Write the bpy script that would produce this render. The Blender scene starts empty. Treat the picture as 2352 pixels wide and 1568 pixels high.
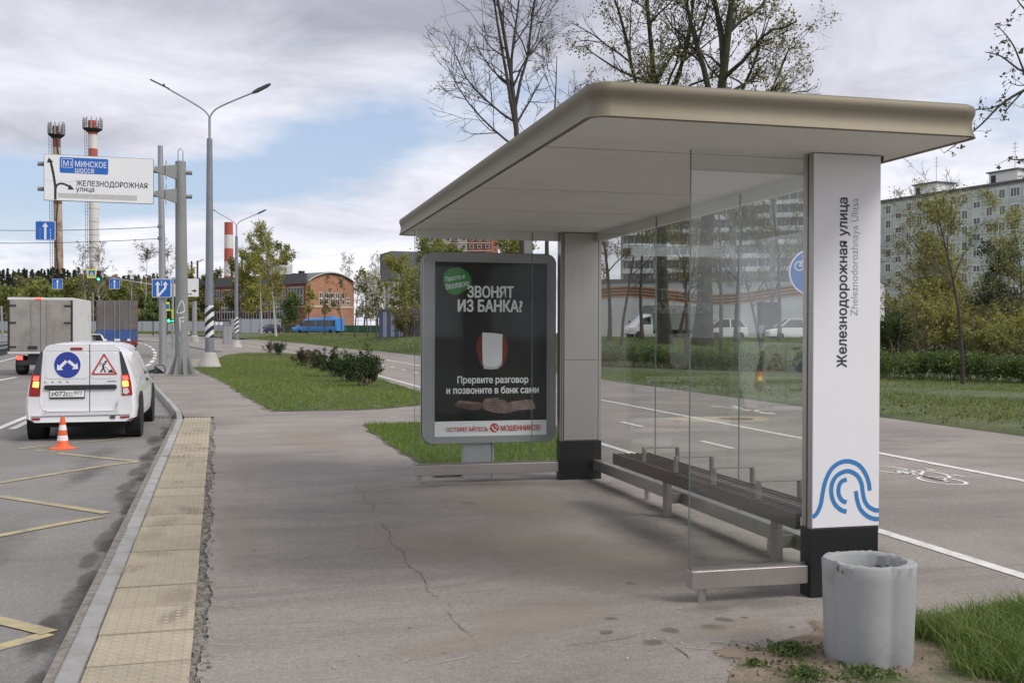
import bpy, math, random
import numpy as np
from mathutils import Matrix, Vector
from mathutils.geometry import tessellate_polygon

# ------------------------------------------------------------------ camera, sky, sun, exposure
SC = bpy.context.scene
COL = SC.collection
EYE = 1.5                      # camera height in metres
FPX, YAW, PIT, ROL = 2430.0, 0.248, 0.0085, 0.003   # focal length in units of a 2352 px wide picture
_fw = Vector((math.sin(YAW)*math.cos(PIT), math.cos(YAW)*math.cos(PIT), -math.sin(PIT)))
_rt0 = Vector((math.cos(YAW), -math.sin(YAW), 0)); _up0 = _rt0.cross(_fw)
_rt = math.cos(ROL)*_rt0 + math.sin(ROL)*_up0
_up = -math.sin(ROL)*_rt0 + math.cos(ROL)*_up0
cd = bpy.data.cameras.new('camera'); cam = bpy.data.objects.new('camera', cd); COL.objects.link(cam)
cd.sensor_width = 36; cd.lens = 36*FPX/2352; cd.clip_start = .05; cd.clip_end = 3000
M = Matrix((( _rt.x, _up.x, -_fw.x, 0), (_rt.y, _up.y, -_fw.y, 0), (_rt.z, _up.z, -_fw.z, EYE), (0, 0, 0, 1)))
cam.matrix_world = M
SC.camera = cam
SC.view_settings.view_transform = 'Standard'
SC.view_settings.look = 'None'
SC.view_settings.exposure = 0.46
SC.view_settings.gamma = 1
SC.cycles.transparent_max_bounces = 40

SUN_AZ, SUN_EL = math.radians(132), math.radians(46)     # azimuth from +Y towards +X
sl = bpy.data.lights.new('sun', 'SUN'); so = bpy.data.objects.new('sun', sl); COL.objects.link(so)
sl.energy = 1.8; sl.angle = math.radians(24); sl.color = (1, .955, .89)
_sd = Vector((math.sin(SUN_AZ)*math.cos(SUN_EL), math.cos(SUN_AZ)*math.cos(SUN_EL), math.sin(SUN_EL)))
so.rotation_euler = (-_sd).to_track_quat('-Z', 'Y').to_euler()
so.location = (0, 0, 60)

def build_world():
    w = bpy.data.worlds.new('World'); SC.world = w; w.use_nodes = True
    nt = w.node_tree; nt.nodes.clear(); N = nt.nodes.new; L = nt.links.new
    out = N('ShaderNodeOutputWorld'); bg = N('ShaderNodeBackground'); bg.inputs[1].default_value = .085
    L(bg.outputs[0], out.inputs[0])
    sky = N('ShaderNodeTexSky'); sky.sky_type = 'NISHITA'; sky.sun_disc = False
    sky.sun_elevation = SUN_EL; sky.sun_rotation = SUN_AZ
    sky.air_density = 1.0; sky.dust_density = 1.6; sky.ozone_density = 1.5
    tc = N('ShaderNodeTexCoord'); sep = N('ShaderNodeSeparateXYZ'); L(tc.outputs['Generated'], sep.inputs[0])
    def mth(op, a, b=None, c=None, clamp=False):
        n = N('ShaderNodeMath'); n.operation = op; n.use_clamp = clamp
        for i, v in enumerate((a, b, c)):
            if v is None: continue
            if hasattr(v, 'links'): L(v, n.inputs[i])
            else: n.inputs[i].default_value = v
        return n.outputs[0]
    X, Y, Z = sep.outputs
    zc = mth('MAXIMUM', Z, 0.0)
    den = mth('ADD', zc, .16)
    u = mth('DIVIDE', X, den); v = mth('DIVIDE', Y, den)
    cmb = N('ShaderNodeCombineXYZ'); L(u, cmb.inputs[0]); L(v, cmb.inputs[1])
    def noise(scale, det, rough, off, dist=0):
        mp = N('ShaderNodeMapping'); L(cmb.outputs[0], mp.inputs[0]); mp.inputs['Location'].default_value = off
        n = N('ShaderNodeTexNoise'); L(mp.outputs[0], n.inputs['Vector'])
        n.inputs['Scale'].default_value = scale; n.inputs['Detail'].default_value = det
        n.inputs['Roughness'].default_value = rough; n.inputs['Distortion'].default_value = dist
        return n.outputs['Fac']
    az = mth('ARCTAN2', X, Y); el = mth('ARCSINE', Z)
    def blob(a0, e0, sa, se, tilt=0.0):
        da = mth('SUBTRACT', az, a0); de = mth('SUBTRACT', mth('SUBTRACT', el, e0), mth('MULTIPLY', da, tilt))
        q = mth('ADD', mth('POWER', mth('ABSOLUTE', mth('DIVIDE', da, sa)), 2), mth('POWER', mth('ABSOLUTE', mth('DIVIDE', de, se)), 2))
        return mth('EXPONENT', mth('MULTIPLY', q, -1))
    n1 = noise(.85, 9, .56, (3.1, 7.7, 0), .25)
    n2 = noise(.7, 6, .5, (11.3, 2.2, 5), .2)
    # openings in the cloud deck
    gap = mth('ADD', mth('MULTIPLY', blob(.06, .155, .17, .042, .18), .34), mth('MULTIPLY', blob(-.27, .115, .16, .045, 0), .26))
    gap = mth('ADD', gap, mth('MULTIPLY', blob(.20, .095, .2, .03, 0), -.16))
    cov = mth('SUBTRACT', mth('ADD', mth('ADD', mth('MULTIPLY', n1, .78), mth('MULTIPLY', noise(2.6, 8, .58, (1.7, 4.4, 8), .3), .22)), .10), gap)
    r1 = N('ShaderNodeValToRGB'); L(cov, r1.inputs[0])
    r1.color_ramp.elements[0].position = .39; r1.color_ramp.elements[0].color = (0, 0, 0, 1)
    r1.color_ramp.elements[1].position = .53; r1.color_ramp.elements[1].color = (1, 1, 1, 1)
    mask = mth('MULTIPLY', r1.outputs[0], 1.0)
    low = mth('SUBTRACT', 1.0, mth('DIVIDE', zc, .11), None, True)      # milky band at the horizon
    mask = mth('MAXIMUM', mask, mth('MULTIPLY', low, .75))
    # grey undersides
    dark = mth('ADD', mth('MULTIPLY', blob(-.02, .30, .20, .055, -.1), .15), mth('MULTIPLY', blob(.24, .27, .09, .045, 0), .10))
    n3 = noise(2.1, 9, .6, (5.2, 1.1, 3), .5)
    sh = mth('ADD', mth('ADD', mth('MULTIPLY', n2, .52), mth('MULTIPLY', n3, .46)), dark)
    r2 = N('ShaderNodeValToRGB'); L(sh, r2.inputs[0])
    e = r2.color_ramp.elements
    e[0].position = .36; e[0].color = (9.4, 9.4, 9.8, 1)
    e[1].position = .68; e[1].color = (3.7, 3.8, 4.5, 1)
    m = e.new(.50); m.color = (7.0, 7.05, 7.8, 1)
    mulsky = N('ShaderNodeMix'); mulsky.data_type = 'RGBA'; mulsky.blend_type = 'MIX'; mulsky.inputs[0].default_value = .45
    L(sky.outputs[0], mulsky.inputs[6]); mulsky.inputs[7].default_value = (5.9, 7.0, 9.2, 1)
    mix = N('ShaderNodeMix'); mix.data_type = 'RGBA'
    L(mask, mix.inputs[0]); L(mulsky.outputs[2], mix.inputs[6]); L(r2.outputs[0], mix.inputs[7])
    L(mix.outputs[2], bg.inputs[0])
build_world()

# ------------------------------------------------------------------ place helpers (metres; X to the right of the road, Y along it)
def ss(a, b, x):
    t = min(1, max(0, (x-a)/(b-a))); return t*t*(3-2*t)
def edge_x(y):                 # far edge of the cycle and foot path
    pts = [(-30, 11.1), (62, 11.1), (82, 10.2), (115, 6.3), (150, -1), (200, -14), (300, -50)]
    for (y0, x0), (y1, x1) in zip(pts, pts[1:]):
        if y <= y1: return x0+(x1-x0)*(y-y0)/(y1-y0)
    return -50
def tz(x, y):                  # height of the land
    d = math.hypot(x, y)
    far = 1.2*min(1, max(0, (d-95)/110)) + .12*min(1, max(0, (d-205)/200))
    r = 1.0*ss(34, 88, d)*ss(0, 7, x-edge_x(y))
    return far+r*max(0, 1-far/1.3)
def ray(px, py):
    return _fw+_rt*((px-1176)/FPX)-_up*((py-784)/FPX)
def W(px, py, dz=0.0, dmax=900):
    d = ray(px, py); lo, hi, t = 1.0, None, 2.0
    while t < dmax:
        p = d*t
        if EYE+p.z < tz(p.x, p.y)+dz: hi = t; break
        lo = t; t *= 1.03
    if hi is None: p = d*dmax; return Vector((p.x, p.y, tz(p.x, p.y)+dz))
    for _ in range(30):
        m = (lo+hi)/2; p = d*m
        if EYE+p.z < tz(p.x, p.y)+dz: hi = m
        else: lo = m
    p = d*hi; return Vector((p.x, p.y, tz(p.x, p.y)+dz))
def PD(px, py, depth): return Vector((0, 0, EYE))+ray(px, py)*depth
def PY(px, py, y):
    d = ray(px, py); return Vector((0, 0, EYE))+d*(y/d.y)
def PX(px, py, x):
    d = ray(px, py); return Vector((0, 0, EYE))+d*(x/d.x)
def GD(px, depth, dz=0.0):     # ground point under a picture column at a depth
    p = PD(px, 765, depth); return Vector((p.x, p.y, tz(p.x, p.y)+dz))

# ------------------------------------------------------------------ mesh helpers
class MB:
    def __init__(s): s.v = []; s.f = []
    def add(s, vs, fs):
        o = len(s.v); s.v += [tuple(p) for p in vs]; s.f += [tuple(i+o for i in f) for f in fs]; return s
    def box(s, c, d, rz=0, tap=1.0):
        x, y, z = d[0]/2, d[1]/2, d[2]/2; cs, sn = math.cos(rz), math.sin(rz); vs = []
        for k, (a, b, e) in enumerate(((-x,-y,-z),(x,-y,-z),(x,y,-z),(-x,y,-z),(-x,-y,z),(x,-y,z),(x,y,z),(-x,y,z))):
            q = tap if k > 3 else 1
            vs.append((c[0]+a*q*cs-b*q*sn, c[1]+a*q*sn+b*q*cs, c[2]+e))
        return s.add(vs, [(0,3,2,1),(4,5,6,7),(0,1,5,4),(1,2,6,5),(2,3,7,6),(3,0,4,7)])
    def bx(s, x0, x1, y0, y1, z0, z1):
        return s.box(((x0+x1)/2, (y0+y1)/2, (z0+z1)/2), (x1-x0, y1-y0, z1-z0))
    def bar(s, p, q, w, h, up=(0, 0, 1)):
        p, q = Vector(p), Vector(q); d = (q-p).normalized(); u = Vector(up)
        if abs(d.dot(u)) > .98: u = Vector((0, 1, 0))
        r = d.cross(u).normalized(); u = r.cross(d)
        vs = [e+r*a*w/2+u*b*h/2 for e in (p, q) for a, b in ((-1,-1),(1,-1),(1,1),(-1,1))]
        return s.add(vs, [(0,1,2,3),(7,6,5,4),(0,4,5,1),(1,5,6,2),(2,6,7,3),(3,7,4,0)])
    def tube(s, pts, rad, n=8, cap=True):
        pts = [Vector(p) for p in pts]; k = len(pts)
        if not hasattr(rad, '__len__'): rad = [rad]*k
        vs = []; pr = None
        for i, p in enumerate(pts):
            d = (pts[min(i+1, k-1)]-pts[max(i-1, 0)]).normalized()
            if pr is None:
                a = Vector((0, 0, 1)) if abs(d.z) < .9 else Vector((1, 0, 0)); r = d.cross(a).normalized()
            else: r = (pr-d*pr.dot(d)).normalized()
            pr = r; u = d.cross(r)
            vs += [p+(r*math.cos(2*math.pi*j/n)+u*math.sin(2*math.pi*j/n))*rad[i] for j in range(n)]
        fs = [(i*n+j, i*n+(j+1)%n, (i+1)*n+(j+1)%n, (i+1)*n+j) for i in range(k-1) for j in range(n)]
        if cap: fs += [tuple(range(n-1, -1, -1)), tuple((k-1)*n+j for j in range(n))]
        return s.add(vs, fs)
    def lathe(s, prof, n=16, c=(0, 0, 0), cap=True, axis='z'):
        vs = []
        for r, z in prof:
            for j in range(n):
                a = 2*math.pi*j/n; p = (r*math.cos(a), r*math.sin(a), z)
                if axis == 'x': p = (z, r*math.cos(a), r*math.sin(a))
                if axis == 'y': p = (r*math.sin(a), z, r*math.cos(a))
                vs.append((p[0]+c[0], p[1]+c[1], p[2]+c[2]))
        k = len(prof)
        fs = [(i*n+j, i*n+(j+1)%n, (i+1)*n+(j+1)%n, (i+1)*n+j) for i in range(k-1) for j in range(n)]
        if cap: fs += [tuple(range(n-1, -1, -1)), tuple((k-1)*n+j for j in range(n))]
        return s.add(vs, fs)
    def prism(s, poly, a, b, plane='xy'):      # polygon extruded along the third axis from a to b
        def T(p, w): return (p[0], p[1], w) if plane == 'xy' else ((p[0], w, p[1]) if plane == 'xz' else (w, p[0], p[1]))
        n = len(poly); vs = [T(p, a) for p in poly]+[T(p, b) for p in poly]
        tr = tessellate_polygon([[Vector((p[0], p[1], 0)) for p in poly]])
        fs = [tuple(t) for t in tr]+[tuple(i+n for i in reversed(t)) for t in tr]
        fs += [(i, (i+1) % n, n+(i+1) % n, n+i) for i in range(n)]
        return s.add(vs, fs)
    def flat(s, poly3):                        # filled outline in 3D (seen from +z)
        tr = tessellate_polygon([[Vector((p[0], p[1], 0)) for p in poly3]]); fs = []
        for t in tr:
            a, b, c = (poly3[i] for i in t)
            if (b[0]-a[0])*(c[1]-a[1])-(b[1]-a[1])*(c[0]-a[0]) < 0: t = tuple(reversed(t))
            fs.append(tuple(t))
        return s.add(poly3, fs)
    def strip(s, pts, w, up=None):             # flat band along a polyline lying on the ground
        pts = [Vector(p) for p in pts]; L = []
        for i, p in enumerate(pts):
            d = pts[min(i+1, len(pts)-1)]-pts[max(i-1, 0)]; d.z = 0; d.normalize()
            nrm = Vector((-d.y, d.x, 0)); ww = w[i] if hasattr(w, '__len__') else w
            L += [p+nrm*ww/2, p-nrm*ww/2]
        return s.add(L, [(2*i+1, 2*i+3, 2*i+2, 2*i) for i in range(len(pts)-1)])
    def xf(s, m):
        s.v = [tuple(m @ Vector(p)) for p in s.v]; return s
    def build(s, name, mat, parent=None, smooth=None, bevel=0, **k):
        me = bpy.data.meshes.new(name); me.from_pydata(s.v, [], s.f)
        return fin(me, name, mat, parent, smooth, bevel, **k)
def fin(me, name, mat, parent=None, smooth=None, bevel=0, segs=2):
    me.validate(); me.update()
    if mat: me.materials.append(mat)
    if smooth is not None and len(me.polygons):
        me.polygons.foreach_set('use_smooth', [True]*len(me.polygons)); me.set_sharp_from_angle(angle=math.radians(smooth))
    o = bpy.data.objects.new(name, me); COL.objects.link(o)
    if parent: o.parent = parent
    if bevel:
        b = o.modifiers.new('bevel', 'BEVEL'); b.width = bevel; b.segments = segs; b.limit_method = 'ANGLE'; b.angle_limit = math.radians(40)
    return o
def np_mesh(name, V, F, mat, parent=None, var=None, smooth=False):
    """V (n,3) array, F (m,k) array of tris or quads, var one value per vertex"""
    me = bpy.data.meshes.new(name); n, (m, k) = len(V), F.shape
    me.vertices.add(n); me.vertices.foreach_set('co', np.ascontiguousarray(V, dtype=np.float32).ravel())
    me.loops.add(m*k); me.loops.foreach_set('vertex_index', np.ascontiguousarray(F, dtype=np.int32).ravel())
    me.polygons.add(m); me.polygons.foreach_set('loop_start', np.arange(0, m*k, k, dtype=np.int32))
    if smooth: me.polygons.foreach_set('use_smooth', np.ones(m, dtype=bool))
    if var is not None:
        at = me.attributes.new('var', 'FLOAT', 'POINT'); at.data.foreach_set('value', np.ascontiguousarray(var, dtype=np.float32))
    me.update(calc_edges=True)
    if mat: me.materials.append(mat)
    o = bpy.data.objects.new(name, me); COL.objects.link(o)
    if parent: o.parent = parent
    return o
def tag(o, label=None, cat=None, group=None, kind=None):
    if label: o['label'] = label
    if cat: o['category'] = cat
    if group: o['group'] = group
    if kind: o['kind'] = kind
    return o
def thing(name, label, cat, loc=(0, 0, 0), rz=0, group=None):
    o = bpy.data.objects.new(name, None); COL.objects.link(o); o.location = loc; o.rotation_euler = (0, 0, rz)
    o.empty_display_size = .2
    return tag(o, label, cat, group)
def copy_tree(o, parent=None):
    c = o.copy(); COL.objects.link(c); c.parent = parent
    for ch in o.children: copy_tree(ch, c)
    return c
def dup(o, loc, rz, label=None, scale=None):
    c = copy_tree(o); c.location = loc; c.rotation_euler = (0, 0, rz)
    if label: c['label'] = label
    if scale: c.scale = scale if hasattr(scale, '__len__') else (scale,)*3
    return c
def smooth_line(pts, k=6):                      # Catmull-Rom through 2D/3D points
    P = [Vector(p) for p in pts]; out = []
    for i in range(len(P)-1):
        a, b, c, d = P[max(i-1, 0)], P[i], P[i+1], P[min(i+2, len(P)-1)]
        for j in range(k):
            t = j/k; out.append(.5*((2*b)+(c-a)*t+(2*a-5*b+4*c-d)*t*t+(3*b-a-3*c+d)*t**3))
    out.append(P[-1]); return out
def band2d(pts, w):                             # outline of a stroke of width w along 2D points
    P = [Vector(p) for p in pts]; Lf, Rt = [], []
    for i, p in enumerate(P):
        d = (P[min(i+1, len(P)-1)]-P[max(i-1, 0)]).normalized(); n = Vector((-d.y, d.x))
        Lf.append(p+n*w/2); Rt.append(p-n*w/2)
    return [tuple(p) for p in Lf+Rt[::-1]]
def rrect(x0, x1, z0, z1, r, n=5):
    out = []
    for cx, cz, a in ((x1-r, z1-r, 0), (x0+r, z1-r, 90), (x0+r, z0+r, 180), (x1-r, z0+r, 270)):
        out += [(cx+r*math.cos(math.radians(a+90*i/n)), cz+r*math.sin(math.radians(a+90*i/n))) for i in range(n+1)]
    return out
def circ(cx, cz, r, n=28): return [(cx+r*math.cos(2*math.pi*i/n), cz+r*math.sin(2*math.pi*i/n)) for i in range(n)]
def _text_right(s, bold, space):
    cu = bpy.data.curves.new('lettering', 'FONT'); cu.body = s; cu.offset = min(0, bold); cu.resolution_u = 2; cu.space_character = space
    ob = bpy.data.objects.new('lettering', cu); me = bpy.data.meshes.new_from_object(ob); x = max(v.co.x for v in me.vertices)
    bpy.data.meshes.remove(me); bpy.data.objects.remove(ob); bpy.data.curves.remove(cu); return x
def text(s, name, mat, parent, m4, w=None, h=None, bold=0.0, ext=.0015, res=3, space=1.0):
    """flat lettering: lower left corner at the origin of m4, x right and y up, scaled to w by h (cap height incl. tails)"""
    cu = bpy.data.curves.new('lettering', 'FONT'); cu.body = s; cu.offset = min(0, bold); cu.resolution_u = res; cu.space_character = space
    ob = bpy.data.objects.new('lettering', cu); me = bpy.data.meshes.new_from_object(ob)
    bpy.data.objects.remove(ob); bpy.data.curves.remove(cu)
    n = len(me.vertices); co = np.empty(n*3, dtype=np.float32); me.vertices.foreach_get('co', co); co = co.reshape(-1, 3)
    lo, hi = co.min(0), co.max(0); sx = (w/(hi[0]-lo[0])) if w else None; sy = (h/(hi[1]-lo[1])) if h else None
    sx = sx or sy; sy = sy or sx
    out = np.stack([(co[:, 0]-lo[0])*sx, (co[:, 1]-lo[1])*sy, np.full(n, 0.0)], 1)
    R = np.array(m4.to_3x3()); T = np.array(m4.to_translation())
    fs = [tuple(p.vertices) for p in me.polygons]; bpy.data.meshes.remove(me); V_, F_ = [], []
    for i, ch in enumerate(s):                      # the built-in face fills this letter solid: draw it from three bars
        if ch != 'н': continue
        xr = _text_right(s[:i+1], bold, space); xl = xr-.434; cx_ = co[:, 0]
        fs = [f for f in fs if f[0] >= n or not all(xl-.004 <= cx_[j] <= xr+.004 for j in f)]
        for a_, b_, c_, d_ in ((xl, xl+.088, 0, .542), (xr-.088, xr, 0, .542), (xl+.088, xr-.088, .235, .312)):
            k_ = len(out); out = np.vstack([out, [((x_-lo[0])*sx, (y_-lo[1])*sy, 0) for x_, y_ in ((a_, c_), (b_, c_), (b_, d_), (a_, d_))]]); fs.append((k_, k_+1, k_+2, k_+3))
    sh_ = [(0, 0)] if bold <= 0 else [(0, 0), (bold, 0), (-bold, 0), (0, bold*.7), (0, -bold*.7), (bold*.7, bold*.5), (-bold*.7, -bold*.5), (bold*.7, -bold*.5), (-bold*.7, bold*.5)]
    for i, (bx_, by_) in enumerate(sh_):
        q = out+np.array([bx_*sx, by_*sy, .00009*i]); F_ += [tuple(j+len(V_) for j in f) for f in fs]; V_ += [tuple(p) for p in (q @ R.T+T)]
    me = bpy.data.meshes.new(name); me.from_pydata(V_, [], F_); me.update()
    if mat: me.materials.append(mat)
    o = bpy.data.objects.new(name, me); COL.objects.link(o); o.parent = parent
    return o
def face_xz(x, y, z): return Matrix(((1,0,0,x),(0,0,-1,y),(0,1,0,z),(0,0,0,1)))   # lettering standing upright, read from -Y

# ------------------------------------------------------------------ procedural materials
MATS = {}
def mat(name, col, rough=.6, metal=0.0, var=0.0, scale=3.0, bump=0.0, bscale=60.0, col2=None, spec=.5, dirt=None, dscale=1.5, dlo=.5, dhi=.7, emit=None, coat=0, stretch=None, attr=False, trans=0.0, rand=0.0):
    if name in MATS: return MATS[name]
    m = bpy.data.materials.new(name); m.use_nodes = True; nt = m.node_tree; N = nt.nodes.new; L = nt.links.new
    b = nt.nodes['Principled BSDF']; MATS[name] = m
    b.inputs['Roughness'].default_value = rough; b.inputs['Metallic'].default_value = metal
    b.inputs['Specular IOR Level'].default_value = spec; b.inputs['Coat Weight'].default_value = coat
    c1 = (*col, 1); b.inputs['Base Color'].default_value = c1
    tc = N('ShaderNodeTexCoord'); vec = tc.outputs['Object']
    if stretch:
        mp = N('ShaderNodeMapping'); L(vec, mp.inputs[0]); mp.inputs['Scale'].default_value = stretch; vec = mp.outputs[0]
    last = None
    if attr:
        a = N('ShaderNodeAttribute'); a.attribute_name = 'var'
        mx = N('ShaderNodeMix'); mx.data_type = 'RGBA'; L(a.outputs['Fac'], mx.inputs[0]); mx.inputs[6].default_value = c1
        mx.inputs[7].default_value = (*(col2 or col), 1); last = mx.outputs[2]
    elif var or col2:
        n = N('ShaderNodeTexNoise'); L(vec, n.inputs['Vector']); n.inputs['Scale'].default_value = scale; n.inputs['Detail'].default_value = 8; n.inputs['Roughness'].default_value = .62
        r = N('ShaderNodeValToRGB'); L(n.outputs['Fac'], r.inputs[0]); e = r.color_ramp.elements
        e[0].position, e[1].position = .3, .7
        e[0].color = (*(c*(1-var) for c in col), 1); e[1].color = (*((col2) if col2 else (min(1, c*(1+var)) for c in col)), 1)
        last = r.outputs[0]
    if dirt:
        n = N('ShaderNodeTexNoise'); L(vec, n.inputs['Vector']); n.inputs['Scale'].default_value = dscale; n.inputs['Detail'].default_value = 10; n.inputs['Roughness'].default_value = .68
        r = N('ShaderNodeValToRGB'); L(n.outputs['Fac'], r.inputs[0]); r.color_ramp.elements[0].position = dlo; r.color_ramp.elements[1].position = dhi
        mx = N('ShaderNodeMix'); mx.data_type = 'RGBA'; L(r.outputs[0], mx.inputs[0])
        if last: L(last, mx.inputs[6])
        else: mx.inputs[6].default_value = c1
        mx.inputs[7].default_value = (*dirt, 1); last = mx.outputs[2]
    if rand and last:
        oi = N('ShaderNodeObjectInfo'); mr = N('ShaderNodeMapRange'); L(oi.outputs['Random'], mr.inputs[0]); mr.inputs[3].default_value = 1-rand; mr.inputs[4].default_value = 1+rand
        mx = N('ShaderNodeMix'); mx.data_type = 'RGBA'; mx.blend_type = 'MULTIPLY'; mx.inputs[0].default_value = 1; L(last, mx.inputs[6]); L(mr.outputs[0], mx.inputs[7]); last = mx.outputs[2]
    if last: L(last, b.inputs['Base Color'])
    if bump:
        n = N('ShaderNodeTexNoise'); L(vec, n.inputs['Vector']); n.inputs['Scale'].default_value = bscale; n.inputs['Detail'].default_value = 6
        bp = N('ShaderNodeBump'); bp.inputs['Strength'].default_value = bump; bp.inputs['Distance'].default_value = .02
        L(n.outputs['Fac'], bp.inputs['Height']); L(bp.outputs[0], b.inputs['Normal'])
    if emit:
        b.inputs['Emission Color'].default_value = (*emit[:3], 1); b.inputs['Emission Strength'].default_value = emit[3]
    if trans:
        out = nt.nodes['Material Output']; tl = N('ShaderNodeBsdfTranslucent'); ms = N('ShaderNodeMixShader'); ms.inputs[0].default_value = trans
        if last: L(last, tl.inputs[0])
        else: tl.inputs[0].default_value = c1
        L(b.outputs[0], ms.inputs[1]); L(tl.outputs[0], ms.inputs[2]); L(ms.outputs[0], out.inputs[0])
    return m
def soft_mat(name, col, amax=.8, nscale=6.0, nw=.9, lo=.3, hi=.8):
    if name in MATS: return MATS[name]
    m = bpy.data.materials.new(name); m.use_nodes = True; nt = m.node_tree; N = nt.nodes.new; L = nt.links.new; MATS[name] = m
    b = nt.nodes['Principled BSDF']; b.inputs['Base Color'].default_value = (*col, 1); b.inputs['Roughness'].default_value = .9; b.inputs['Specular IOR Level'].default_value = .2
    a = N('ShaderNodeAttribute'); a.attribute_name = 'var'; tc = N('ShaderNodeTexCoord'); n = N('ShaderNodeTexNoise'); L(tc.outputs['Object'], n.inputs['Vector']); n.inputs['Scale'].default_value = nscale; n.inputs['Detail'].default_value = 9; n.inputs['Roughness'].default_value = .7
    q = N('ShaderNodeMath'); q.operation = 'MULTIPLY_ADD'; L(n.outputs['Fac'], q.inputs[0]); q.inputs[1].default_value = nw; q.inputs[2].default_value = -nw*.5
    s = N('ShaderNodeMath'); s.operation = 'ADD'; L(a.outputs['Fac'], s.inputs[0]); L(q.outputs[0], s.inputs[1])
    mr = N('ShaderNodeMapRange'); mr.interpolation_type = 'SMOOTHSTEP'; L(s.outputs[0], mr.inputs[0]); mr.inputs[1].default_value = lo; mr.inputs[2].default_value = hi; mr.inputs[3].default_value = 0; mr.inputs[4].default_value = amax
    t = N('ShaderNodeBsdfTransparent'); ms = N('ShaderNodeMixShader'); L(mr.outputs[0], ms.inputs[0]); L(t.outputs[0], ms.inputs[1]); L(b.outputs[0], ms.inputs[2]); L(ms.outputs[0], nt.nodes['Material Output'].inputs[0]); return m
_soft_k = [0]
def soft_patch(name, m, c, rx, ry, rot, parent, z=None, n=20):
    _soft_k[0] += 1; dz = .0012+.00012*(_soft_k[0] % 22); V, A = [], []
    for q, v in ((0, 1), (.5, .62), (1, 0)):
        for i in range(n):
            a = 2*math.pi*i/n; x, y = rx*q*math.cos(a), ry*q*math.sin(a); X_, Y_ = c[0]+x*math.cos(rot)-y*math.sin(rot), c[1]+x*math.sin(rot)+y*math.cos(rot)
            V.append((X_, Y_, (tz(X_, Y_) if z is None else z)+dz)); A.append(v)
    F = [(r*n+i, (r+1)*n+i, (r+1)*n+(i+1) % n, r*n+(i+1) % n) for r in range(2) for i in range(n)]
    return np_mesh(name, np.array(V), np.array(F), m, parent, np.array(A))
def glass_mat(name, tint=(.93, .97, .95), haze=.03, ior=1.5, hazecol=(.6, .62, .6)):
    if name in MATS: return MATS[name]
    m = bpy.data.materials.new(name); m.use_nodes = True; nt = m.node_tree; N = nt.nodes.new; L = nt.links.new; MATS[name] = m
    nt.nodes.remove(nt.nodes['Principled BSDF']); out = nt.nodes['Material Output']
    t = N('ShaderNodeBsdfTransparent'); t.inputs[0].default_value = (*tint, 1)
    d = N('ShaderNodeBsdfDiffuse'); d.inputs[0].default_value = (*hazecol, 1)
    tc = N('ShaderNodeTexCoord'); n = N('ShaderNodeTexNoise'); L(tc.outputs['Object'], n.inputs['Vector']); n.inputs['Scale'].default_value = 2.2; n.inputs['Detail'].default_value = 9; n.inputs['Roughness'].default_value = .65
    mr = N('ShaderNodeMapRange'); L(n.outputs['Fac'], mr.inputs[0]); mr.inputs[1].default_value = .35; mr.inputs[2].default_value = .75; mr.inputs[3].default_value = haze*.35; mr.inputs[4].default_value = haze*1.9
    m1 = N('ShaderNodeMixShader'); L(mr.outputs[0], m1.inputs[0]); L(t.outputs[0], m1.inputs[1]); L(d.outputs[0], m1.inputs[2])
    g = N('ShaderNodeBsdfGlossy'); g.inputs['Roughness'].default_value = .015
    lw = N('ShaderNodeLayerWeight'); pw = N('ShaderNodeMath'); pw.operation = 'POWER'; L(lw.outputs['Facing'], pw.inputs[0]); pw.inputs[1].default_value = 5
    ma = N('ShaderNodeMath'); ma.operation = 'MULTIPLY_ADD'; L(pw.outputs[0], ma.inputs[0]); ma.inputs[1].default_value = .95; ma.inputs[2].default_value = ((ior-1)/(ior+1))**2
    m2 = N('ShaderNodeMixShader'); L(ma.outputs[0], m2.inputs[0]); L(m1.outputs[0], m2.inputs[1]); L(g.outputs[0], m2.inputs[2])
    L(m2.outputs[0], out.inputs[0]); return m
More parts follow.
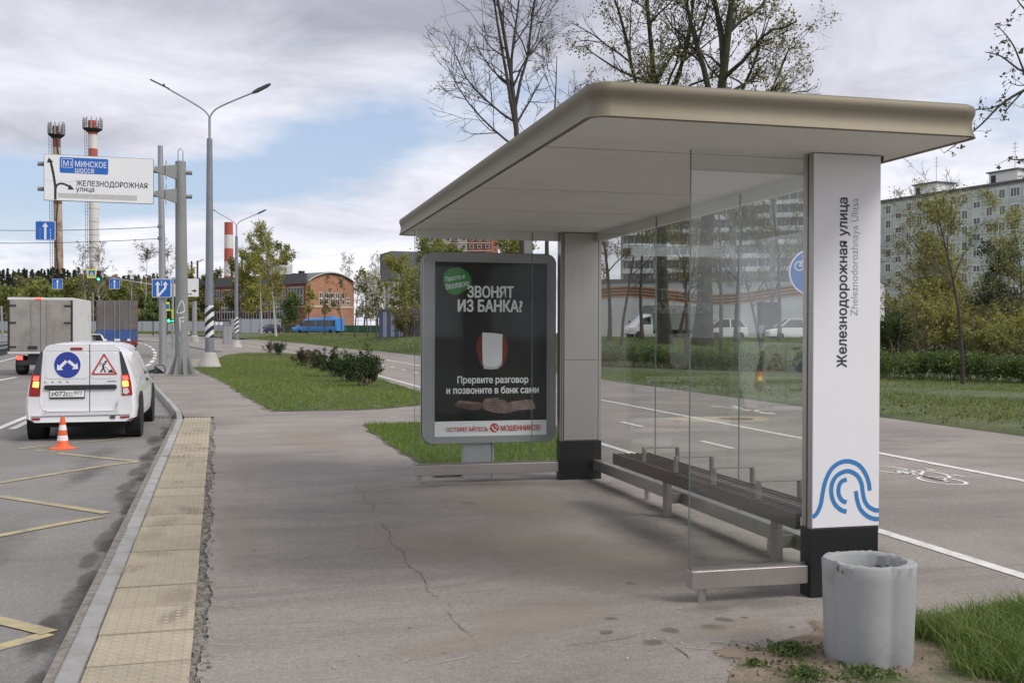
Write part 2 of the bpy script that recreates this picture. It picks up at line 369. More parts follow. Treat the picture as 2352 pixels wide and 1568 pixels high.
# ------------------------------------------------------------------ ground, road, pavement, markings
rng = np.random.default_rng(7); rnd = random.Random(5)
def asphalt(name, c1, c2, stain, fine=.16, stain_lo=.52, stain_hi=.75):
    m = bpy.data.materials.new(name); m.use_nodes = True; nt = m.node_tree; N = nt.nodes.new; L = nt.links.new
    b = nt.nodes['Principled BSDF']; b.inputs['Roughness'].default_value = .88; b.inputs['Specular IOR Level'].default_value = .25
    tc = N('ShaderNodeTexCoord')
    def noise(sc, det, ro, stretch=None, dist=0):
        v = tc.outputs['Object']
        if stretch:
            mp = N('ShaderNodeMapping'); L(v, mp.inputs[0]); mp.inputs['Scale'].default_value = stretch; v = mp.outputs[0]
        n = N('ShaderNodeTexNoise'); L(v, n.inputs['Vector']); n.inputs['Scale'].default_value = sc; n.inputs['Detail'].default_value = det; n.inputs['Roughness'].default_value = ro; n.inputs['Distortion'].default_value = dist
        return n.outputs['Fac']
    def mixc(f, a, c, mode='MIX'):
        mx = N('ShaderNodeMix'); mx.data_type = 'RGBA'; mx.blend_type = mode
        for i, q in ((0, f), (6, a), (7, c)):
            if hasattr(q, 'links'): L(q, mx.inputs[i])
            else: mx.inputs[i].default_value = q if i == 0 else (*q, 1)
        return mx.outputs[2]
    def ramp(f, a, c, va=0, vb=1):
        mr = N('ShaderNodeMapRange'); mr.interpolation_type = 'SMOOTHSTEP'; L(f, mr.inputs[0]); mr.inputs[1].default_value = a; mr.inputs[2].default_value = c; mr.inputs[3].default_value = va; mr.inputs[4].default_value = vb
        return mr.outputs[0]
    base = mixc(ramp(noise(.45, 6, .6, None, .6), .32, .68), c1, c2)
    base = mixc(ramp(noise(.9, 9, .7, (.35, 1.3, 1), 1.2), stain_lo, stain_hi, 0, .62), base, stain)
    base = mixc(ramp(noise(6, 8, .75), .50, .74, 0, .35), base, tuple(c*.72 for c in c1))
    g = noise(210, 3, .7)
    base = mixc(1.0, base, mixc(ramp(g, .3, .7), (1-fine,)*3, (1+fine,)*3), 'MULTIPLY')
    base = mixc(1.0, base, mixc(ramp(noise(24, 5, .7), .3, .7), (.87, .87, .87), (1.12, 1.12, 1.12)), 'MULTIPLY')
    base = mixc(1.0, base, mixc(ramp(noise(62, 3, .65), .32, .68), (.84, .84, .84), (1.15, 1.15, 1.15)), 'MULTIPLY')
    g2 = noise(70, 2, .6)
    base = mixc(ramp(g2, .70, .76, 0, .45), base, tuple(min(1, c*1.75) for c in c2))
    base = mixc(ramp(noise(95, 2, .5, (1, 1, 1)), .27, .33, .5, 0), base, tuple(c*.35 for c in c1))
    L(base, b.inputs['Base Color'])
    bp = N('ShaderNodeBump'); bp.inputs['Strength'].default_value = .35; bp.inputs['Distance'].default_value = .006; L(g, bp.inputs['Height'])
    bp2 = N('ShaderNodeBump'); bp2.inputs['Strength'].default_value = .25; bp2.inputs['Distance'].default_value = .03; L(noise(2.2, 5, .6), bp2.inputs['Height']); L(bp.outputs[0], bp2.inputs['Normal'])
    L(bp2.outputs[0], b.inputs['Normal']); MATS[name] = m; return m
M_pave = asphalt('dusty_pavement_asphalt', (.215, .192, .176), (.288, .259, .234), (.155, .139, .130), .30, .44, .70)
M_road = asphalt('worn_road_asphalt', (.180, .173, .164), (.225, .215, .202), (.14, .134, .128), .26)
M_soil = mat('dry_soil', (.17, .13, .095), .95, 0, .3, 5, .8, 60, (.30, .235, .18), dirt=(.07, .095, .03), dscale=1.2, dlo=.5, dhi=.64)
M_turf = mat('turf_soil', (.06, .085, .03), .95, 0, .3, 1.3, .6, 40, (.11, .125, .05))
M_earth = mat('distant_land', (.09, .105, .05), .95, 0, .25, .05, 0, 10, (.13, .13, .07))
M_kerb = mat('kerb_concrete', (.32, .315, .305), .9, 0, .12, 4, .4, 120, dirt=(.19, .175, .16), dscale=3, dlo=.48, dhi=.78, rand=.12)
M_tact = mat('yellow_tactile_concrete', (.345, .300, .220), .9, 0, .16, 2.5, .35, 120, (.42, .365, .27), dirt=(.25, .222, .18), dscale=1.5, dlo=.44, dhi=.74, rand=.08)
M_bed = mat('crumbled_bedding', (.19, .17, .15), .95, 0, .4, 14, .6, 60, (.29, .26, .23))
M_gap = mat('dark_crack', (.10, .09, .083), 1)
M_white = mat('white_road_paint', (.64, .63, .60), .8, 0, .08, 6, 0, 1, dirt=(.34, .32, .30), dscale=8, dlo=.48, dhi=.72)
M_yel = mat('faded_yellow_paint', (.40, .335, .18), .85, 0, .1, 5, 0, 1, dirt=(.225, .205, .175), dscale=6, dlo=.40, dhi=.66)
M_stain = mat('oil_stain', (.155, .135, .125), .8, 0, .2, 6)

M_soft_stain = soft_mat('soft_oil_stain', (.12, .105, .095), .42, 14, 1.0, .3, .75); M_soft_dark = soft_mat('soft_dark', (.10, .092, .086), .26, 3.2, 1.2, .3, 1.1); M_soft_dust = soft_mat('soft_dust', (.36, .31, .25), .45, 2.5, 1.1, .3, 1.05); M_soft_silt = soft_mat('soft_silt', (.09, .08, .07), .38, 4.5, 1.1, .35, .75)
def grid_sheet(name, xs, ys, dz, m, kind='structure', parent=None):
    V = np.array([(x, y, tz(x, y)+dz) for y in ys for x in xs]); nx, ny = len(xs), len(ys)
    i = np.arange(nx*ny).reshape(ny, nx); F = np.stack([i[:-1, :-1], i[:-1, 1:], i[1:, 1:], i[1:, :-1]], -1).reshape(-1, 4)
    o = np_mesh(name, V, F, m, parent, smooth=True)
    return tag(o, kind=kind)
axs = np.concatenate([np.linspace(-700, -120, 15), np.linspace(-110, 130, 81), np.linspace(140, 900, 16)])
ays = np.concatenate([np.linspace(-120, -10, 5), np.linspace(0, 260, 66), np.linspace(280, 1500, 25)])
grid_sheet('ground', axs, ays, -.24, M_earth)
road = grid_sheet('road', np.linspace(-75, 9, 43), np.concatenate([np.linspace(-30, 90, 25), np.linspace(95, 215, 31)]), -.13, M_road)
# lawn beyond the path
ly = np.concatenate([np.linspace(-6, 60, 34), np.linspace(63, 190, 52)]); lo_ = np.concatenate([[0, .12], np.linspace(.6, 12, 20), np.linspace(14, 90, 39)])
LV = [];
for y in ly:
    for o_ in lo_:
        x = edge_x(y)+o_; LV.append((x, y, tz(x, y)+(.005 if o_ == 0 else .04+.05*math.sin(x*.9+y*.5)*math.sin(y*.37))))
ii = np.arange(len(LV)).reshape(len(ly), len(lo_)); LF = np.stack([ii[:-1, :-1], ii[:-1, 1:], ii[1:, 1:], ii[1:, :-1]], -1).reshape(-1, 4)
lawn = tag(np_mesh('lawn_ground', np.array(LV), LF, M_turf, smooth=True), kind='structure')

# kerb line (outer edge of the stop platform) and edge of the tactile slabs
def kx(y): return -.790-.0229*(y-4.86)
def tx(y): return -.228-.0232*(y-4.7)
PL_END = 19.35
kout = [Vector((kx(y), y, 0)) for y in np.arange(0.0, 18.9, .9)]+[W(p, q) for p, q in ((406, 960), (403, 945), (392, 930), (370, 905), (352, 886), (342, 871))]
# pavement with a ragged edge along the slabs
outl = [(tx(-4)+.07, -4)]
y = 1.5
while y < PL_END:
    outl.append((tx(y)+.062+.018*math.sin(y*2.3)+.010*math.sin(y*7.1+1)+.006*math.sin(y*19)+.007*rnd.uniform(-1, 1), y)); y += .035 if y < 9 else .09
outl += [(tx(PL_END)+.03, PL_END), (kx(PL_END)+.1, PL_END+.02)]
outl += [(p.x+.10, p.y+.02) for p in kout[-5:]]
far_edge = [W(p, q) for p, q in ((366, 847), (385, 835), (430, 827), (474, 820), (514, 807), (470, 800), (430, 793), (385, 786.5), (320, 781), (250, 777.5), (120, 774), (-40, 772))]
outl += [(p.x, p.y) for p in far_edge]
outl += [(p.x, p.y) for p in (W(-40, 769.6), W(250, 774), (W(400, 777)), W(480, 780))]
outl += [(edge_x(y_)+.05, y_) for y_ in (140, 128, 115, 104, 93, 82, 72, 62, 40, 20, 5, -4)]
pave = MB().flat([(x, y_, tz(x, y_)) for x, y_ in outl]).build('pavement', M_pave); tag(pave, kind='structure')
bed = MB().strip([((kx(y_)+tx(y_))/2+.08, y_, -.012) for y_ in np.arange(0, 19.6, .4)], .82).build('bedding', M_bed, pave)
# kerb stones
kerb = MB().strip([(p.x+.05, p.y, -.15) for p in kout], .06).build('kerb', M_kerb); tag(kerb, kind='structure')
def walk(poly, step):
    P = [Vector((p.x, p.y, p.z)) for p in poly]; out = [P[0]]; i = 0; need = step; cur = P[0]
    while i < len(P)-1:
        d = (P[i+1]-cur).length
        if d < need: need -= d; cur = P[i+1]; i += 1
        else: cur = cur+(P[i+1]-cur)*(need/d); out.append(cur); need = step
    return out
st = walk(kout, .95)
for a, b in zip(st, st[1:]):
    d = b-a; L_ = d.length; g = .02 if rnd.random() < .8 else .035
    mb = MB().bx(0, .10, g/2, L_-g/2, -.17, .004+rnd.uniform(-.004, .004))
    o = mb.build('kerb_stone', M_kerb, kerb, bevel=.012); o.location = a+Vector((0, 0, 0)); o.rotation_euler = (rnd.uniform(-.003, .003), 0, math.atan2(-d.x, d.y)+rnd.uniform(-.006, .006))
fk = MB(); fe = far_edge[4:]
for a, b in zip(fe, fe[1:]): fk.bar((a.x, a.y, a.z-.07), (b.x, b.y, b.z-.07), .2, .2)
fk.build('kerb_run', M_kerb, kerb)
# tactile slabs with rows of blisters
def slab_mesh(w, l):
    mb = MB().bx(0, w, 0, l, -.03, .0)
    nx_, ny_ = 8, int(l/.058)
    for i in range(nx_):
        for j in range(ny_):
            cx, cy = w*(i+.5)/nx_, l*(j+.5)/ny_; r0, r1 = .019, .010
            vs = [(cx+r0*math.cos(a*math.pi/3), cy+r0*math.sin(a*math.pi/3), .0005) for a in range(6)]+[(cx+r1*math.cos(a*math.pi/3), cy+r1*math.sin(a*math.pi/3), .0065) for a in range(6)]
            mb.add(vs, [(k, (k+1) % 6, 6+(k+1) % 6, 6+k) for k in range(6)]+[(6, 7, 8, 9, 10, 11)])
    return mb
y = 1.0; proto_slab = None
while y < PL_END-.3:
    w_ = tx(y)-kx(y)-.112
    if proto_slab is None:
        proto_slab = slab_mesh(.445, .49).build('tactile_slab', M_tact, pave); o = proto_slab
    else: o = proto_slab.copy(); COL.objects.link(o)
    o.location = (kx(y)+.112, y, .004+rnd.uniform(-.003, .004)); o.scale = (w_/.445, 1, 1)
    o.rotation_euler = (rnd.uniform(-.006, .006), rnd.uniform(-.006, .004), .0229+rnd.uniform(-.008, .008)); y += .50+rnd.uniform(0, .012)
for k in range(26):
    y = rnd.uniform(3.6, 18); soft_patch('slab_grime', M_soft_dust if k % 3 else M_soft_dark, (tx(y)-rnd.uniform(.05, .42), y), rnd.uniform(.08, .22), rnd.uniform(.12, .5), rnd.uniform(-.4, .4), pave, .0085)
# crumbs in the broken edge
cr = MB()
for _ in range(620):
    y = 3+13*rnd.random()**1.6; x = tx(y)+rnd.uniform(0, .09); s_ = rnd.uniform(.006, .022)
    cr.box((x, y, -.008+rnd.uniform(0, .008)), (s_*rnd.uniform(.7, 1.4), s_*rnd.uniform(.7, 1.4), s_), rnd.random()*3, .7)
tag(cr.build('asphalt_crumbs', M_bed, pave), kind='stuff')
cg = MB(); pts = []
for k, y in enumerate(np.arange(3.6, 16, .06)): pts.append((tx(y)+.056+.018*math.sin(y*2.3)+.010*math.sin(y*7.1+1)+rnd.uniform(-.005, .005), y, -.0095))
cg.strip(pts, [max(.004, .026*rnd.random()**1.5) for _ in pts]).build('edge_crack', M_gap, pave)
# cracks, stains and small litter on the platform
def crack(px, wmax=.012, jit=.012):
    P = [W(*p) for p in px]; out = []
    for a, b in zip(P, P[1:]):
        n = max(2, int((b-a).length/.045))
        for i in range(n):
            q = a.lerp(b, i/n); out.append((q.x+rnd.uniform(-jit, jit)+.02*math.sin(q.y*9), q.y+rnd.uniform(-jit, jit), .004))
    MB().strip(out, [wmax*.75*(.15+.85*rnd.random()**1.5) for _ in out]).build('crack', M_gap, pave)
crack([(818, 1114), (845, 1150), (866, 1178)], .008); crack([(882, 1203), (893, 1232), (912, 1258), (945, 1300), (985, 1345), (997, 1368), (1010, 1375)], .013)
crack([(1022, 1388), (1060, 1440), (1085, 1485), (1112, 1505)], .008)
crack([(1300, 1483), (1380, 1475), (1440, 1462), (1480, 1458)], .008); crack([(1530, 1468), (1565, 1490), (1590, 1520)], .01)
crack([(470, 1205), (490, 1188), (505, 1193)], .012, .02); crack([(484, 1062), (500, 1065)], .01)
for px, py, r in ((1075, 1155, .07), (1393, 1452, .035), (1404, 1420, .03), (1540, 1447, .045), (1640, 1440, .06), (1662, 1422, .045), (1710, 1418, .02), (940, 1442, .012), (1820, 1440, .02), (1450, 1340, .03), (1500, 1475, .05), (1020, 1500, .012), (1930, 1430, .02)):
    c = W(px, py); soft_patch('stain', M_soft_stain, c, r*1.9, r*1.5, rnd.random()*3, pave)
# darker soft patches along the shelter rails and bench, wear and dust on the platform
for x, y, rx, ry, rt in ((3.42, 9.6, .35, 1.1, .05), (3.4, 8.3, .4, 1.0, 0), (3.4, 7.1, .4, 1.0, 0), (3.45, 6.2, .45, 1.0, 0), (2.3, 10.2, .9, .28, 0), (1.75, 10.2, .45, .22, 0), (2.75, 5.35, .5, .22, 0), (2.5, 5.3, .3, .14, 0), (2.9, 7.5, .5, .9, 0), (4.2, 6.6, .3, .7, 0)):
    soft_patch('dark_patch', M_soft_dark, (x, y), rx, ry, rt, pave)
for x, y, rx, ry, rt in ((1.55, 5.4, .75, .55, .3), (1.9, 7.4, .9, 1.3, 0), (1.0, 5.0, .6, .25, .4), (2.3, 8.7, .8, .8, .2), (-.05, 8, .25, 2.2, .02), (.9, 15, .8, 3, .1), (2.4, 4.9, .5, .2, .2), (.0, 12, .2, 2.5, .02), (2.3, 6.6, 1.1, 1.2, 0), (2.2, 9.2, 1.0, 1.2, 0), (1.2, 7.4, .7, 1.2, .2)):
    soft_patch('dust', M_soft_dust, (x, y), rx, ry, rt, pave)
M_scr = soft_mat('scrape', (.40, .36, .32), .55, 20, 1.0, .3, .8)
for k in range(60):                              # pale scrapes and scuffs
    c = W(rnd.uniform(480, 2000), 1130+430*rnd.random()**.7); soft_patch('scrape', M_scr, c, rnd.uniform(.05, .22), rnd.uniform(.006, .016), rnd.uniform(-.6, .9), pave, n=10)
M_stone = mat('pebble', (.34, .31, .28), .9, 0, .3, 30)
for k in range(90):
    if k < 45: c = W(rnd.uniform(1620, 2352), rnd.uniform(1330, 1520))
    else: c = W(rnd.uniform(500, 2000), rnd.uniform(1150, 1560))
    s_ = rnd.uniform(.003, .009)
    if k == 0: peb = MB()
    peb.lathe([(s_*.6, -.002), (s_, s_*.4), (s_*.5, s_*.9)], 6, (c.x, c.y, .001))
tag(peb.build('pebbles', M_stone, pave), kind='stuff')
# markings ---------------------------------------------------------------
_mk = [0]
def mark(name, m, pts, w, parent, dz, wear=0):
    _mk[0] += 1; dz += .0004*(_mk[0] % 9)
    return MB().strip([(p[0], p[1], tz(p[0], p[1])+dz) for p in pts], w).build(name, m, parent)
RZ = -.126
def road_px(l): return [W(p, q, -.13) for p, q in l]
def zz(x, y): return (x*.4317, 891.6+y*.4317)
for seg in ([(100, 322), (265, 305)], [(190, 333), (300, 334)], [(385, 292), (640, 268)], [(310, 347), (520, 368), (735, 390)], [(735, 390), (560, 412), (0, 503), (-60, 512)],
            [(-60, 566), (0, 576), (350, 630), (565, 665)], [(550, 683), (330, 722), (0, 785), (-80, 800)], [(-60, 1225), (30, 1245), (265, 1302)], [(258, 1305), (130, 1342), (-60, 1395)]):
    mark('bus_stop_zigzag', M_yel, road_px([zz(*p) for p in seg]), .105, road, RZ)
mark('lane_line', M_white, road_px([zz(-200, 295), zz(0, 210), zz(160, 145), (95, 938)]), .13, road, RZ)
mark('lane_dash', M_white, road_px([zz(62, 218), zz(160, 172), zz(190, 158)]), .13, road, RZ)
mark('lane_line', M_white, road_px([(-10, 833), (40, 820), (110, 806)]), .16, road, RZ)
mark('lane_dash', M_white, road_px([(-20, 877), (38, 866)]), .16, road, RZ)
cur = [(333, 842), (341, 838), (352, 827), (356, 818), (356, 810), (350, 800), (338, 793), (322, 788), (300, 784), (280, 782)]
C_ = smooth_line([(x, y, 0) for x, y in cur], 4)
for i in range(0, len(C_)-2, 3): mark('edge_dash', M_white, road_px([(p.x, p.y) for p in C_[i:i+3]]), .22, road, RZ)
mark('edge_line', M_white, road_px([(512, 812), (480, 803), (440, 797), (390, 790), (330, 785)]), .25, road, RZ)
mark('lane_dash', M_white, road_px([(372, 790), (392, 790.6)]), .3, road, RZ); mark('lane_dash', M_white, road_px([(418, 805), (436, 805)]), .25, road, RZ)
# path
def pl(x0, pts): return pts
near_l = [(4.68, y) for y in np.arange(-2, 30, 2)]+[(4.5, 36), (4.4, 50), (4.2, 62), (3.5, 76), (2.2, 92), (.3, 108)]
far_l = [(7.72, y) for y in np.arange(-2, 46, 2)]+[(7.45, 56), (7.2, 64), (6.6, 76), (5.2, 92), (3.2, 108), (.3, 124)]
mark('path_edge_line', M_white, near_l, .11, pave, .004); mark('path_divider_line', M_white, far_l, .11, pave, .004)
y = 3.0
while y < 92:
    xm = 6.15 if y < 44 else 6.15-.0011*(y-44)**2
    mark('path_dash', M_white, [(xm, y), (xm-.0022*max(0, y-44), y+1.0)], .10, pave, .004); y += 3.2
def symbol(name, strokes, origin, w, l, wd=.055, rot=0):
    mb = MB()
    for s_ in strokes:
        P = smooth_line([(a, b, 0) for a, b in s_], 5) if len(s_) > 3 else [Vector((a, b, 0)) for a, b in s_]
        mb.strip([(origin[0]+p.x*w*math.cos(rot)-p.y*l*math.sin(rot), origin[1]+p.x*w*math.sin(rot)+p.y*l*math.cos(rot), .0042) for p in P], wd)
    mb.build(name, M_white, pave)
def ring(cx, cy, r, n=14): return [(cx+r*math.cos(2*math.pi*i/n), cy+r*math.sin(2*math.pi*i/n)) for i in range(n+1)]
bike = [ring(.22, .28, .2), ring(.78, .28, .2), [(.22, .28), (.42, .62), (.70, .62), (.78, .28)], [(.22, .28), (.48, .3), (.70, .62)], [(.42, .62), (.40, .72)], [(.34, .73), (.47, .73)], [(.70, .62), (.69, .76), (.80, .76)]]
c = W(2137, 1090); symbol('bicycle_symbol', [[(q, p) for p, q in s_] for s_ in bike], (c.x-.42, c.y-.75), .9, 1.5, .04)
symbol('lane_arrow', [[(.5, 0), (.5, 1)], [(.2, .7), (.5, 1), (.8, .7)]], (6.75, 9.3), .35, .9, .05)
c = W(1700, 939); symbol('walker_symbol', [[(.5, .0), (.5, .45)], [(.5, .45), (.2, 1)], [(.5, .45), (.85, .95)], [(.1, .3), (.5, .2), (.9, .35)], ring(.5, -.14, .1, 8)], (c.x-.35, c.y-.9), .7, 1.8, .1)
mh = MB().lathe([(.30, 0), (.30, .004), (.27, .005)], 20, (W(1690, 962).x, W(1690, 962).y, .002)); mh.build('manhole_cover', mat('rusty_iron', (.17, .13, .1), .8, .3, .2, 8), pave)
sp = W(1660, 963); MB().flat([(sp.x+.9*math.cos(a)*(1+.2*math.sin(3*a)), sp.y+.75*math.sin(a)*(1+.2*math.cos(2*a)), .003) for a in np.linspace(0, 6.283, 22)[:-1]]).build('sand_patch', mat('pale_sand', (.36, .30, .22), 1, 0, .2, 5), pave)
# drain grate by the bay kerb
gr = thing('drain_grate', 'iron drain grate in the road beside the kerb bend', 'drain', W(378, 957, -.125))
MB().bx(-.32, .32, -.3, .3, -.01, .004).build('frame', mat('grate_iron', (.2, .19, .18), .8, .4), gr)
for i in range(7): MB().bx(-.27+.08*i, -.23+.08*i, -.24, .24, .004, .012).build('slot', M_gap, gr)
# dark gutter silt on the road along the kerb
for k in range(30):
    y = 3.6+15.5*(k+rnd.random())/30; q = rnd.uniform(.6, 1.2); cx = kx(y)-.10-.16*q*rnd.random()
    soft_patch('gutter_silt', M_soft_silt, (cx, y), .16*q, .75*q, .02, road, -.13)
for k in range(8):
    y = rnd.uniform(4, 26); soft_patch('tyre_grime', M_soft_dark, (kx(min(y, 18))-rnd.uniform(.6, 2.2), y), rnd.uniform(.15, .4), rnd.uniform(.8, 2.2), rnd.uniform(-.1, .1), road, -.13)
# ------------------------------------------------------------------ bus shelter
M_steel = mat('brushed_steel', (.46, .43, .41), .38, .85, .10, 2.0, .05, 200, stretch=(1, 1, .25), dirt=(.33, .30, .28), dscale=4, dlo=.5, dhi=.8)
M_steel_d = mat('dark_trim_steel', (.24, .23, .225), .42, .8, .08, 3)
M_fascia = mat('champagne_metal', (.182, .161, .118), .6, .5, .06, .8, .02, 90, dirt=(.15, .13, .09), dscale=1.5, dlo=.5, dhi=.8, stretch=(.6, .6, 3))
M_ceil = mat('ceiling_board', (.72, .71, .685), .7, 0, .04, 1.2, dirt=(.62, .605, .575), dscale=.9, dlo=.5, dhi=.8)
M_black = mat('black_base_panel', (.012, .012, .013), .35, 0, .2, 4)
M_panelw = mat('white_panel', (.74, .74, .77), .3, 0, .02, 2, dirt=(.66, .65, .66), dscale=1.2, dlo=.5, dhi=.85)
M_ink = mat('dark_ink', (.03, .03, .06), .5)
M_greyink = mat('grey_ink', (.25, .26, .29), .5)
M_blue = mat('logo_blue', (.035, .19, .46), .5)
M_glass = glass_mat('shelter_glass', (.975, .99, .982), .008, 1.6)
M_glassf = glass_mat('end_glass', (.97, .985, .978), .003, 1.26)
M_edge = mat('glass_edge', (.10, .17, .15), .15)
M_grey_alu = mat('grey_aluminium', (.36, .36, .375), .45, .1, .05, 2)
YN, YF, XL, XR, ZT, ZB, T = 5.39, 10.32, 3.122, 3.552, 2.52, .396, .115
XG, XGF, XREAR = 2.40, 1.635, 3.50
RX0, RX1, RY0, RY1, FH = 1.573, 3.72, 4.72, 11.16, .172
sh = thing('bus_shelter', 'steel and glass bus shelter with flat metal roof and white name pylon', 'bus shelter')
# roof edge: profile swept round a rectangle with rounded corners
prof = [(-.16, .150), (-.07, .172), (-.03, .170), (-.008, .158), (0, .138), (-.003, .118), (-.012, .098), (-.018, .075), (-.017, .052), (-.011, .026), (-.003, .008), (0, 0), (-.02, -.002), (-.05, .012)]
path = rrect(RX0, RX1, RY0, RY1, .11, 6); nP = len(path); V, F = [], []
for i, (x, y) in enumerate(path):
    a = (path[i-1]); b = path[(i+1) % nP]; d = Vector((b[0]-a[0], b[1]-a[1])).normalized(); nr = Vector((d.y, -d.x))
    V += [(x+nr.x*o, y+nr.y*o, ZT+z) for o, z in prof]
k = len(prof)
for i in range(nP):
    for j in range(k-1): F.append((i*k+j, ((i+1) % nP)*k+j, ((i+1) % nP)*k+j+1, i*k+j+1))
MB().add(V, F).build('roof_fascia', M_fascia, sh, smooth=35)
MB().bx(RX0+.12, RX1-.12, RY0+.12, RY1-.12, ZT+.05, ZT+.152).build('roof_deck', M_steel_d, sh)
# ceiling boards
js = [RY0+.05]+[5.62, 7.32, 8.62, 9.80]+[RY1-.05]
for a, b in zip(js, js[1:]): MB().bx(RX0+.035, RX1-.035, a+.013, b-.013, ZT+.004, ZT+.045).build('ceiling_board', M_ceil, sh)
MB().bx(RX0+.1, RX1-.1, RY0+.1, RY1-.1, ZT+.046, ZT+.049).build('ceiling_backing', M_black, sh)
# pylons
for near in (1, 0):
    y0 = YN if near else YF; y1 = y0+T
    py = MB().bx(XL+.012, XR-.012, y0+.012, y1-.012, 0.0, ZT+.003).build('pylon', M_steel_d, sh)
    e = .018
    for xa, xb in ((XL, XL+.011), (XR-.011, XR)):
        MB().bx(xa, xb, y0+.003, y0+T*.42, .36 if near else .395, ZT+.002).build('trim', M_steel, py); MB().bx(xa, xb, y0+T*.58, y1-.003, .395, ZT+.002).build('trim', M_steel, py)
    if near:
        MB().bx(XL+.002, XR-.002, y0-.003, y0+.012, ZB, ZT-.001).build('name_panel', M_panelw, py, bevel=.002)
        MB().bx(XL-.006, XR-.004, y0-.001, y1+.004, -.01, ZB-.004).build('base_panel', M_black, py, bevel=.003)
    else:
        MB().bx(XL+.04, XR-.03, y0-.004, y0+.012, ZB+.01, 1.22).build('steel_panel', M_steel, py); MB().bx(XL+.04, XR-.03, y0-.004, y0+.012, 1.225, ZT-.01).build('steel_panel', M_steel, py)
        for xx in (XL+.09, XR-.08):
            for zz_ in (ZB+.05, ZT-.06): MB().lathe([(.007, 0), (.007, -.004)], 8, (xx, y0-.004, zz_), axis='y').build('rivet', M_steel_d, py)
        MB().bx(XL-.004, XR+.012, y0-.006, y1+.004, -.01, ZB).build('base_panel', M_black, py, bevel=.003)
        MB().bx(XL+.012, XL+.032, y0-.006, y0+.01, ZB, ZT).build('trim', M_steel_d, py); MB().bx(XR-.022, XR+.006, y0-.006, y0+.01, ZB, ZT).build('trim', M_steel, py)
    if near: pyn = py
# lettering running upwards on the white pylon face
def up_text(s, m, xbase, z0, z1, h, bold):
    R = Matrix(((0, -1, 0, xbase), (0, 0, -1, YN-.0042), (1, 0, 0, z0), (0, 0, 0, 1)))
    return text(s, 'lettering', m, pyn, R, z1-z0, h, bold, res=3)
up_text('Железнодорожная улица', M_ink, 3.352, 1.308, 2.272, .078, .022)
up_text('Zheleznodorozhnaya Ulitsa', M_greyink, 3.418, 1.602, 2.272, .058, -.008)
def lg(x, y): return (XL+(x-1360)/942, ZB+(652-30*(x-1360)/405-y)/942)
for stroke in ([(1362, 592), (1388, 570), (1411, 520), (1424, 450), (1440, 390), (1475, 328), (1525, 293), (1580, 283), (1640, 302), (1681, 348), (1700, 395), (1706, 436)],
               [(1566, 555), (1530, 545), (1492, 512), (1473, 455), (1481, 400), (1515, 357), (1575, 336), (1628, 357), (1655, 398), (1663, 443), (1675, 490), (1700, 523), (1738, 540), (1763, 541)],
               [(1566, 381), (1533, 396), (1517, 430), (1520, 468), (1540, 496), (1566, 504)],
               [(1622, 441), (1630, 490), (1651, 540), (1690, 573), (1730, 587), (1763, 588)]):
    P = smooth_line([(*lg(*p), 0) for p in stroke], 5)
    o_ = band2d([(p.x, p.y) for p in P], .025); mb = MB(); n = len(o_)//2
    mb.add([(x, YN-.0045, z) for x, z in o_], [(i+1, i, 2*n-1-i, 2*n-2-i) for i in range(n-1)]).build('logo_stroke', M_blue, pyn)
# glass panes
def pane(x0, x1, y0, y1, z0, z1, m=None): return MB().bx(x0, x1, y0, y1, z0, z1).build('glass_pane', m or M_glass, sh)
GZ = .19
yg = YN+.052; pane(XG, XL-.002, yg, yg+.010, GZ, ZT-.004); MB().bx(XG-.004, XG-.0005, yg, yg+.010, GZ, ZT-.004).build('glass_edge', M_edge, sh)
yf = YF+.052; xj = PY(1223, 560, yf).x
pane(XGF, xj-.004, yf, yf+.010, GZ, ZT-.004, M_glassf); pane(xj+.004, XL-.002, yf, yf+.010, GZ, ZT-.004, M_glassf); MB().bx(XGF-.004, XGF-.0005, yf, yf+.010, GZ, ZT-.004).build('glass_edge', M_edge, sh)
MB().bx(xj-.0035, xj+.0035, yf+.001, yf+.009, GZ, ZT-.004).build('glass_joint', M_edge, sh)
yj = [YF-.003]+[PX(1505, 700, XREAR).y, PX(1697, 700, XREAR).y, PX(1905, 700, XREAR).y]+[YN+T+.003]
yj = [yj[0], yj[1], yj[2], yj[4]]
for a, b in zip(yj, yj[1:]): pane(XREAR, XREAR+.010, b+.004, a-.004, .205, ZT-.004)
for b in yj[1:-1]: MB().bx(XREAR+.001, XREAR+.009, b-.0035, b+.0035, .205, ZT-.004).build('glass_joint', M_edge, sh)
# header rails under the ceiling
MB().bx(XGF+.02, XL-.003, yf+.012, yf+.045, ZT-.085, ZT+.003).build('header_rail', M_ceil, sh)
MB().bx(XREAR+.012, XREAR+.05, YN+T+.004, YF-.004, ZT-.085, ZT+.003).build('header_rail', M_ceil, sh)
# bottom rails and feet
def rail(x0, x1, y0, y1, z0=.08, z1=.182): return MB().bx(x0, x1, y0, y1, z0, z1).build('bottom_rail', M_steel, sh, bevel=.004)
rail(XG+.002, XL-.008, yg-.034, yg+.044); rail(XGF+.002, XL-.006, yf-.034, yf+.044); rail(XREAR-.03, XREAR+.045, YN+T+.006, YF-.008, .098, .2)
MB().bx(XG+.004, XL-.01, yg-.008, yg+.018, .182, .196).build('glazing_bead', M_steel_d, sh); MB().bx(XGF+.004, XL-.01, yf-.008, yf+.018, .182, .196).build('glazing_bead', M_steel_d, sh)
for x, y in ((XG+.075, yg+.005), (XGF+.045, yf+.005), (XREAR+.01, 8.9), (XREAR+.01, 6.6)): MB().lathe([(.024, 0), (.024, .085)], 14, (x, y, 0)).build('foot', M_steel, sh, smooth=40)
MB().bx(XR+.002, XR+.03, YN+.02, YN+.08, ZT-.03, ZT+.003).build('bracket', M_black, sh)

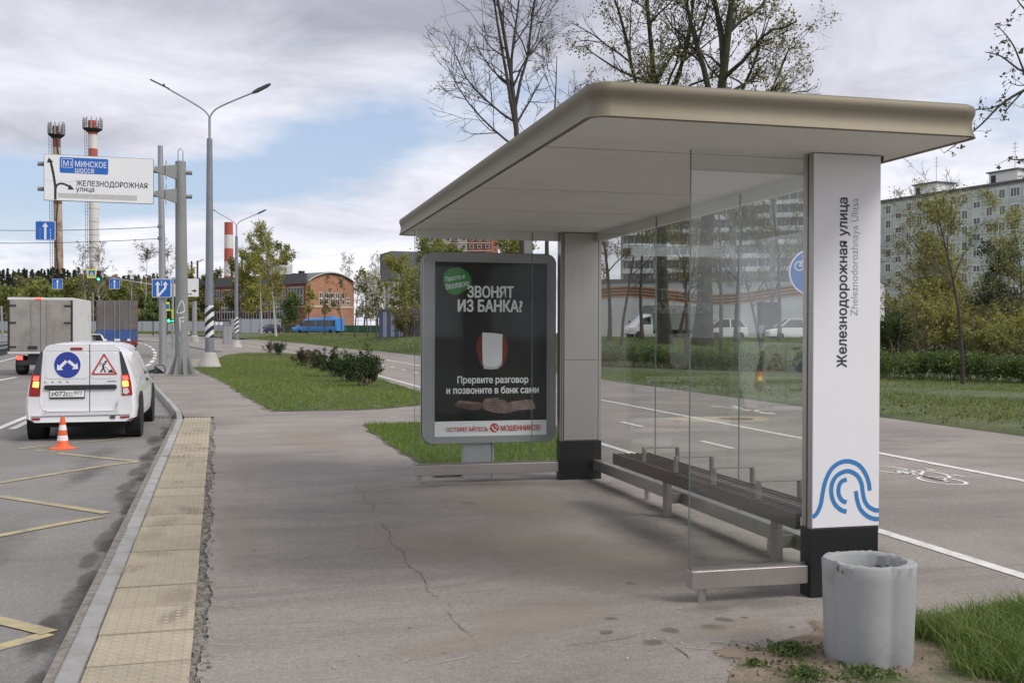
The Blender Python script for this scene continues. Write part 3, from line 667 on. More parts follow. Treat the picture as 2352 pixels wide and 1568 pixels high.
# ------------------------------------------------------------------ bench inside the shelter
M_wood = mat('dark_brown_slat', (.072, .057, .050), .55, 0, .25, 3, .1, 60, stretch=(1, .15, 1))
M_arm = mat('grey_painted_steel', (.24, .22, .21), .5, .5, .1, 5)
bn = thing('bench', 'dark slatted bench with steel armrests along the shelter rear glass', 'bench', (0, 0, 0))
BY0, BY1, BX0, BX1, BZ = 5.56, 8.72, 3.115, 3.455, .452
MB().bx(BX0, BX0+.035, BY0, BY1, BZ-.095, BZ).build('front_beam', M_wood, bn, bevel=.006)
for i in range(6):
    x = BX0+.052+.052*i; MB().bx(x+.003, x+.028, BY0, BY1, BZ-.03, BZ-.002).build('slat', M_wood, bn, bevel=.004)
for y in (8.02, 7.37, 6.71, 6.06):
    for x in (BX0+.02, BX1-.03): MB().bx(x-.012, x+.012, y-.022, y+.022, BZ+.001, BZ+.115).build('armrest_post', M_arm, bn, bevel=.006)
    MB().bx(BX0+.008, BX1-.018, y-.022, y+.022, BZ+.115, BZ+.123).build('armrest', M_arm, bn, bevel=.003)
for y in (8.05, 6.22):
    MB().bx(3.325, 3.375, y-.04, y+.04, 0, BZ-.03).build('leg', M_arm, bn, bevel=.006); MB().bx(BX0+.04, 3.45, y-.02, y+.02, BZ-.07, BZ-.031).build('bearer', M_arm, bn)
    MB().bx(3.376, 3.49, y-.018, y+.018, .11, .19).build('bracket', M_arm, bn)

# ------------------------------------------------------------------ advertising display behind the far glass
AY = 10.60
ad = thing('advertising_display', 'rounded grey lightbox with dark fraud warning poster behind the far glass', 'advertising display', (2.46, AY+.08, 0))
OX, OY = -2.46, -(AY+.08)
def local(o): o.location = (OX, OY, 0); return o
fl = PY(972, 800, AY); fr_ = PY(1277, 800, AY); ax0, ax1 = fl.x, fr_.x; az0, az1 = PY(1120, 1016, AY).z, PY(1120, 581, AY).z
fr_o = local(MB().prism(rrect(ax0, ax1, az0, az1, .10, 6), AY, AY+.05, 'xz').build('frame', M_grey_alu, ad, smooth=30, bevel=.006))
local(MB().prism(rrect(ax0-.006, ax1+.006, az0-.008, az1+.008, .11, 6), AY+.055, AY+.11, 'xz').build('case', mat('dark_case', (.07, .065, .06), .4, .3), ad, smooth=30))
local(MB().prism(rrect(ax0, ax1, az0, az1, .10, 6), AY+.115, AY+.165, 'xz').build('back_frame', M_grey_alu, ad, smooth=30))
def PU(x, y): p = PY((1020+x*.4463)/1.1216, (580+y*.4463)/1.1216, AY); return p.x, p.z
px0, pz1 = PU(226, 210); px1, pz0 = PU(868, 1207); _, zband = PU(500, 1128)
M_pdark = mat('poster_black', (.010, .010, .011), .35, 0, .2, 3); M_pwhite = mat('poster_white', (.90, .90, .91), .5, 0, .02, 4); M_pred = mat('poster_red', (.55, .03, .04), .5); M_pgreen = mat('poster_green', (.05, .28, .06), .45)
M_skin = mat('poster_skin', (.24, .16, .145), .6, 0, .5, 9, col2=(.38, .27, .24)); M_skind = mat('poster_skin_shadow', (.14, .075, .065), .6, 0, .4, 14); M_hair = mat('poster_dark_red', (.22, .04, .03), .6, 0, .5, 9); M_hood = mat('poster_hood', (.018, .015, .016), .6, 0, .3, 6)
local(MB().bx(px0, px1, AY-.004, AY-.001, zband, pz1).build('poster', M_pdark, ad)); local(MB().bx(px0, px1, AY-.004, AY-.001, pz0, zband-.0005).build('poster_strip', M_pwhite, ad))
def pflat(name, pts, m, lay=1): 
    q = [PU(*p) for p in pts]; return local(MB().prism(q, AY-.0060-.0012*lay, AY-.0049-.0012*lay, 'xz').build(name, m, ad))
def sm2(pts, k=4): return [(p.x, p.y) for p in smooth_line([(a, b, 0) for a, b in pts], k)]
pflat('hood', sm2([(550, 500), (490, 540), (455, 640), (440, 760), (380, 800), (352, 860), (345, 1000), (760, 1000), (750, 860), (705, 790), (660, 760), (650, 640), (612, 540), (550, 500)]), M_hood, 0)
pflat('hair', sm2([(500, 625), (475, 650), (464, 700), (476, 770), (500, 815), (560, 828), (610, 815), (636, 770), (645, 700), (638, 660), (610, 625), (500, 625)]), M_hair, 1)
pflat('paper', [(498, 619), (560, 622), (614, 629), (612, 780)]+[(600, 815), (585, 828), (545, 830), (510, 828), (500, 800), (497, 700)], M_pwhite, 2)
pflat('chin_line', sm2([(500, 790), (515, 812), (550, 818), (590, 812), (612, 785), (605, 815), (560, 824), (515, 820), (500, 790)]), mat('paper_shade', (.5, .48, .48), .6), 3)
pflat('forearm', sm2([(350, 1020), (368, 1010), (430, 1016), (490, 1022), (500, 1045), (470, 1065), (420, 1062), (352, 1045), (340, 1032), (350, 1020)]), M_skind, 1)
pflat('forearm_highlight', sm2([(356, 1018), (372, 1010), (430, 1017), (488, 1023), (470, 1032), (410, 1030), (358, 1026), (356, 1018)]), M_skin, 2)
pflat('clasped_hands', sm2([(498, 1035), (510, 1005), (540, 997), (590, 996), (596, 992), (594, 1004), (625, 1008), (640, 1022), (660, 1018), (720, 1010), (765, 1004), (790, 1015), (801, 1040), (797, 1060), (740, 1064), (690, 1070), (650, 1083), (600, 1083), (545, 1075), (505, 1058), (498, 1035)]), M_skin, 2)
for a, b in (((515, 1020), (600, 1030)), ((510, 1035), (605, 1045)), ((512, 1050), (605, 1060)), ((530, 1066), (615, 1072)), ((560, 1000), (625, 1024)), ((505, 1028), (560, 1022))):
    pflat('finger_line', [(a[0], a[1]), ((a[0]+b[0])/2, (a[1]+b[1])/2-3), (b[0], b[1]), ((a[0]+b[0])/2, (a[1]+b[1])/2+2)], M_skind, 3)
M_pshow = mat('poster_print_white', (.92, .92, .92), .5)
pflat('green_badge', sm2([(352, 244), (300, 255), (274, 290), (274, 330), (290, 375), (320, 398), (345, 403), (395, 380), (425, 350), (434, 318), (420, 280), (390, 255), (352, 244)]), M_pgreen, 1)
def ptext(s, m, x0, x1, ytop, ybot, bold, tilt=0, lay=3):
    (a, zb), (b, zt_) = PU(x0, ybot), PU(x1, ytop); R = face_xz(a, AY-.0062-.0012*lay, zb)
    if tilt: R = R @ Matrix.Rotation(tilt, 4, 'Z')
    return local(text(s, 'lettering', m, ad, R, b-a, zt_-zb, bold))
ptext('ЗВОНЯТ', M_pshow, 413, 677, 354, 417, .042); ptext('ИЗ БАНКА?', M_pshow, 358, 727, 433, 498, .042)
ptext('Прервите разговор', M_pshow, 355, 762, 869, 922, .034); ptext('и позвоните в банк сами', M_pshow, 291, 822, 927, 973, .034)
ptext('ОСТЕРЕГАЙТЕСЬ', M_pred, 289, 530, 1155, 1192, .018); ptext('МОШЕННИКОВ!', M_pred, 604, 832, 1149, 1186, .02)
ptext('Просто и', M_pshow, 288, 400, 300, 332, .02, .18); ptext('безопасно', M_pshow, 290, 424, 338, 372, .02, .18)
pflat('phone_badge', circ(568, 1168, 26, 24), M_pred, 1)
pflat('phone_sign', band2d([(p.x, p.y) for p in smooth_line([(555, 1158, 0), (558, 1170, 0), (568, 1180, 0), (580, 1182, 0)], 4)], 8), M_pwhite, 2)
for a in (13, 20): pflat('ring_mark', band2d([(566+a*math.cos(t), 1172-a*math.sin(t)) for t in np.linspace(.1, 1.4, 6)], 3), M_pwhite, 2)
gp = local(MB().bx(px0-.03, px1+.03, AY-.0245, AY-.0205, pz0-.03, pz1+.03).build('cover_glass', glass_mat('cover_glass', (.995, .995, .995), .001, 1.15, (.5, .5, .55)), ad))
pa, pb = PY(1062, 1000, AY+.08).x, PY(1133, 1000, AY+.08).x
local(MB().bx(pa, pb-.03, AY+.03, AY+.13, -.02, az0+.03).build('pedestal', M_grey_alu, ad, bevel=.01)); local(MB().bx(pb-.025, pb, AY+.04, AY+.12, -.02, az0+.03).build('pedestal_cover', M_grey_alu, ad, bevel=.006))
# steel post just behind the display
p_ = PD(1213, 560, 15.0); sp_ = thing('steel_post', 'plain square steel post rising behind the advertising display', 'post', (p_.x, p_.y, 0))
MB().bx(-.045, .045, -.045, .045, 0, 3.0).build('shaft', M_steel_d, sp_); MB().bx(-.09, .09, -.09, .09, 0, .015).build('base_plate', M_steel_d, sp_)

# ------------------------------------------------------------------ concrete litter urn
M_urn = mat('painted_concrete', (.30, .308, .31), .75, 0, .06, 3, .06, 40, dirt=(.19, .19, .19), dscale=5, dlo=.55, dhi=.8)
uc = W(1994, 1512); ur = thing('litter_bin', 'grey four lobed concrete litter bin beside the white pylon', 'litter bin', (uc.x, uc.y, 0), -.77)
def lobe(a, r):
    b = (a+math.pi/4) % (math.pi/2)-math.pi/4; return r*(.36*math.cos(b)+math.sqrt(.64**2-(.36*math.sin(b))**2))
def ring_pts(r, z, lob=True, n=72): return [((lobe(t, r) if lob else r)*math.cos(t), (lobe(t, r) if lob else r)*math.sin(t), z) for t in [2*math.pi*i/n for i in range(n)]]
rows = [ring_pts(.185, -.02), ring_pts(.197, .01), ring_pts(.203, .2), ring_pts(.209, .40), ring_pts(.211, .452), ring_pts(.204, .462), ring_pts(.168, .462, False), ring_pts(.160, .45, False), ring_pts(.155, .12, False), ring_pts(.01, .11, False)]
rr_ = random.Random(3); V = []
for i, rw in enumerate(rows):
    for j, (x, y, z) in enumerate(rw):
        w_ = .004 if i in (4, 5, 6) else .0012; V.append((x+rr_.uniform(-w_, w_)*.7, y+rr_.uniform(-w_, w_)*.7, z+(rr_.uniform(-w_, w_*.6) if i in (4, 5, 6) else 0)))
n = 72; F = [(i*n+j, i*n+(j+1) % n, (i+1)*n+(j+1) % n, (i+1)*n+j) for i in range(len(rows)-1) for j in range(n)]
body = MB().add(V, F).build('body', M_urn, ur, smooth=38)
for a, z, r in ((-2.1, .438, .016), (-1.95, .43, .01), (1.2, .40, .014), (1.5, .39, .02), (1.35, .37, .012)):
    ins = a > 0; R = .158 if ins else .2105
    MB().lathe([(r, 0), (r*.6, -.002 if ins else .002)], 9, (0, 0, 0), axis='x').xf(Matrix.Rotation(a, 4, 'Z') @ Matrix.Translation((R*(.995 if ins else lobe(a, 1)*1.0), 0, z))).build('soot_mark', M_stain, ur)
# ------------------------------------------------------------------ masts, signs, lamps, signals
M_galv = mat('galvanised_steel', (.31, .32, .335), .55, .45, .12, 2, .05, 60, stretch=(1, 1, .3), dirt=(.28, .27, .25), dscale=2.5, dlo=.52, dhi=.8)
M_mast = mat('weathered_mast', (.235, .245, .24), .75, .1, .14, 1.6, .15, 60, stretch=(1, 1, .3), dirt=(.2, .19, .17), dscale=2, dlo=.5, dhi=.75)
M_lampg = mat('lamp_pole_paint', (.21, .225, .255), .5, .3, .08, 2)
M_conc = mat('rough_concrete', (.40, .385, .36), .9, 0, .12, 3, .3, 50)
M_sblue = mat('sign_blue', (.015, .12, .47), .4, 0, .05, 4); M_swhite = mat('sign_white', (.74, .75, .76), .45, 0, .03, 3); M_sblack = mat('sign_black', (.02, .02, .025), .5)
M_sgrey = mat('sign_back_grey', (.36, .37, .38), .5, .4); M_spatch = mat('sign_patch', (.47, .47, .46), .6, 0, .08, 6); M_syel = mat('sign_yellow', (.72, .75, .05), .45)
M_lblack = mat('luminaire_black', (.06, .065, .07), .5)

def sign_face(parent, ox, w, h, polys, off=-.008):
    for name, poly, m, lay in polys:
        MB().prism([(p[0]+ox[0], p[1]+ox[1]) for p in poly], off-.0015*lay-.002, off-.0015*lay, 'xz').build(name, m, parent)
def arrow(x0, z0, x1, z1, w, hw, hl):
    a, b = Vector((x0, z0)), Vector((x1, z1)); d = (b-a).normalized(); n = Vector((-d.y, d.x)); c = b-d*hl
    return [tuple(q) for q in (a+n*w/2, c+n*w/2, c+n*hw/2, b, c-n*hw/2, c-n*w/2, a-n*w/2)]
# direction sign on its cantilever mast
b0 = W(418, 862); gp_ = thing('direction_sign_mast', 'tall grey cantilever mast carrying the white road direction sign', 'road sign', b0, 0)
D0 = (b0-Vector((0, 0, EYE))).dot(_fw)
def zat(py, D=None): return EYE+((765-(py))/FPX)*(D or D0)-b0.z+0.0*(py)
ztop = PD(408, 372, D0).z
MB().tube([(0, 0, 0), (-.02, 0, ztop*.5), (-.05, 0, ztop)], [.235, .20, .175], 14).build('mast', M_mast, gp_, smooth=40)
MB().bx(-.48, .48, -.48, .48, .005, .04).build('base_plate', M_mast, gp_)
for i in range(8):
    a = i*math.pi/4+.2; c_, s_ = math.cos(a), math.sin(a)
    MB().add([(c_*.18-s_*.012, s_*.18+c_*.012, .04), (c_*.46-s_*.012, s_*.46+c_*.012, .04), (c_*.18-s_*.012, s_*.18+c_*.012, .78), (c_*.18+s_*.012, s_*.18-c_*.012, .04), (c_*.46+s_*.012, s_*.46-c_*.012, .04), (c_*.18+s_*.012, s_*.18-c_*.012, .78)],
             [(0, 1, 2), (5, 4, 3), (1, 4, 5, 2), (0, 3, 4, 1)]).build('gusset', M_mast, gp_)
MB().tube([(-.13, 0, ztop), (-.13, 0, ztop+.35), (-.05, 0, ztop+.45), (.03, 0, ztop+.35), (.03, 0, ztop)], .018, 6).build('lifting_loop', M_galv, gp_)
BL, BR = PD(101.5, 457, D0*.945), PD(352, 470, D0*.972); uu = (BR-BL); uu.z = 0; SW = uu.length; uu.normalize(); SH = 1.47
bz = (BL.z+BR.z)/2-b0.z; ang = math.atan2(uu.y, uu.x)
bo = BL-b0; bo.z = bz
# arms: two tubes with tapered brackets
nn = Vector((-uu.y, uu.x, 0))
for vz in (.80, .25):
    z = bz+SH*vz; a = Vector((bo.x, bo.y, z))+nn*.16-uu*.22; bq = Vector((.33, 0, z))
    MB().tube([a, (0, 0, z), bq], .07, 10).build('arm', M_lampg, gp_, smooth=40)
    e = Vector((bo.x, bo.y, z))+uu*(SW+.03)+nn*.16
    vs = []
    for k, hh in ((0, .07), (1, .26)):
        q = e.lerp(Vector((-.12, 0, z)), k)
        vs += [q+nn*(-.05-.05*k)+Vector((0, 0, -hh)), q+nn*(-.05-.05*k)+Vector((0, 0, hh)), q+nn*(.05+.05*k)+Vector((0, 0, hh)), q+nn*(.05+.05*k)+Vector((0, 0, -hh))]
    MB().add(vs, [(0, 1, 2, 3), (7, 6, 5, 4), (0, 4, 5, 1), (1, 5, 6, 2), (2, 6, 7, 3), (3, 7, 4, 0)]).build('bracket', M_mast, gp_)
    MB().tube([e.lerp(Vector((0, 0, z)), .42)+Vector((0, 0, -.33))-nn*.1, e.lerp(Vector((0, 0, z)), .42)+Vector((0, 0, .33))-nn*.1], .018, 6).build('clamp', M_galv, gp_)
bd = bpy.data.objects.new('sign_board', None)
me_b = MB().prism(rrect(0, SW, 0, SH, .03, 3), 0, .03, 'xz'); bd = me_b.build('sign_board', M_swhite, gp_); bd.location = bo; bd.rotation_euler = (0, 0, ang)
MB().prism(rrect(-.015, SW+.015, -.015, SH+.015, .04, 3), .031, .05, 'xz').build('border', mat('sign_rim', (.08, .08, .09), .5), bd)
def bpx(x, y):
    u = (x-352)/882; top = 628+57*u; bot = 982+43*u; return (u*SW, (bot-y)/(bot-top)*SH)
x0, z1 = bpx(474, 652); x1, z0 = bpx(864, 797)
sign_face(bd, (0, 0), SW, SH, [('blue_panel', rrect(x0, x1, z0, z1, .05, 4), M_sblue, 0)], 0)
q0, q1 = bpx(488, 733), bpx(580, 668)
sign_face(bd, (0, 0), 0, 0, [('route_frame', rrect(q0[0], q1[0], q0[1], q1[1], .03, 3), M_swhite, 1), ('route_field', rrect(q0[0]+.015, q1[0]-.015, q0[1]+.015, q1[1]-.015, .02, 3), M_sblue, 2)], 0)
def btext(s, m, xa, ya, xb, yb, bold, lay):      # xa,ya lower left; xb,yb upper right
    a, b = bpx(xa, ya), bpx(xb, yb); text(s, 'lettering', m, bd, face_xz(a[0], -.0025-.0015*lay, a[1]), b[0]-a[0], b[1]-a[1], bold)
btext('М1', M_swhite, 503, 722, 568, 684, 0, 3); btext('МИНСКОЕ', M_swhite, 598, 730, 850, 700, .006, 2); btext('шоссе', M_swhite, 597, 776, 750, 750, .006, 2)
btext('ЖЕЛЕЗНОДОРОЖНАЯ', M_sblack, 606, 886, 1185, 866, .012, 1); btext('улица', M_sblack, 605, 930, 750, 897, .012, 1)
ln = [bpx(*p) for p in ((440, 983), (440, 880), (424, 780), (404, 690))]
sign_face(bd, (0, 0), 0, 0, [('route_line', band2d(ln, .075), M_sblack, 0), ('arrow_head', [bpx(373, 695), bpx(388, 655), bpx(424, 690)], M_sblack, 1),
    ('branch_line', band2d([(p.x, p.y) for p in smooth_line([(*bpx(443, 895), 0), (*bpx(455, 868), 0), (*bpx(485, 858), 0), (*bpx(520, 866), 0), (*bpx(555, 885), 0)], 4)], .06), M_sblack, 2), ('arrow_head', [bpx(538, 905), bpx(590, 906), bpx(555, 866)], M_sblack, 3),
    ('grey_patch', [bpx(462, 966), bpx(1100, 1000), bpx(1102, 960), bpx(462, 930)], M_spatch, 0)], 0)
for vz in (.42,): MB().bx(0.02, SW-.02, -.0015, -.0005, SH*vz, SH*vz+.006).build('panel_joint', M_sgrey, bd)
# scrawl of grey spray paint on the mast
M_spray = mat('spray_paint', (.62, .62, .60), .7)
for st_ in ([(-.14, 2.2), (0.02, 2.55), (.10, 2.2), (-.12, 2.12), (-.13, 2.22)], [(-.1, 1.95), (.1, 1.98)], [(-.06, 1.95), (-.02, 1.5)], [(-.06, 1.82), (.08, 1.85)], [(-.08, 1.35), (.08, .88)], [(.07, 1.38), (-.03, 1.15), (.08, 1.0), (-.06, .82)]):
    P = smooth_line([(x, 0, z) for x, z in st_], 4); pts = []
    for p in P:
        r = .212; a = math.asin(max(-1, min(1, p.x/r))); pts.append((math.sin(a)*r-.01, -math.cos(a)*r-.004, p.z))
    mb = MB(); L_ = []
    for i, p in enumerate(pts):
        d = Vector(pts[min(i+1, len(pts)-1)])-Vector(pts[max(i-1, 0)]); d.normalize(); n_ = Vector((-d.z, 0, d.x))*.018
        L_ += [Vector(p)+n_, Vector(p)-n_]
    mb.add(L_, [(2*i, 2*i+1, 2*i+3, 2*i+2) for i in range(len(pts)-1)]).build('graffiti_stroke', M_spray, gp_)

# cable mast with the lane sign
b1 = W(374, 847); D1 = (b1-Vector((0, 0, EYE))).dot(_fw); zt1 = PD(364, 336, D1).z
cm = thing('cable_mast', 'plain galvanised mast with a blue lane sign behind the cantilever mast', 'mast', b1)
MB().tube([(0, 0, 0), (0, 0, .9), (-.04, 0, zt1*.6), (-.10, 0, zt1)], [.155, .15, .125, .10], 14).build('mast', M_galv, cm, smooth=40)
for py in (521, 548): MB().tube([(-.07, 0, PD(370, py, D1).z-.06), (-.07, 0, PD(370, py, D1).z+.06)], .135, 12).build('cable_clamp', M_lampg, cm)
def lane_plate(parent, loc, w, kind):
    o = bpy.data.objects.new('sign', None)
    o = MB().prism(rrect(-w/2, w/2, 0, w, .06*w, 3), 0, .02, 'xz').build('sign_plate', M_swhite, parent); o.location = loc; o.rotation_euler = (0, 0, -YAW*.5)
    sign_face(o, (0, 0), w, w, [('field', rrect(-w*.475, w*.475, w*.025, w*.975, .05*w, 3), M_sblue, 0)], 0)
    if kind == 'straight':
        sign_face(o, (0, 0), w, w, [('arrow', arrow(0, .05*w, 0, .92*w, .11*w, .30*w, .22*w), M_swhite, 1)]+[('lane_tick', rrect(s*w*.26-.012, s*w*.26+.012, z*w, (z+.09)*w, .002, 1), M_swhite, 1) for s in (-1, 1) for z in (.05, .2, .35, .5)], 0)
    else:
        sign_face(o, (0, 0), w, w, [('arrow', arrow(-.20*w, .05*w, -.20*w, .88*w, .11*w, .28*w, .2*w), M_swhite, 1), ('arrow', arrow(.2*w, .48*w, .2*w, .88*w, .11*w, .28*w, .2*w), M_swhite, 1), ('branch', band2d([(-.18*w, .07*w), (.2*w, .52*w)], .11*w), M_swhite, 2), ('lane_tick', rrect(-.012, .012, .62*w, .9*w, .002, 1), M_swhite, 1)], 0)
    return o
s1 = PD(371, 683, D1-.25)-b1; lane_plate(cm, s1, .735, 'split')
def cable(name, label, a, b, r, sag, cat='cable'):
    P = [a.lerp(b, t)-Vector((0, 0, sag*4*t*(1-t))) for t in np.linspace(0, 1, 15)]
    tag(MB().tube(P, r, 5).build(name, M_lblack, None), label, cat)
e1 = b1+Vector((-.1, 0, 0))
for py, pl_, lab in ((521, 514, 'upper'), (548, 546, 'lower')):
    a = PD(368, py, D1); b = PD(-420, pl_-6, D1*1.02); cable('overhead_cable', f'{lab} thin cable stretched left from the galvanised mast', a, b, .013, .25)
hs = thing('hanging_lane_sign', 'large blue straight ahead lane sign hung on the cables under the direction sign', 'road sign', PD(104, 552, D1*.995))
lane_plate(hs, (0, 0, 0), .77, 'straight'); MB().tube([(-.2, .03, .02), (-.2, .03, .80)], .012, 5).build('hanger', M_lblack, hs); MB().tube([(.2, .03, .02), (.2, .03, .80)], .012, 5).build('hanger', M_lblack, hs)
lm_ = PD(-430, 765, D1*1.02); om = thing('cable_mast', 'far end mast of the cables beyond the left edge', 'mast', (lm_.x, lm_.y, -.1)); MB().tube([(0, 0, 0), (0, 0, zt1)], [.15, .1], 10).build('mast', M_galv, om)
DS = 92
for px, lab in ((132, 'small blue lane sign hung between the chimney and the box truck'), (263, 'small blue lane sign hung above the blue lorry')):
    o = thing('hanging_lane_sign', lab, 'road sign', PD(px, 663.5, DS)); lane_plate(o, (0, 0, 0), .87, 'straight'); MB().tube([(0, .03, .3), (0, .03, 1.0)], .012, 5).build('hanger', M_lblack, o)
cable('overhead_cable', 'thin cable carrying the two small blue lane signs', PD(400, 640, DS+.1), PD(-160, 636, DS+.1), .006, .05)

# street lamps
def stripes_mat():
    m = bpy.data.materials.new('black_white_stripes'); m.use_nodes = True; nt = m.node_tree; N = nt.nodes.new; L = nt.links.new; b = nt.nodes['Principled BSDF']; b.inputs['Roughness'].default_value = .6
    tc = N('ShaderNodeTexCoord'); sp = N('ShaderNodeSeparateXYZ'); L(tc.outputs['Object'], sp.inputs[0])
    a = N('ShaderNodeMath'); a.operation = 'MULTIPLY_ADD'; L(sp.outputs[0], a.inputs[0]); a.inputs[1].default_value = -.9; L(sp.outputs[2], a.inputs[2])
    f = N('ShaderNodeMath'); f.operation = 'PINGPONG'; L(a.outputs[0], f.inputs[0]); f.inputs[1].default_value = .19
    g = N('ShaderNodeMath'); g.operation = 'GREATER_THAN'; L(f.outputs[0], g.inputs[0]); g.inputs[1].default_value = .095
    mx = N('ShaderNodeMix'); mx.data_type = 'RGBA'; L(g.outputs[0], mx.inputs[0]); mx.inputs[6].default_value = (.02, .02, .025, 1); mx.inputs[7].default_value = (.7, .7, .7, 1); L(mx.outputs[2], b.inputs['Base Color']); return m
M_str = stripes_mat()
def lamp(label, loc):
    t = thing('street_lamp', label, 'street lamp', loc, -YAW, 'double arm street lamps along the road')
    MB().lathe([(.50, 0), (.47, .06), (.26, .62), (.2, .63)], 18).build('base', M_conc, t, smooth=40)
    MB().tube([(0, 0, .3), (0, 0, 5), (0, 0, 9.6)], [.185, .155, .115], 14).build('pole', M_lampg, t, smooth=40)
    MB().tube([(0, 0, 9.55), (0, 0, 10.45)], .055, 8).build('neck', M_galv, t, smooth=40)
    MB().lathe([(.186, 1.25), (.182, 2.6)], 16).build('warning_sleeve', M_str, t, smooth=40)
    for s_, L_, h_ in ((-1, 1.75, 1.15), (1, 1.85, 1.0)):
        P = smooth_line([(0, 0, 10.3), (s_*.06, 0, 10.6), (s_*.45, 0, 10.95), (s_*L_, 0, 10.55+h_)], 5)
        MB().tube(P, .034, 8).build('arm', M_galv, t, smooth=40)
        a = Vector((s_*(L_-.05), 0, 10.54+h_)); d = Vector((s_*.86, 0, .42)).normalized()
        if s_ > 0: MB().add([a+d*q+Vector((0, y_, z_)) for q, w_, hh in ((0, .05, .05), (.22, .13, .07), (.7, .12, .06), (.85, .07, .03)) for y_, z_ in ((-w_, -hh), (w_, -hh), (w_, hh*.6), (-w_, hh*.6))],
            [(4*i+j, 4*i+(j+1) % 4, 4*i+4+(j+1) % 4, 4*i+4+j) for i in range(3) for j in range(4)]+[(3, 2, 1, 0), (12, 13, 14, 15)]).build('luminaire', M_lblack, t, smooth=30)
        else: MB().bar(a, a+d*.85, .24, .05).build('luminaire', M_lblack, t); MB().lathe([(.05, 0), (.05, .09)], 8, a+d*.25).build('sensor', M_lblack, t)
    return t
lamp0 = lamp('nearest double arm street lamp with black and white stripes on its pole', W(481, 843))
l2 = dup(lamp0, GD(543, 97), -YAW, 'second double arm street lamp standing in front of the striped red chimney', 1.06)
l3 = dup(lamp0, GD(430, 178), -YAW, 'farthest double arm street lamp seen behind the cantilever mast', 1.06)
p = GD(887, 150); cl = thing('street_lamp', 'old concrete street lamp with one curved arm above the blossom trees', 'street lamp', p)
MB().tube([(0, 0, 0), (.03, 0, 6.9)], [.19, .13], 8).build('pole', M_conc, cl); MB().tube([(.03, 0, 6.5), (.03, 0, 7.4)], .2, 8).build('clamp', M_sblack, cl)
MB().tube(smooth_line([(.05, 0, 7.3), (.06, 0, 8.2), (.25, 0, 8.9), (1.3, 0, 10.0)], 4), .05, 6).build('arm', M_galv, cl); MB().bar((1.2, 0, 9.95), (1.75, 0, 10.1), .22, .12).build('luminaire', M_lblack, cl)

# signals
M_green = mat('green_signal', (.0, .3, .12), .4, emit=(.05, 1, .45, 3.0)); M_redl = mat('dull_red_lens', (.06, .01, .01), .4)
def head(parent, loc, s=1.0, back=None):
    o = MB().bx(-.16*s, .16*s, 0, .14, 0, .92*s).build('signal_head', M_sblack, parent); o.location = loc
    if back: b_ = MB().bx(-.28*s, .28*s, .15, .17, -.08, 1.0*s).build('backboard', M_syel, o)
    for k, m_ in ((2, M_redl), (1, M_redl), (0, M_green)):
        MB().lathe([(.115*s, -.012), (.115*s, .01)], 14, (0, 0, (.16+.30*k)*s), axis='y').build('lens', m_, o); MB().add([(math.cos(a)*.125*s, y_, (.16+.30*k)*s+math.sin(a)*.125*s) for y_ in (-.16, 0) for a in np.linspace(0, math.pi, 7)], [(i, i+1, i+8, i+7) for i in range(6)]).build('visor', M_sblack, o)
    return o
p = GD(397, 92, -.05); ts = thing('traffic_signal', 'signal mast with long arm and green lights behind the cantilever mast', 'traffic light', p, -YAW)
def loc_in(t, w): return Matrix.Rotation(-t.rotation_euler.z, 4, 'Z') @ (Vector(w)-Vector(t.location))
MB().tube([(0, 0, 0), (0, 0, 6.2)], [.12, .09], 10).build('mast', M_galv, ts); a = loc_in(ts, PD(232, 633, 90)); MB().tube([(0, 0, 5.3), (a.x*.5, a.y*.5, 5.75), (a.x, a.y, a.z)], [.06, .05, .03], 8).build('arm', M_galv, ts)
head(ts, loc_in(ts, PD(226.5, 645, 89.7)), .95); o = MB().prism(rrect(-.38, .38, 0, .76, .05, 3), 0, .02, 'xz').build('crossing_sign', M_syel, ts); o.location = loc_in(ts, PD(210.5, 638.5, 89.6))
sign_face(o, (0, 0), 0, 0, [('field', rrect(-.27, .27, .11, .65, .03, 3), M_sblue, 0), ('triangle', [(-.2, .16), (.2, .16), (0, .56)], M_swhite, 1), ('walker', band2d([(-.06, .18), (.0, .3), (.0, .42)], .05), M_sblack, 2), ('walker', band2d([(.07, .18), (0, .32)], .05), M_sblack, 3)], 0)
head(ts, loc_in(ts, PD(388, 741, 90)), 1.1, True); ex = MB().bx(-.02, .3, 0, .12, 0, .3).build('arrow_section', M_sblack, ts); ex.location = loc_in(ts, PD(393, 741, 89.8)); MB().prism(arrow(.02, .15, .26, .15, .05, .16, .1), -.012, -.002, 'xz').build('green_arrow', M_green, ex)
o = MB().prism(rrect(-.2, .2, 0, .8, .03, 2), 0, .02, 'xz').build('yellow_plate', M_syel, ts); o.location = loc_in(ts, PD(384, 715, 90)); sign_face(o, (0, 0), 0, 0, [('field', rrect(-.13, .16, .2, .62, .02, 2), M_sblue, 0)], 0)
p = GD(215, 96, -.1); tp = thing('thin_post', 'thin grey post standing between the box truck and the blue lorry', 'post', p); MB().tube([(0, 0, 0), (-.05, 0, 5.0)], [.07, .05], 8).build('shaft', M_galv, tp)
p = GD(7, 85, -.1); tp = thing('thin_post', 'grey post at the left picture edge above the truck', 'post', p); MB().tube([(0, 0, 0), (-.12, 0, 3.6)], [.1, .08], 8).build('shaft', M_galv, tp)
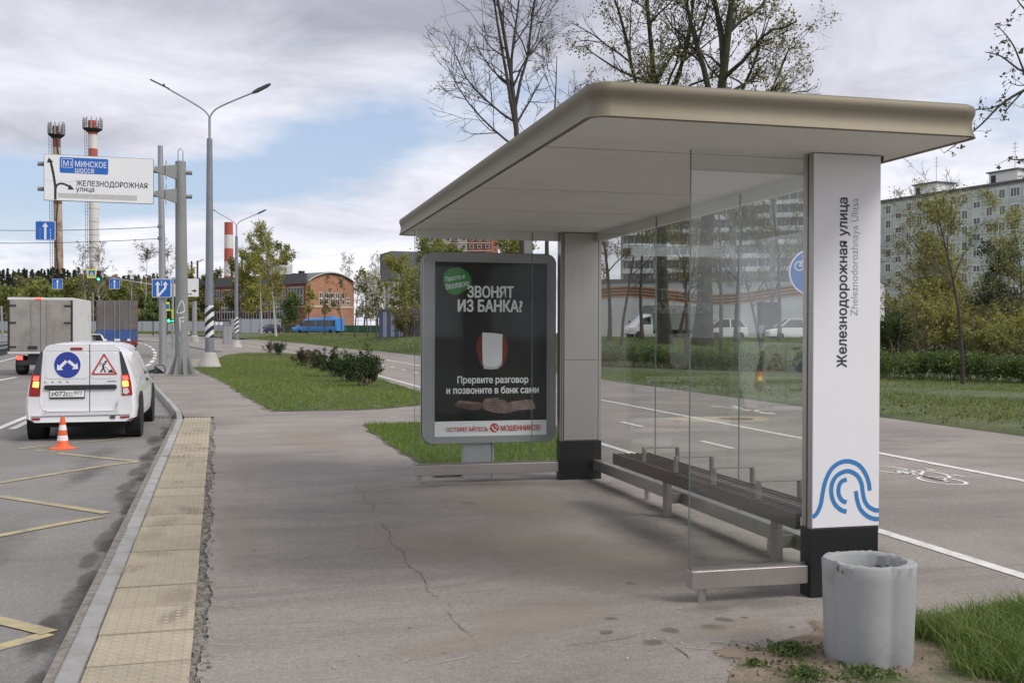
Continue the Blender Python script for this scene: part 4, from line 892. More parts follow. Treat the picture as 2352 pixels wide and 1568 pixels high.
# white information sign far behind the mast
p = GD(447, 120, 0); ws = thing('information_sign', 'white multi line road sign on a thick pole left of the nearest lamp', 'road sign', p, -YAW)
MB().tube([(0, 0, 0), (0, 0, 4.6)], [.3, .26], 12).build('pole', M_galv, ws, smooth=40); MB().lathe([(.5, 0), (.5, .6), (.3, .7)], 10).build('base', M_conc, ws)
x0, z0 = loc_in(ws, PD(379, 681, 119.4)).x, loc_in(ws, PD(379, 681, 119.4)).z; x1, z1 = loc_in(ws, PD(456, 640, 119.4)).x, loc_in(ws, PD(456, 640, 119.4)).z
o = MB().bx(x0, x1, -.55, -.5, z0, z1).build('board', M_swhite, ws); H_ = z1-z0
for a, b in ((x0, x0+1.9),): MB().bx(a+.05, b, -.565, -.552, z1-H_*.28, z1-.05).build('blue_panel', M_sblue, o)
for a, b, v in ((.62, .72, .74), (.05, .4, .42), (.45, .62, .42), (.05, .3, .1), (.5, .82, .1)):
    n_ = int((b-a)*14)
    for k in range(n_): MB().bx(x0+(x1-x0)*(a+(b-a)*k/n_), x0+(x1-x0)*(a+(b-a)*(k+.6)/n_), -.56, -.552, z0+H_*v, z0+H_*(v+.08)).build('print_mark', M_sblack, o)
MB().prism(arrow(x0+(x1-x0)*.80, z0+H_*.33, x0+(x1-x0)*.95, z0+H_*.33, .12, .36, .3), -.562, -.553, 'xz').build('arrow', M_sblack, o)
p = GD(508, 112, 0); sb_ = thing('small_sign_post', 'small twin white round signs on a thin post by the path', 'road sign', GD(503, 150, 0)); MB().tube([(0, 0, 0), (0, 0, 2.1)], .05, 6).build('post', M_galv, sb_)
for s_ in (-.3, .3): MB().lathe([(.24, 0), (.24, .03)], 12, (s_, -.06, 2.0), axis='y').build('sign_disc', M_swhite, sb_)
p = GD(522, 112, 0); ub = thing('utility_cabinet', 'tall grey utility cabinet beside the second street lamp', 'cabinet', p, .3); MB().bx(-.42, .42, -.3, .3, 0, 1.9).build('body', M_galv, ub, bevel=.02); MB().bx(-.46, .46, -.34, .34, 1.9, 1.98).build('lid', M_galv, ub); MB().bx(-.01, .01, -.312, -.301, .1, 1.8).build('door_gap', M_sblack, ub)
# round cycle path sign behind the white pylon
p = PD(1868, 625, 20.4); rs = thing('cycle_path_sign', 'round blue cycle and foot path sign behind the white pylon', 'road sign', (p.x, p.y, 0), -YAW-.1)
MB().tube([(0, .05, 0), (0, .05, p.z+.5)], .035, 10).build('post', M_galv, rs); d_ = MB().lathe([(.46, 0), (.46, .02)], 40, (0, 0, p.z), axis='y').build('rim', M_swhite, rs); MB().lathe([(.43, -.004), (.43, -.001)], 40, (0, 0, p.z), axis='y').build('field', M_sblue, rs)
for st_ in [[(a*.42-.36, b*.42+.0) for a, b in s_] for s_ in bike]:
    MB().prism(band2d(st_, .022), -.008, -.0045, 'xz').build('bicycle_stroke', M_swhite, rs).location = (0, 0, p.z)
MB().bx(-.07, .07, -.008, -.0045, p.z+.24, p.z+.4).build('white_bar', M_swhite, rs)
for st_ in ([(-.16, -.25), (-.12, -.17), (.0, -.15), (.08, -.24)], [(-.05, -.36), (.0, -.27), (.06, -.3)]): MB().prism(band2d([(q.x, q.y) for q in smooth_line([(a, b, 0) for a, b in st_], 4)], .03), -.008, -.0045, 'xz').build('walker_stroke', M_swhite, rs).location = (0, 0, p.z)
# guard rail on the left
ga, gb = W(-130, 850, -.13), W(26, 812, -.13); dv = gb-ga; L_ = dv.length; dv.normalize(); gr_ = thing('guard_rail', 'low steel guard rail beside the road at the left edge', 'guard rail', ga, math.atan2(dv.y, dv.x))
for z in (.45, .72): MB().bx(0, L_, -.03, .03, z, z+.16).build('beam', M_galv, gr_)
for k in range(int(L_/1.3)+1): MB().bx(k*1.3-.05, k*1.3+.05, .02, .12, 0, .92).build('post', M_lblack, gr_)
# ------------------------------------------------------------------ traffic cone and vehicles
M_orange = mat('cone_orange', (.72, .12, .03), .5, 0, .08, 6); M_cwhite = mat('cone_white', (.75, .74, .73), .5, 0, .05, 9, dirt=(.5, .45, .42), dscale=12, dlo=.55, dhi=.75)
c = W(144, 1030, -.13); cn = thing('traffic_cone', 'orange and white striped traffic cone behind the white van', 'traffic cone', c)
rc = lambda z: .088-.062*z/.44
for z0, z1, m_ in ((.028, .115, M_orange), (.115, .187, M_cwhite), (.187, .26, M_orange), (.26, .33, M_cwhite), (.33, .45, M_orange)):
    MB().lathe([(rc(z0)+.012*(z0 < .05), z0), (rc(z0)+.003*(z0 < .05), z0+.02), (rc(z1), z1)], 24, cap=z1 > .4).build('band', m_, cn, smooth=40)
MB().lathe([(.178, 0), (.178, .012), (.15, .022), (.102, .032)], 24).build('foot', M_orange, cn, smooth=40)

M_vwhite = mat('white_van_paint', (.72, .73, .75), .3, 0, .02, 2, coat=.6, dirt=(.60, .60, .60), dscale=1.5, dlo=.55, dhi=.9)
M_tyre = mat('tyre_rubber', (.018, .018, .018), .85, 0, .2, 10); M_rim = mat('steel_rim', (.3, .3, .31), .4, .7); M_plast = mat('dark_plastic', (.022, .022, .024), .55); M_cgl = mat('dark_car_glass', (.012, .014, .016), .06, 0, 0, 1, spec=.8)
M_tred = mat('tail_red', (.30, .012, .015), .18, coat=.5); M_tlit = mat('tail_lit', (.9, .1, .08), .3, emit=(1, .08, .05, 1.4)); M_tamb = mat('tail_amber', (1, .55, .05), .3, emit=(1, .55, .08, 2.4)); M_tclr = mat('tail_clear', (.6, .58, .58), .15, coat=.5)
M_seam = mat('panel_gap', (.06, .06, .065), .8); M_under = mat('underbody', (.012, .012, .012), .9)
def wheel(parent, x, y, r=.31, w=.19, side=1, m=None):
    t = MB().lathe([(r*.62, -w/2), (r*.9, -w/2), (r*.985, -w*.36), (r, -w*.2), (r, w*.2), (r*.985, w*.36), (r*.9, w/2), (r*.62, w/2)], 26, (0, 0, 0), axis='x').build('wheel', M_tyre, parent, smooth=40); t.location = (x, y, r)
    MB().lathe([(r*.61, -w*.3), (r*.6, w*.30*1), (r*.5, w*.36), (r*.2, w*.42), (.01, w*.42)] if side > 0 else [(.01, -w*.42), (r*.2, -w*.42), (r*.5, -w*.36), (r*.6, -w*.3), (r*.61, w*.3)], 18, axis='x').build('rim', m or M_rim, t, smooth=40)
    return t
def loft(parent, name, prof, stations, m, zref, zmid):
    """prof: half outline [(halfwidth, z)] bottom to top; stations: (y, width scale, roof z, floor z)"""
    V = []; full = prof+[(-a, b) for a, b in prof[::-1]]; k = len(full)
    zmin = prof[0][1]
    for y, sw, zr, zf in stations:
        for a, b in full:
            z = zmid+(b-zmid)*(zr-zmid)/(zref-zmid) if b > zmid else zmid-(zmid-b)*(zmid-zf)/(zmid-zmin)
            V.append((a*sw, y, z))
    n = len(stations); F = [(i*k+j, i*k+(j+1) % k, (i+1)*k+(j+1) % k, (i+1)*k+j) for i in range(n-1) for j in range(k)]
    F += [tuple(range(k-1, -1, -1)), tuple((n-1)*k+j for j in range(k))]
    return MB().add(V, [f[::-1] for f in F]).build(name, m, parent, smooth=42)
# --- white van
va, vb = W(97, 1003, -.13), W(317, 1003, -.13); vc = (va+vb)/2
van = thing('delivery_van', 'white panel van with road work stickers stopped at the kerb', 'van', (vc.x-.05, vc.y-.55, -.13), .02)
vprof = [(.72, .26), (.80, .33), (.815, .5), (.815, .68), (.80, .82), (.755, .97), (.70, 1.13), (.635, 1.29), (.585, 1.38), (.51, 1.445), (.38, 1.478), (.2, 1.492), (.0, 1.495)]
vst = [(.0, .93, 1.455, .30), (.02, .975, 1.468, .28), (.07, 1.0, 1.475, .27), (.3, 1.03, 1.485, .26), (.8, 1.06, 1.49, .25), (1.8, 1.075, 1.495, .22), (2.5, 1.075, 1.48, .22), (2.8, 1.07, 1.44, .22), (3.4, 1.06, 1.07, .22), (4.1, 1.02, .97, .22), (4.3, .95, .8, .24), (4.38, .85, .7, .3)]
van.scale = (.925, 1, .985)
loft(van, 'body', vprof, vst, M_vwhite, 1.495, .7)
def vz(zx, zy): return ((zx-885)/725, (1330-zy)/725)
def rear(name, pts, m, y=-.001, t=.006, parent=None): return MB().prism([vz(*p) for p in pts], y-t, y+.012, 'xz').build(name, m, parent or van)
def rearz(pts): return [vz(*p) for p in pts]
door = rear('door', [(470, 350), (500, 300), (560, 275), (972, 270), (972, 1008), (520, 1005), (465, 980), (440, 920), (436, 840), (452, 600)], M_vwhite, -.006, .008)
door2 = rear('door', [(982, 270), (1250, 278), (1300, 320), (1330, 600), (1340, 840), (1330, 930), (1300, 985), (1250, 1005), (982, 1008)], M_vwhite, -.006, .008)
def pressed(parent, x0, x1, y0, y1):
    a, b = vz(x0, y1), vz(x1, y0); o = rrect(a[0], b[0], a[1], b[1], .05, 4)
    ring_ = MB(); n = len(o); cx, cz = (a[0]+b[0])/2, (a[1]+b[1])/2
    i_ = [(cx+(x-cx)*.975, cz+(z-cz)*.965) for x, z in o]
    ring_.add([(x, -.0145, z) for x, z in o]+[(x, -.019, z) for x, z in i_], [(k, (k+1) % n, n+(k+1) % n, n+k) for k in range(n)]+[tuple(range(2*n-1, n-1, -1))])
    return ring_.build('pressed_panel', M_vwhite, parent, smooth=25)
pressed(door, 492, 968, 352, 655); pressed(door2, 985, 1272, 352, 655)
# seams round the doors
def seam(pts, w=.007): MB().prism(band2d(rearz(pts), w), -.0165, -.004, 'xz').build('door_gap', M_seam, van)
seam([(977, 268), (977, 1010)]); seam([(500, 298), (470, 350), (452, 600), (437, 840), (440, 920), (465, 985), (520, 1008), (977, 1011)], .006); seam([(977, 1011), (1250, 1008), (1303, 987), (1332, 930), (1341, 840), (1331, 600), (1300, 320)], .006); seam([(500, 350), (1270, 350)], .004)
st_c = [vz(735, 500)[0], vz(735, 500)[1]]
def decal(name, poly, m, lay): return MB().prism(poly, -.0212-.0009*lay, -.0200-.0009*(lay-1), 'xz').build(name, m, van)
decal('sticker_rim', circ(*st_c, .212, 40), M_swhite, 0); decal('blue_sticker', circ(*st_c, .198, 40), mat('sticker_blue', (.025, .045, .30), .4), 1)
for a in (arrow(*vz(725, 455), *vz(622, 556), .045, .125, .07), arrow(*vz(745, 455), *vz(853, 543), .045, .125, .07)): decal('sticker_arrow', a, M_swhite, 2)
def rtri(s): 
    A = [Vector(vz(1135, 366)), Vector(vz(987, 612)), Vector(vz(1288, 612))]; g = sum(A, Vector((0, 0)))/3; out = []
    for i, v in enumerate(A):
        p, n_ = A[i-1], A[(i+1) % 3]
        for t_, w_ in ((.05, p), (.05, n_)): out.append(tuple(g+((v+(w_-v)*t_)-g)*s))
    return out
decal('warning_triangle', rtri(1.03), M_swhite, 0); decal('warning_triangle', rtri(1.0), mat('sticker_red', (.42, .06, .07), .45), 1); decal('triangle_field', rtri(.76), M_swhite, 2)
for s_, w_ in (([(1152, 485), (1118, 510), (1140, 560), (1150, 584)], .022), ([(1130, 500), (1128, 530), (1098, 583)], .022), ([(1140, 488), (1100, 482), (1088, 512)], .014), ([(1142, 520), (1170, 545), (1210, 575)], .008)): decal('worker', band2d(rearz(s_), w_), M_sblack, 3)
decal('worker_head', circ(*vz(1153, 467), .02, 12), M_sblack, 3); decal('heap', rearz([(1168, 585), (1215, 545), (1245, 587)]), M_sblack, 3)
MB().prism(rrect(*[vz(487, 0)[0], vz(1275, 0)[0]], vz(0, 768)[1], vz(0, 718)[1], .025, 4), -.04, -.012, 'xz').build('handle_bar', M_plast, van, smooth=30, bevel=.01)
pl_ = MB().prism(rrect(vz(543, 0)[0], vz(924, 0)[0], vz(0, 868)[1], vz(0, 768)[1], .01, 2), -.028, -.014, 'xz').build('plate_frame', M_plast, van); MB().bx(vz(549, 0)[0], vz(918, 0)[0], -.031, -.028, vz(0, 850)[1], vz(0, 777)[1]).build('number_plate', M_swhite, pl_)
def vtext(s, m, x0, x1, yt, yb, bold, y=-.0325, par=None): a = vz(x0, yb); b = vz(x1, yt); text(s, 'lettering', m, par or van, face_xz(a[0], y, a[1]), b[0]-a[0], b[1]-a[1], bold)
vtext('Р', M_sblack, 568, 600, 798, 838, .01, par=pl_); vtext('072', M_sblack, 604, 718, 788, 838, .01, par=pl_); vtext('ЕС', M_sblack, 724, 792, 798, 838, .01, par=pl_); vtext('977', M_sblack, 812, 898, 785, 824, .006, par=pl_); MB().bx(vz(803, 0)[0]-.001, vz(803, 0)[0]+.001, -.0325, -.031, vz(0, 848)[1], vz(0, 779)[1]).build('divider', M_sblack, pl_)
for s_, x in (('L', 488), ('A', 560), ('D', 643), ('A', 722)): vtext(s_, M_seam, x, x+26, 676, 695, .02, -.0155)
MB().bx(vz(1170, 0)[0], vz(1272, 0)[0], -.016, -.0142, vz(0, 687)[1], vz(0, 678)[1]).build('badge', M_seam, van)
MB().prism(rrect(vz(768, 0)[0], vz(900, 0)[0], vz(0, 336)[1], vz(0, 309)[1], .012, 3), -.024, -.01, 'xz').build('brake_light', M_tred, van)
# lamps and black corner glass follow the rear corner
def corner(name, pts, m, y0, y1, t=.012):          # pts in picture units; left/right edges wrap forward
    mb = MB(); n = len(pts); P = [vz(*p) for p in pts]; cx = sum(p[0] for p in P)/n
    V = [(x, (y0 if abs(x) < abs(cx) else y1), z) for x, z in P]+[(x*.985, .1, z) for x, z in P]
    mb.add(V, [tuple(range(n))[::-1] if cx > 0 else tuple(range(n))[::-1]]+[(i, (i+1) % n, n+(i+1) % n, n+i) for i in range(n)]); return mb.build(name, m, van, smooth=30)
for s_ in (-1, 1):
    def q(*pts): return [((885+s_*x) if True else 0, y) for x, y in pts]
    corner('corner_glass', q((425, 352), (438, 352), (470, 430), (528, 605), (446, 605), (430, 450)), M_cgl, -.020, -.004)
    L_ = corner('tail_lamp', q((446, 607), (530, 603), (552, 700), (566, 836), (450, 838), (448, 700)), M_tred, -.032, -.018)
    lit = rear('brake_lens', q((452, 620), (512, 620), (520, 660), (505, 676), (460, 676)), M_tlit, -.030, .008, L_)
    rear('signal_lens', q((454, 682), (515, 682), (520, 738), (460, 742)), M_tamb, -.030, .008, L_); rear('clear_lens', q((458, 760), (512, 755), (532, 800), (500, 826), (462, 815)), M_tred if s_ < 0 else M_tclr, -.030, .008, L_)
bm = [(.0, .29), (.70, .29), (.80, .34), (.815, .5), (.80, .672), (.64, .672), (.625, .56), (.58, .47), (.50, .445), (.0, .44)]
V = []; F = []; stn = [(-.07, .90, .02), (-.075, .96, .0), (-.05, 1.0, 0), (.05, 1.03, 0), (.5, 1.055, 0)]
full = bm+[(-a, b) for a, b in bm[::-1]]; k = len(full)
for y, sw, dz in stn: V += [(a*sw, y, b+(dz if b < .4 else -dz)) for a, b in full]
F = [(i*k+j, (i+1)*k+j, (i+1)*k+(j+1) % k, i*k+(j+1) % k) for i in range(len(stn)-1) for j in range(k)]+[tuple(range(k))]
bmp = MB().add(V, F).build('bumper', M_vwhite, van, smooth=40)
rear('reflector', [(355, 1070), (445, 1068), (447, 1090), (358, 1094)], M_tred, -.078, .006, bmp); rear('reflector', [(1318, 1065), (1422, 1062), (1420, 1082), (1320, 1086)], M_tred, -.078, .006, bmp); rear('tow_eye', [(1205, 1060), (1262, 1056), (1262, 1088), (1205, 1090)], M_seam, -.078, .006, bmp); rear('bumper_groove', [(350, 1052), (1425, 1046), (1425, 1050), (350, 1056)], M_seam, -.079, .002, bmp)
MB().bx(-.68, .68, .1, 4.1, .2, .5).build('underbody', M_under, van)
for s_ in (-1, 1):
    for y in (.62, 3.52):
        wheel(van, s_*.76, y, .315, .2, s_); MB().lathe([(.39, -.11), (.39, .135)], 24, (s_*.745, y, .32), axis='x').build('wheel_arch', M_under, van)
def bodyx(y, z):                              # half width of the van body at a station
    for (y0, w0, r0, f0), (y1, w1, r1, f1) in zip(vst, vst[1:]):
        if y0 <= y <= y1: t_ = (y-y0)/(y1-y0); sw, zr = w0+(w1-w0)*t_, r0+(r1-r0)*t_
    zz_ = .7+(z-.7)*(1.495-.7)/(zr-.7) if z > .7 else z
    for (a0, b0_), (a1, b1_) in zip(vprof, vprof[1:]):
        if b0_ <= zz_ <= b1_: return (a0+(a1-a0)*(zz_-b0_)/(b1_-b0_))*sw
    return .7
def side_patch(name, pts, m, off=.008):
    return MB().add([(bodyx(y, z)+off, y, z) for y, z in pts]+[(bodyx(y, z)-.02, y, z) for y, z in pts], [tuple(range(len(pts)))]+[(i, len(pts)+i, len(pts)+(i+1) % len(pts), (i+1) % len(pts)) for i in range(len(pts))]).build(name, m, van)
side_patch('side_window', [(1.95, .93), (2.85, .93), (2.65, 1.33), (2.05, 1.36)], M_cgl); side_patch('door_gap', [(1.80, .4), (1.812, .4), (1.812, 1.38), (1.80, 1.38)], M_seam, .004); side_patch('door_gap', [(2.9, .4), (2.912, .4), (2.912, .92), (2.9, .92)], M_seam, .004)
side_patch('door_handle', [(1.9, .82), (2.08, .82), (2.08, .86), (1.9, .86)], M_plast, .03); side_patch('fuel_flap', [(.95, .78), (.96, .78), (.96, .92), (.95, .92)], M_seam, .004)
mr_ = MB().add([(.92, 2.72, .90), (1.14, 2.76, .90), (1.16, 2.78, .97), (1.12, 2.78, 1.06), (.95, 2.74, 1.06), (.92, 2.86, .90), (1.12, 2.88, .90), (1.13, 2.9, .97), (1.1, 2.9, 1.05), (.95, 2.86, 1.05)], [(0, 1, 2, 3, 4), (9, 8, 7, 6, 5)]+[(i, 5+i, 5+(i+1) % 5, (i+1) % 5) for i in range(5)]).build('mirror', M_plast, van, bevel=.02)
MB().add([(.94, 2.722, .92), (1.12, 2.752, .92), (1.135, 2.765, .97), (1.1, 2.765, 1.04), (.96, 2.73, 1.04)], [(0, 1, 2, 3, 4)]).build('mirror_glass', mat('mirror_glass', (.3, .32, .33), .05, 1), mr_).location = (0, -.012, 0)
MB().bar((.84, 2.8, .93), (.96, 2.8, .95), .1, .06).build('mirror_arm', M_plast, mr_)

# --- grimy box truck ahead
M_grime = mat('grimy_box_doors', (.33, .31, .28), .75, 0, .12, 1.2, 0, 1, dirt=(.20, .18, .155), dscale=1.4, dlo=.46, dhi=.74); M_boxw = mat('white_box_side', (.66, .66, .65), .55, 0, .04, 1.5, dirt=(.45, .43, .4), dscale=1.2, dlo=.55, dhi=.85); M_dk = mat('truck_dark', (.03, .03, .032), .7, 0, .2, 6)
ta = W(60, 862, -.13); Dt = (ta-Vector((0, 0, EYE))).dot(_fw); rt_ = PD(162, 765, Dt); lf_ = PD(23, 765, Dt); tc_ = (rt_+lf_)/2; TW = (rt_-lf_).length
ztt = PD(90, 683, Dt).z+.13; zbb = PD(90, 812, Dt).z+.13
tk = thing('box_truck', 'light box truck with grimy grey rear doors left of the white van', 'truck', (tc_.x, tc_.y, -.13), -.02)
TH = TW/2; bxo = MB().bx(-TH, TH, .06, 4.3, zbb, ztt).build('box', M_boxw, tk, bevel=.02)
for x0, x1 in ((-TH+.07, -.01), (.01, TH-.07)):
    d_ = MB().bx(x0, x1, .0, .055, zbb+.09, ztt-.1).build('rear_door', M_grime, tk, bevel=.01)
    xm = x0+(x1-x0)*(.72 if x0 < 0 else .22); MB().bx(xm-.02, xm+.02, -.02, 0, zbb+.1, ztt-.1).build('lock_rod', M_galv, d_)
    for z in (zbb+.25, zbb+(ztt-zbb)*.55, ztt-.3):
        xx = x0-.03 if x0 < 0 else x1-.22; MB().bx(xx, xx+.25, -.02, 0, z-.03, z+.03).build('hinge', M_dk, d_)
for x0, x1, z0, z1 in ((-TH, TH, ztt-.09, ztt), (-TH, TH, zbb, zbb+.08), (-TH, -TH+.06, zbb+.081, ztt-.091), (TH-.06, TH, zbb+.081, ztt-.091)): MB().bx(x0, x1, .0, .058, z0, z1).build('door_frame', M_boxw if z0 > zbb+1 or x1-x0 > 1 else M_dk, tk)
MB().bx(-.15, .05, -.04, .0, ztt-.07, ztt-.02).build('marker_light', M_tlit, tk); MB().bx(-.42, -.1, -.03, -.001, zbb+.17, zbb+.28).build('lock_box', M_dk, tk)
MB().bx(-TH+.3, TH-.2, .05, .15, .38, .56).build('underride_bar', M_dk, tk); MB().bx(-TH+.3, -TH+.5, .02, .05, .58, .72).build('tail_light', M_tlit, tk); MB().bx(TH-.45, TH-.25, .02, .05, .58, .72).build('tail_light', M_tlit, tk)
MB().bx(-.45, .45, .1, 5.6, .5, zbb-.01).build('chassis', M_dk, tk); MB().bx(-TH+.32, -TH+.52, .16, .9, .2, .7).build('mud_flap', M_dk, tk)
for s_ in (-1, 1):
    wheel(tk, s_*(TH-.28), 1.1, .36, .36, s_); wheel(tk, s_*(TH-.25), 4.7, .36, .2, s_)
cb = loft(tk, 'cab', [(.95, .5), (1.0, .8), (1.0, 1.3), (.95, 1.6), (.85, 2.1), (.6, 2.2), (0, 2.22)], [(4.4, 1, 2.2, .5), (5.3, 1, 2.2, .5), (5.9, .98, 1.3, .5), (6.3, .9, 1.0, .5)], M_vwhite, 2.22, .9); cb.location = (0, 0, 0)
# --- lorry with blue tailboard
pr, plf = PD(314, 765, 64), PD(224, 765, 64); lc = (pr+plf)/2; LW = (pr-plf).length/2; z1 = PD(270, 690, 64).z; z0 = PD(270, 792, 64).z; zb = PD(270, 757, 64).z
lo2 = thing('lorry', 'large dark lorry trailer with blue lower doors ahead of the van', 'lorry', (lc.x, lc.y, -.13), .12); z0 += .13; z1 += .13; zb += .13
M_tarp = mat('dusty_dark_doors', (.115, .105, .10), .7, 0, .2, 1, dirt=(.18, .16, .15), dscale=1.3, dlo=.5, dhi=.8); M_lblue = mat('dusty_blue_doors', (.035, .085, .25), .6, 0, .15, 2); M_rust = mat('rusty_red_frame', (.22, .07, .055), .7, 0, .2, 4)
MB().bx(-LW, LW, .05, 12, z0+.1, z1).build('trailer_box', mat('trailer_side', (.14, .13, .13), .7, 0, .1, 1), lo2)
for s_ in (-1, 1):
    MB().bx(min(0, s_*LW)+.05*(s_ < 0)+.005, max(0, s_*LW)-.05*(s_ > 0)-.005, 0, .048, zb, z1-.04).build('door_leaf', M_tarp, lo2); MB().bx(min(0, s_*LW)+.05*(s_ < 0)+.005, max(0, s_*LW)-.05*(s_ > 0)-.005, 0, .048, z0+.26, zb-.005).build('tailboard', M_lblue, lo2)
    for x in (.12, .62): 
        r_ = MB().tube([(s_*x*LW, -.03, z0+.15), (s_*x*LW, -.03, z1-.05)], .022, 6).build('lock_rod', M_galv, lo2); MB().bx(s_*x*LW-.14*(s_ > 0)-.02, s_*x*LW+.14*(s_ < 0)+.02, -.06, -.02, zb-.68, zb-.55).build('handle', M_swhite, r_)
    for z in np.linspace(z0+.5, z1-.4, 5): MB().bx(s_*LW-.15*(s_ > 0), s_*LW+.15*(s_ < 0), -.025, 0, z-.03, z+.03).build('hinge', M_rust, lo2)
    for y in (1.8, 3.1, 4.4): wheel(lo2, s_*(LW-.22), y, .48, .38, s_)
    MB().bx(s_*LW*.62-.25, s_*LW*.62+.25, .0, .03, .55, .85).build('chevron_board', mat('chevron_orange', (.5, .16, .06), .6, 0, .3, 12), lo2)
    MB().bx(s_*LW*.8-.15, s_*LW*.8+.15, -.02, .0, .88, 1.0).build('tail_light', M_tred, lo2)
MB().bx(-LW, LW, -.01, .05, z0+.1, z0+.255).build('rear_sill', M_rust, lo2); MB().bx(-LW, LW, .0, .1, z0-.02, z0+.09).build('bumper_beam', M_dk, lo2); MB().bx(-.6, .6, .3, 14, .6, z0).build('chassis', M_dk, lo2)
MB().bx(-1.2, 1.2, 12.6, 14.8, .6, 2.9).build('cab', mat('cab_blue', (.04, .09, .26), .4), lo2, bevel=.15)
# --- cars
def car(name, label, loc, rz, L, Wd, H, prof, m, cat='car', glass_y=None):
    """prof: roof line (y, z) rear to front; body with raised cabin, windows, wheels, lamps"""
    t = thing(name, label, cat, loc, rz); hw = Wd/2; belt = H*.60
    lower = [(0, .28), (0, belt*.9), (.12, belt)]+[(L*.72, belt), (L*.96, belt*.78), (L, belt*.55), (L, .28)]
    mb = MB(); n = len(lower); V = []
    for x, s_ in ((-hw*.93, .985), (-hw, 1), (-hw, 1), (hw, 1), (hw, 1), (hw*.93, .985)): pass
    for x, ins in ((-hw, .05), (-hw*.92, 0), (hw*.92, 0), (hw, .05)): V += [(x, y+(ins if y < L/2 else -ins), z-(ins*.8 if z > belt*.7 else 0)) for y, z in lower]
    F = [(i*n+j, i*n+(j+1) % n, (i+1)*n+(j+1) % n, (i+1)*n+j) for i in range(3) for j in range(n)]+[tuple(range(n)), tuple(3*n+j for j in range(n))[::-1]]
    mb.add(V, F).build('body', m, t, smooth=50)
    k = len(prof); V = []
    for x, tz_ in ((-hw*.96, 0), (-hw*.70, 1), (hw*.70, 1), (hw*.96, 0)): V += [(x if not tz_ else x, y if tz_ or i not in (0, k-1) else y, z if tz_ else belt-.02) for i, (y, z) in enumerate(prof)]
    F = [(i*k+j, (i+1)*k+j, (i+1)*k+j+1, i*k+j+1) for i in range(3) for j in range(k-1)]
    MB().add(V, [f[::-1] for f in F]).build('cabin', M_cgl, t, smooth=25)
    y0, y1 = prof[1][0], prof[-2][0]; zr = max(z for _, z in prof)
    MB().bx(-hw*.71, hw*.71, y0-.05, y1+.05, zr-.02, zr+.035).build('roof', m, t, bevel=.03)
    for s_ in (-1, 1):
        for (ya, za), (yb_, zb_) in zip(prof, prof[1:]):
            if abs(za-zb_) > .15: MB().bar((s_*hw*.95 if za < zb_ else s_*hw*.71, ya, za), (s_*hw*.71 if za < zb_ else s_*hw*.95, yb_, zb_), .09, .05).build('pillar', m, t)
        MB().bar((s_*hw*.955, (y0+y1)/2, belt), (s_*hw*.72, (y0+y1)/2, zr), .09, .04).build('pillar', m, t)
        for y in (L*.18, L*.80): wheel(t, s_*(hw-.09), y, .31, .19, s_)
        MB().bx(s_*hw*.8-.14, s_*hw*.8+.14, -.01, .04, belt*.72, belt*.9).build('tail_light', M_tred, t); MB().bx(s_*hw*.72-.2, s_*hw*.72+.2, L-.06, L+.005, belt*.56, belt*.7).build('headlight', M_tclr, t)
    MB().bx(-.26, .26, -.012, .0, .5, .61).build('number_plate', M_swhite, t); MB().bx(-.26, .26, L, L+.012, .38, .49).build('number_plate', M_swhite, t); MB().bx(-hw*.6, hw*.6, L-.01, L+.01, .5, .6).build('grille', M_plast, t)
    return t
M_cw = mat('white_car_paint', (.70, .70, .72), .3, coat=.5); M_cb = mat('dark_blue_car_paint', (.012, .02, .06), .25, coat=.6)
car('white_car', 'white saloon car between the box truck and the blue lorry', GD(208, 62, -.13), .15, 4.4, 1.76, 1.45, [(.55, .92), (1.2, 1.38), (2.5, 1.42), (3.3, .92)], M_cw)
p = GD(642, 182, .02); car('parked_car', 'small dark blue hatchback facing left in front of the grey fence', p, math.radians(125), 4.0, 1.72, 1.5, [(.15, .95), (.55, 1.42), (2.3, 1.46), (3.2, .93)], M_cb)
# --- blue minibus
M_bus = mat('bright_blue_bus', (.05, .24, .62), .35, coat=.4)
D_ = 190; a, b = GD(679, D_), GD(782, D_-6); dvec = (a-b); ang = math.atan2(dvec.y, dvec.x)-math.pi/2; BLn = dvec.length
bs = thing('minibus', 'bright blue minibus driving left past the green fence', 'minibus', b, ang)
Hb = 2.75
loft(bs, 'body', [(.95, .4), (1.02, .7), (1.02, 1.3), (.98, 1.9), (.90, 2.5), (.75, 2.7), (0, Hb)], [(0, .94, Hb-.05, .45), (.12, 1, Hb, .4), (BLn*.62, 1, Hb, .4), (BLn*.72, 1, Hb-.15, .4), (BLn*.87, .98, 1.45, .4), (BLn*.97, .93, 1.1, .4), (BLn, .85, .9, .45)], M_bus, Hb, .9)
for s_ in (-1, 1):
    for k, (ya, yb_) in enumerate(((.35, 1.9), (2.0, 3.5), (3.6, 4.9))):
        MB().add([(s_*1.03, ya, 1.2), (s_*1.03, yb_, 1.2), (s_*.955, yb_, 2.35), (s_*.955, ya, 2.35)], [(0, 1, 2, 3)]).build('side_window', M_cgl, bs)
    MB().add([(s_*1.03, 5.05, 1.2), (s_*1.03, BLn*.83, 1.2), (s_*.98, BLn*.76, 2.0), (s_*.955, BLn*.70, 2.3), (s_*.955, 5.05, 2.3)], [(0, 1, 2, 3, 4)]).build('door_window', M_cgl, bs)
    for y in (1.5, BLn*.82): wheel(bs, s_*.9, y, .36, .24, s_, M_bus)
    MB().bx(s_*1.1-.08, s_*1.1+.08, BLn*.78, BLn*.8, 1.5, 1.85).build('mirror', M_plast, bs); MB().bx(s_*.7-.18, s_*.7+.18, BLn-.15, BLn-.02, .85, 1.05).build('headlight', M_tclr, bs)
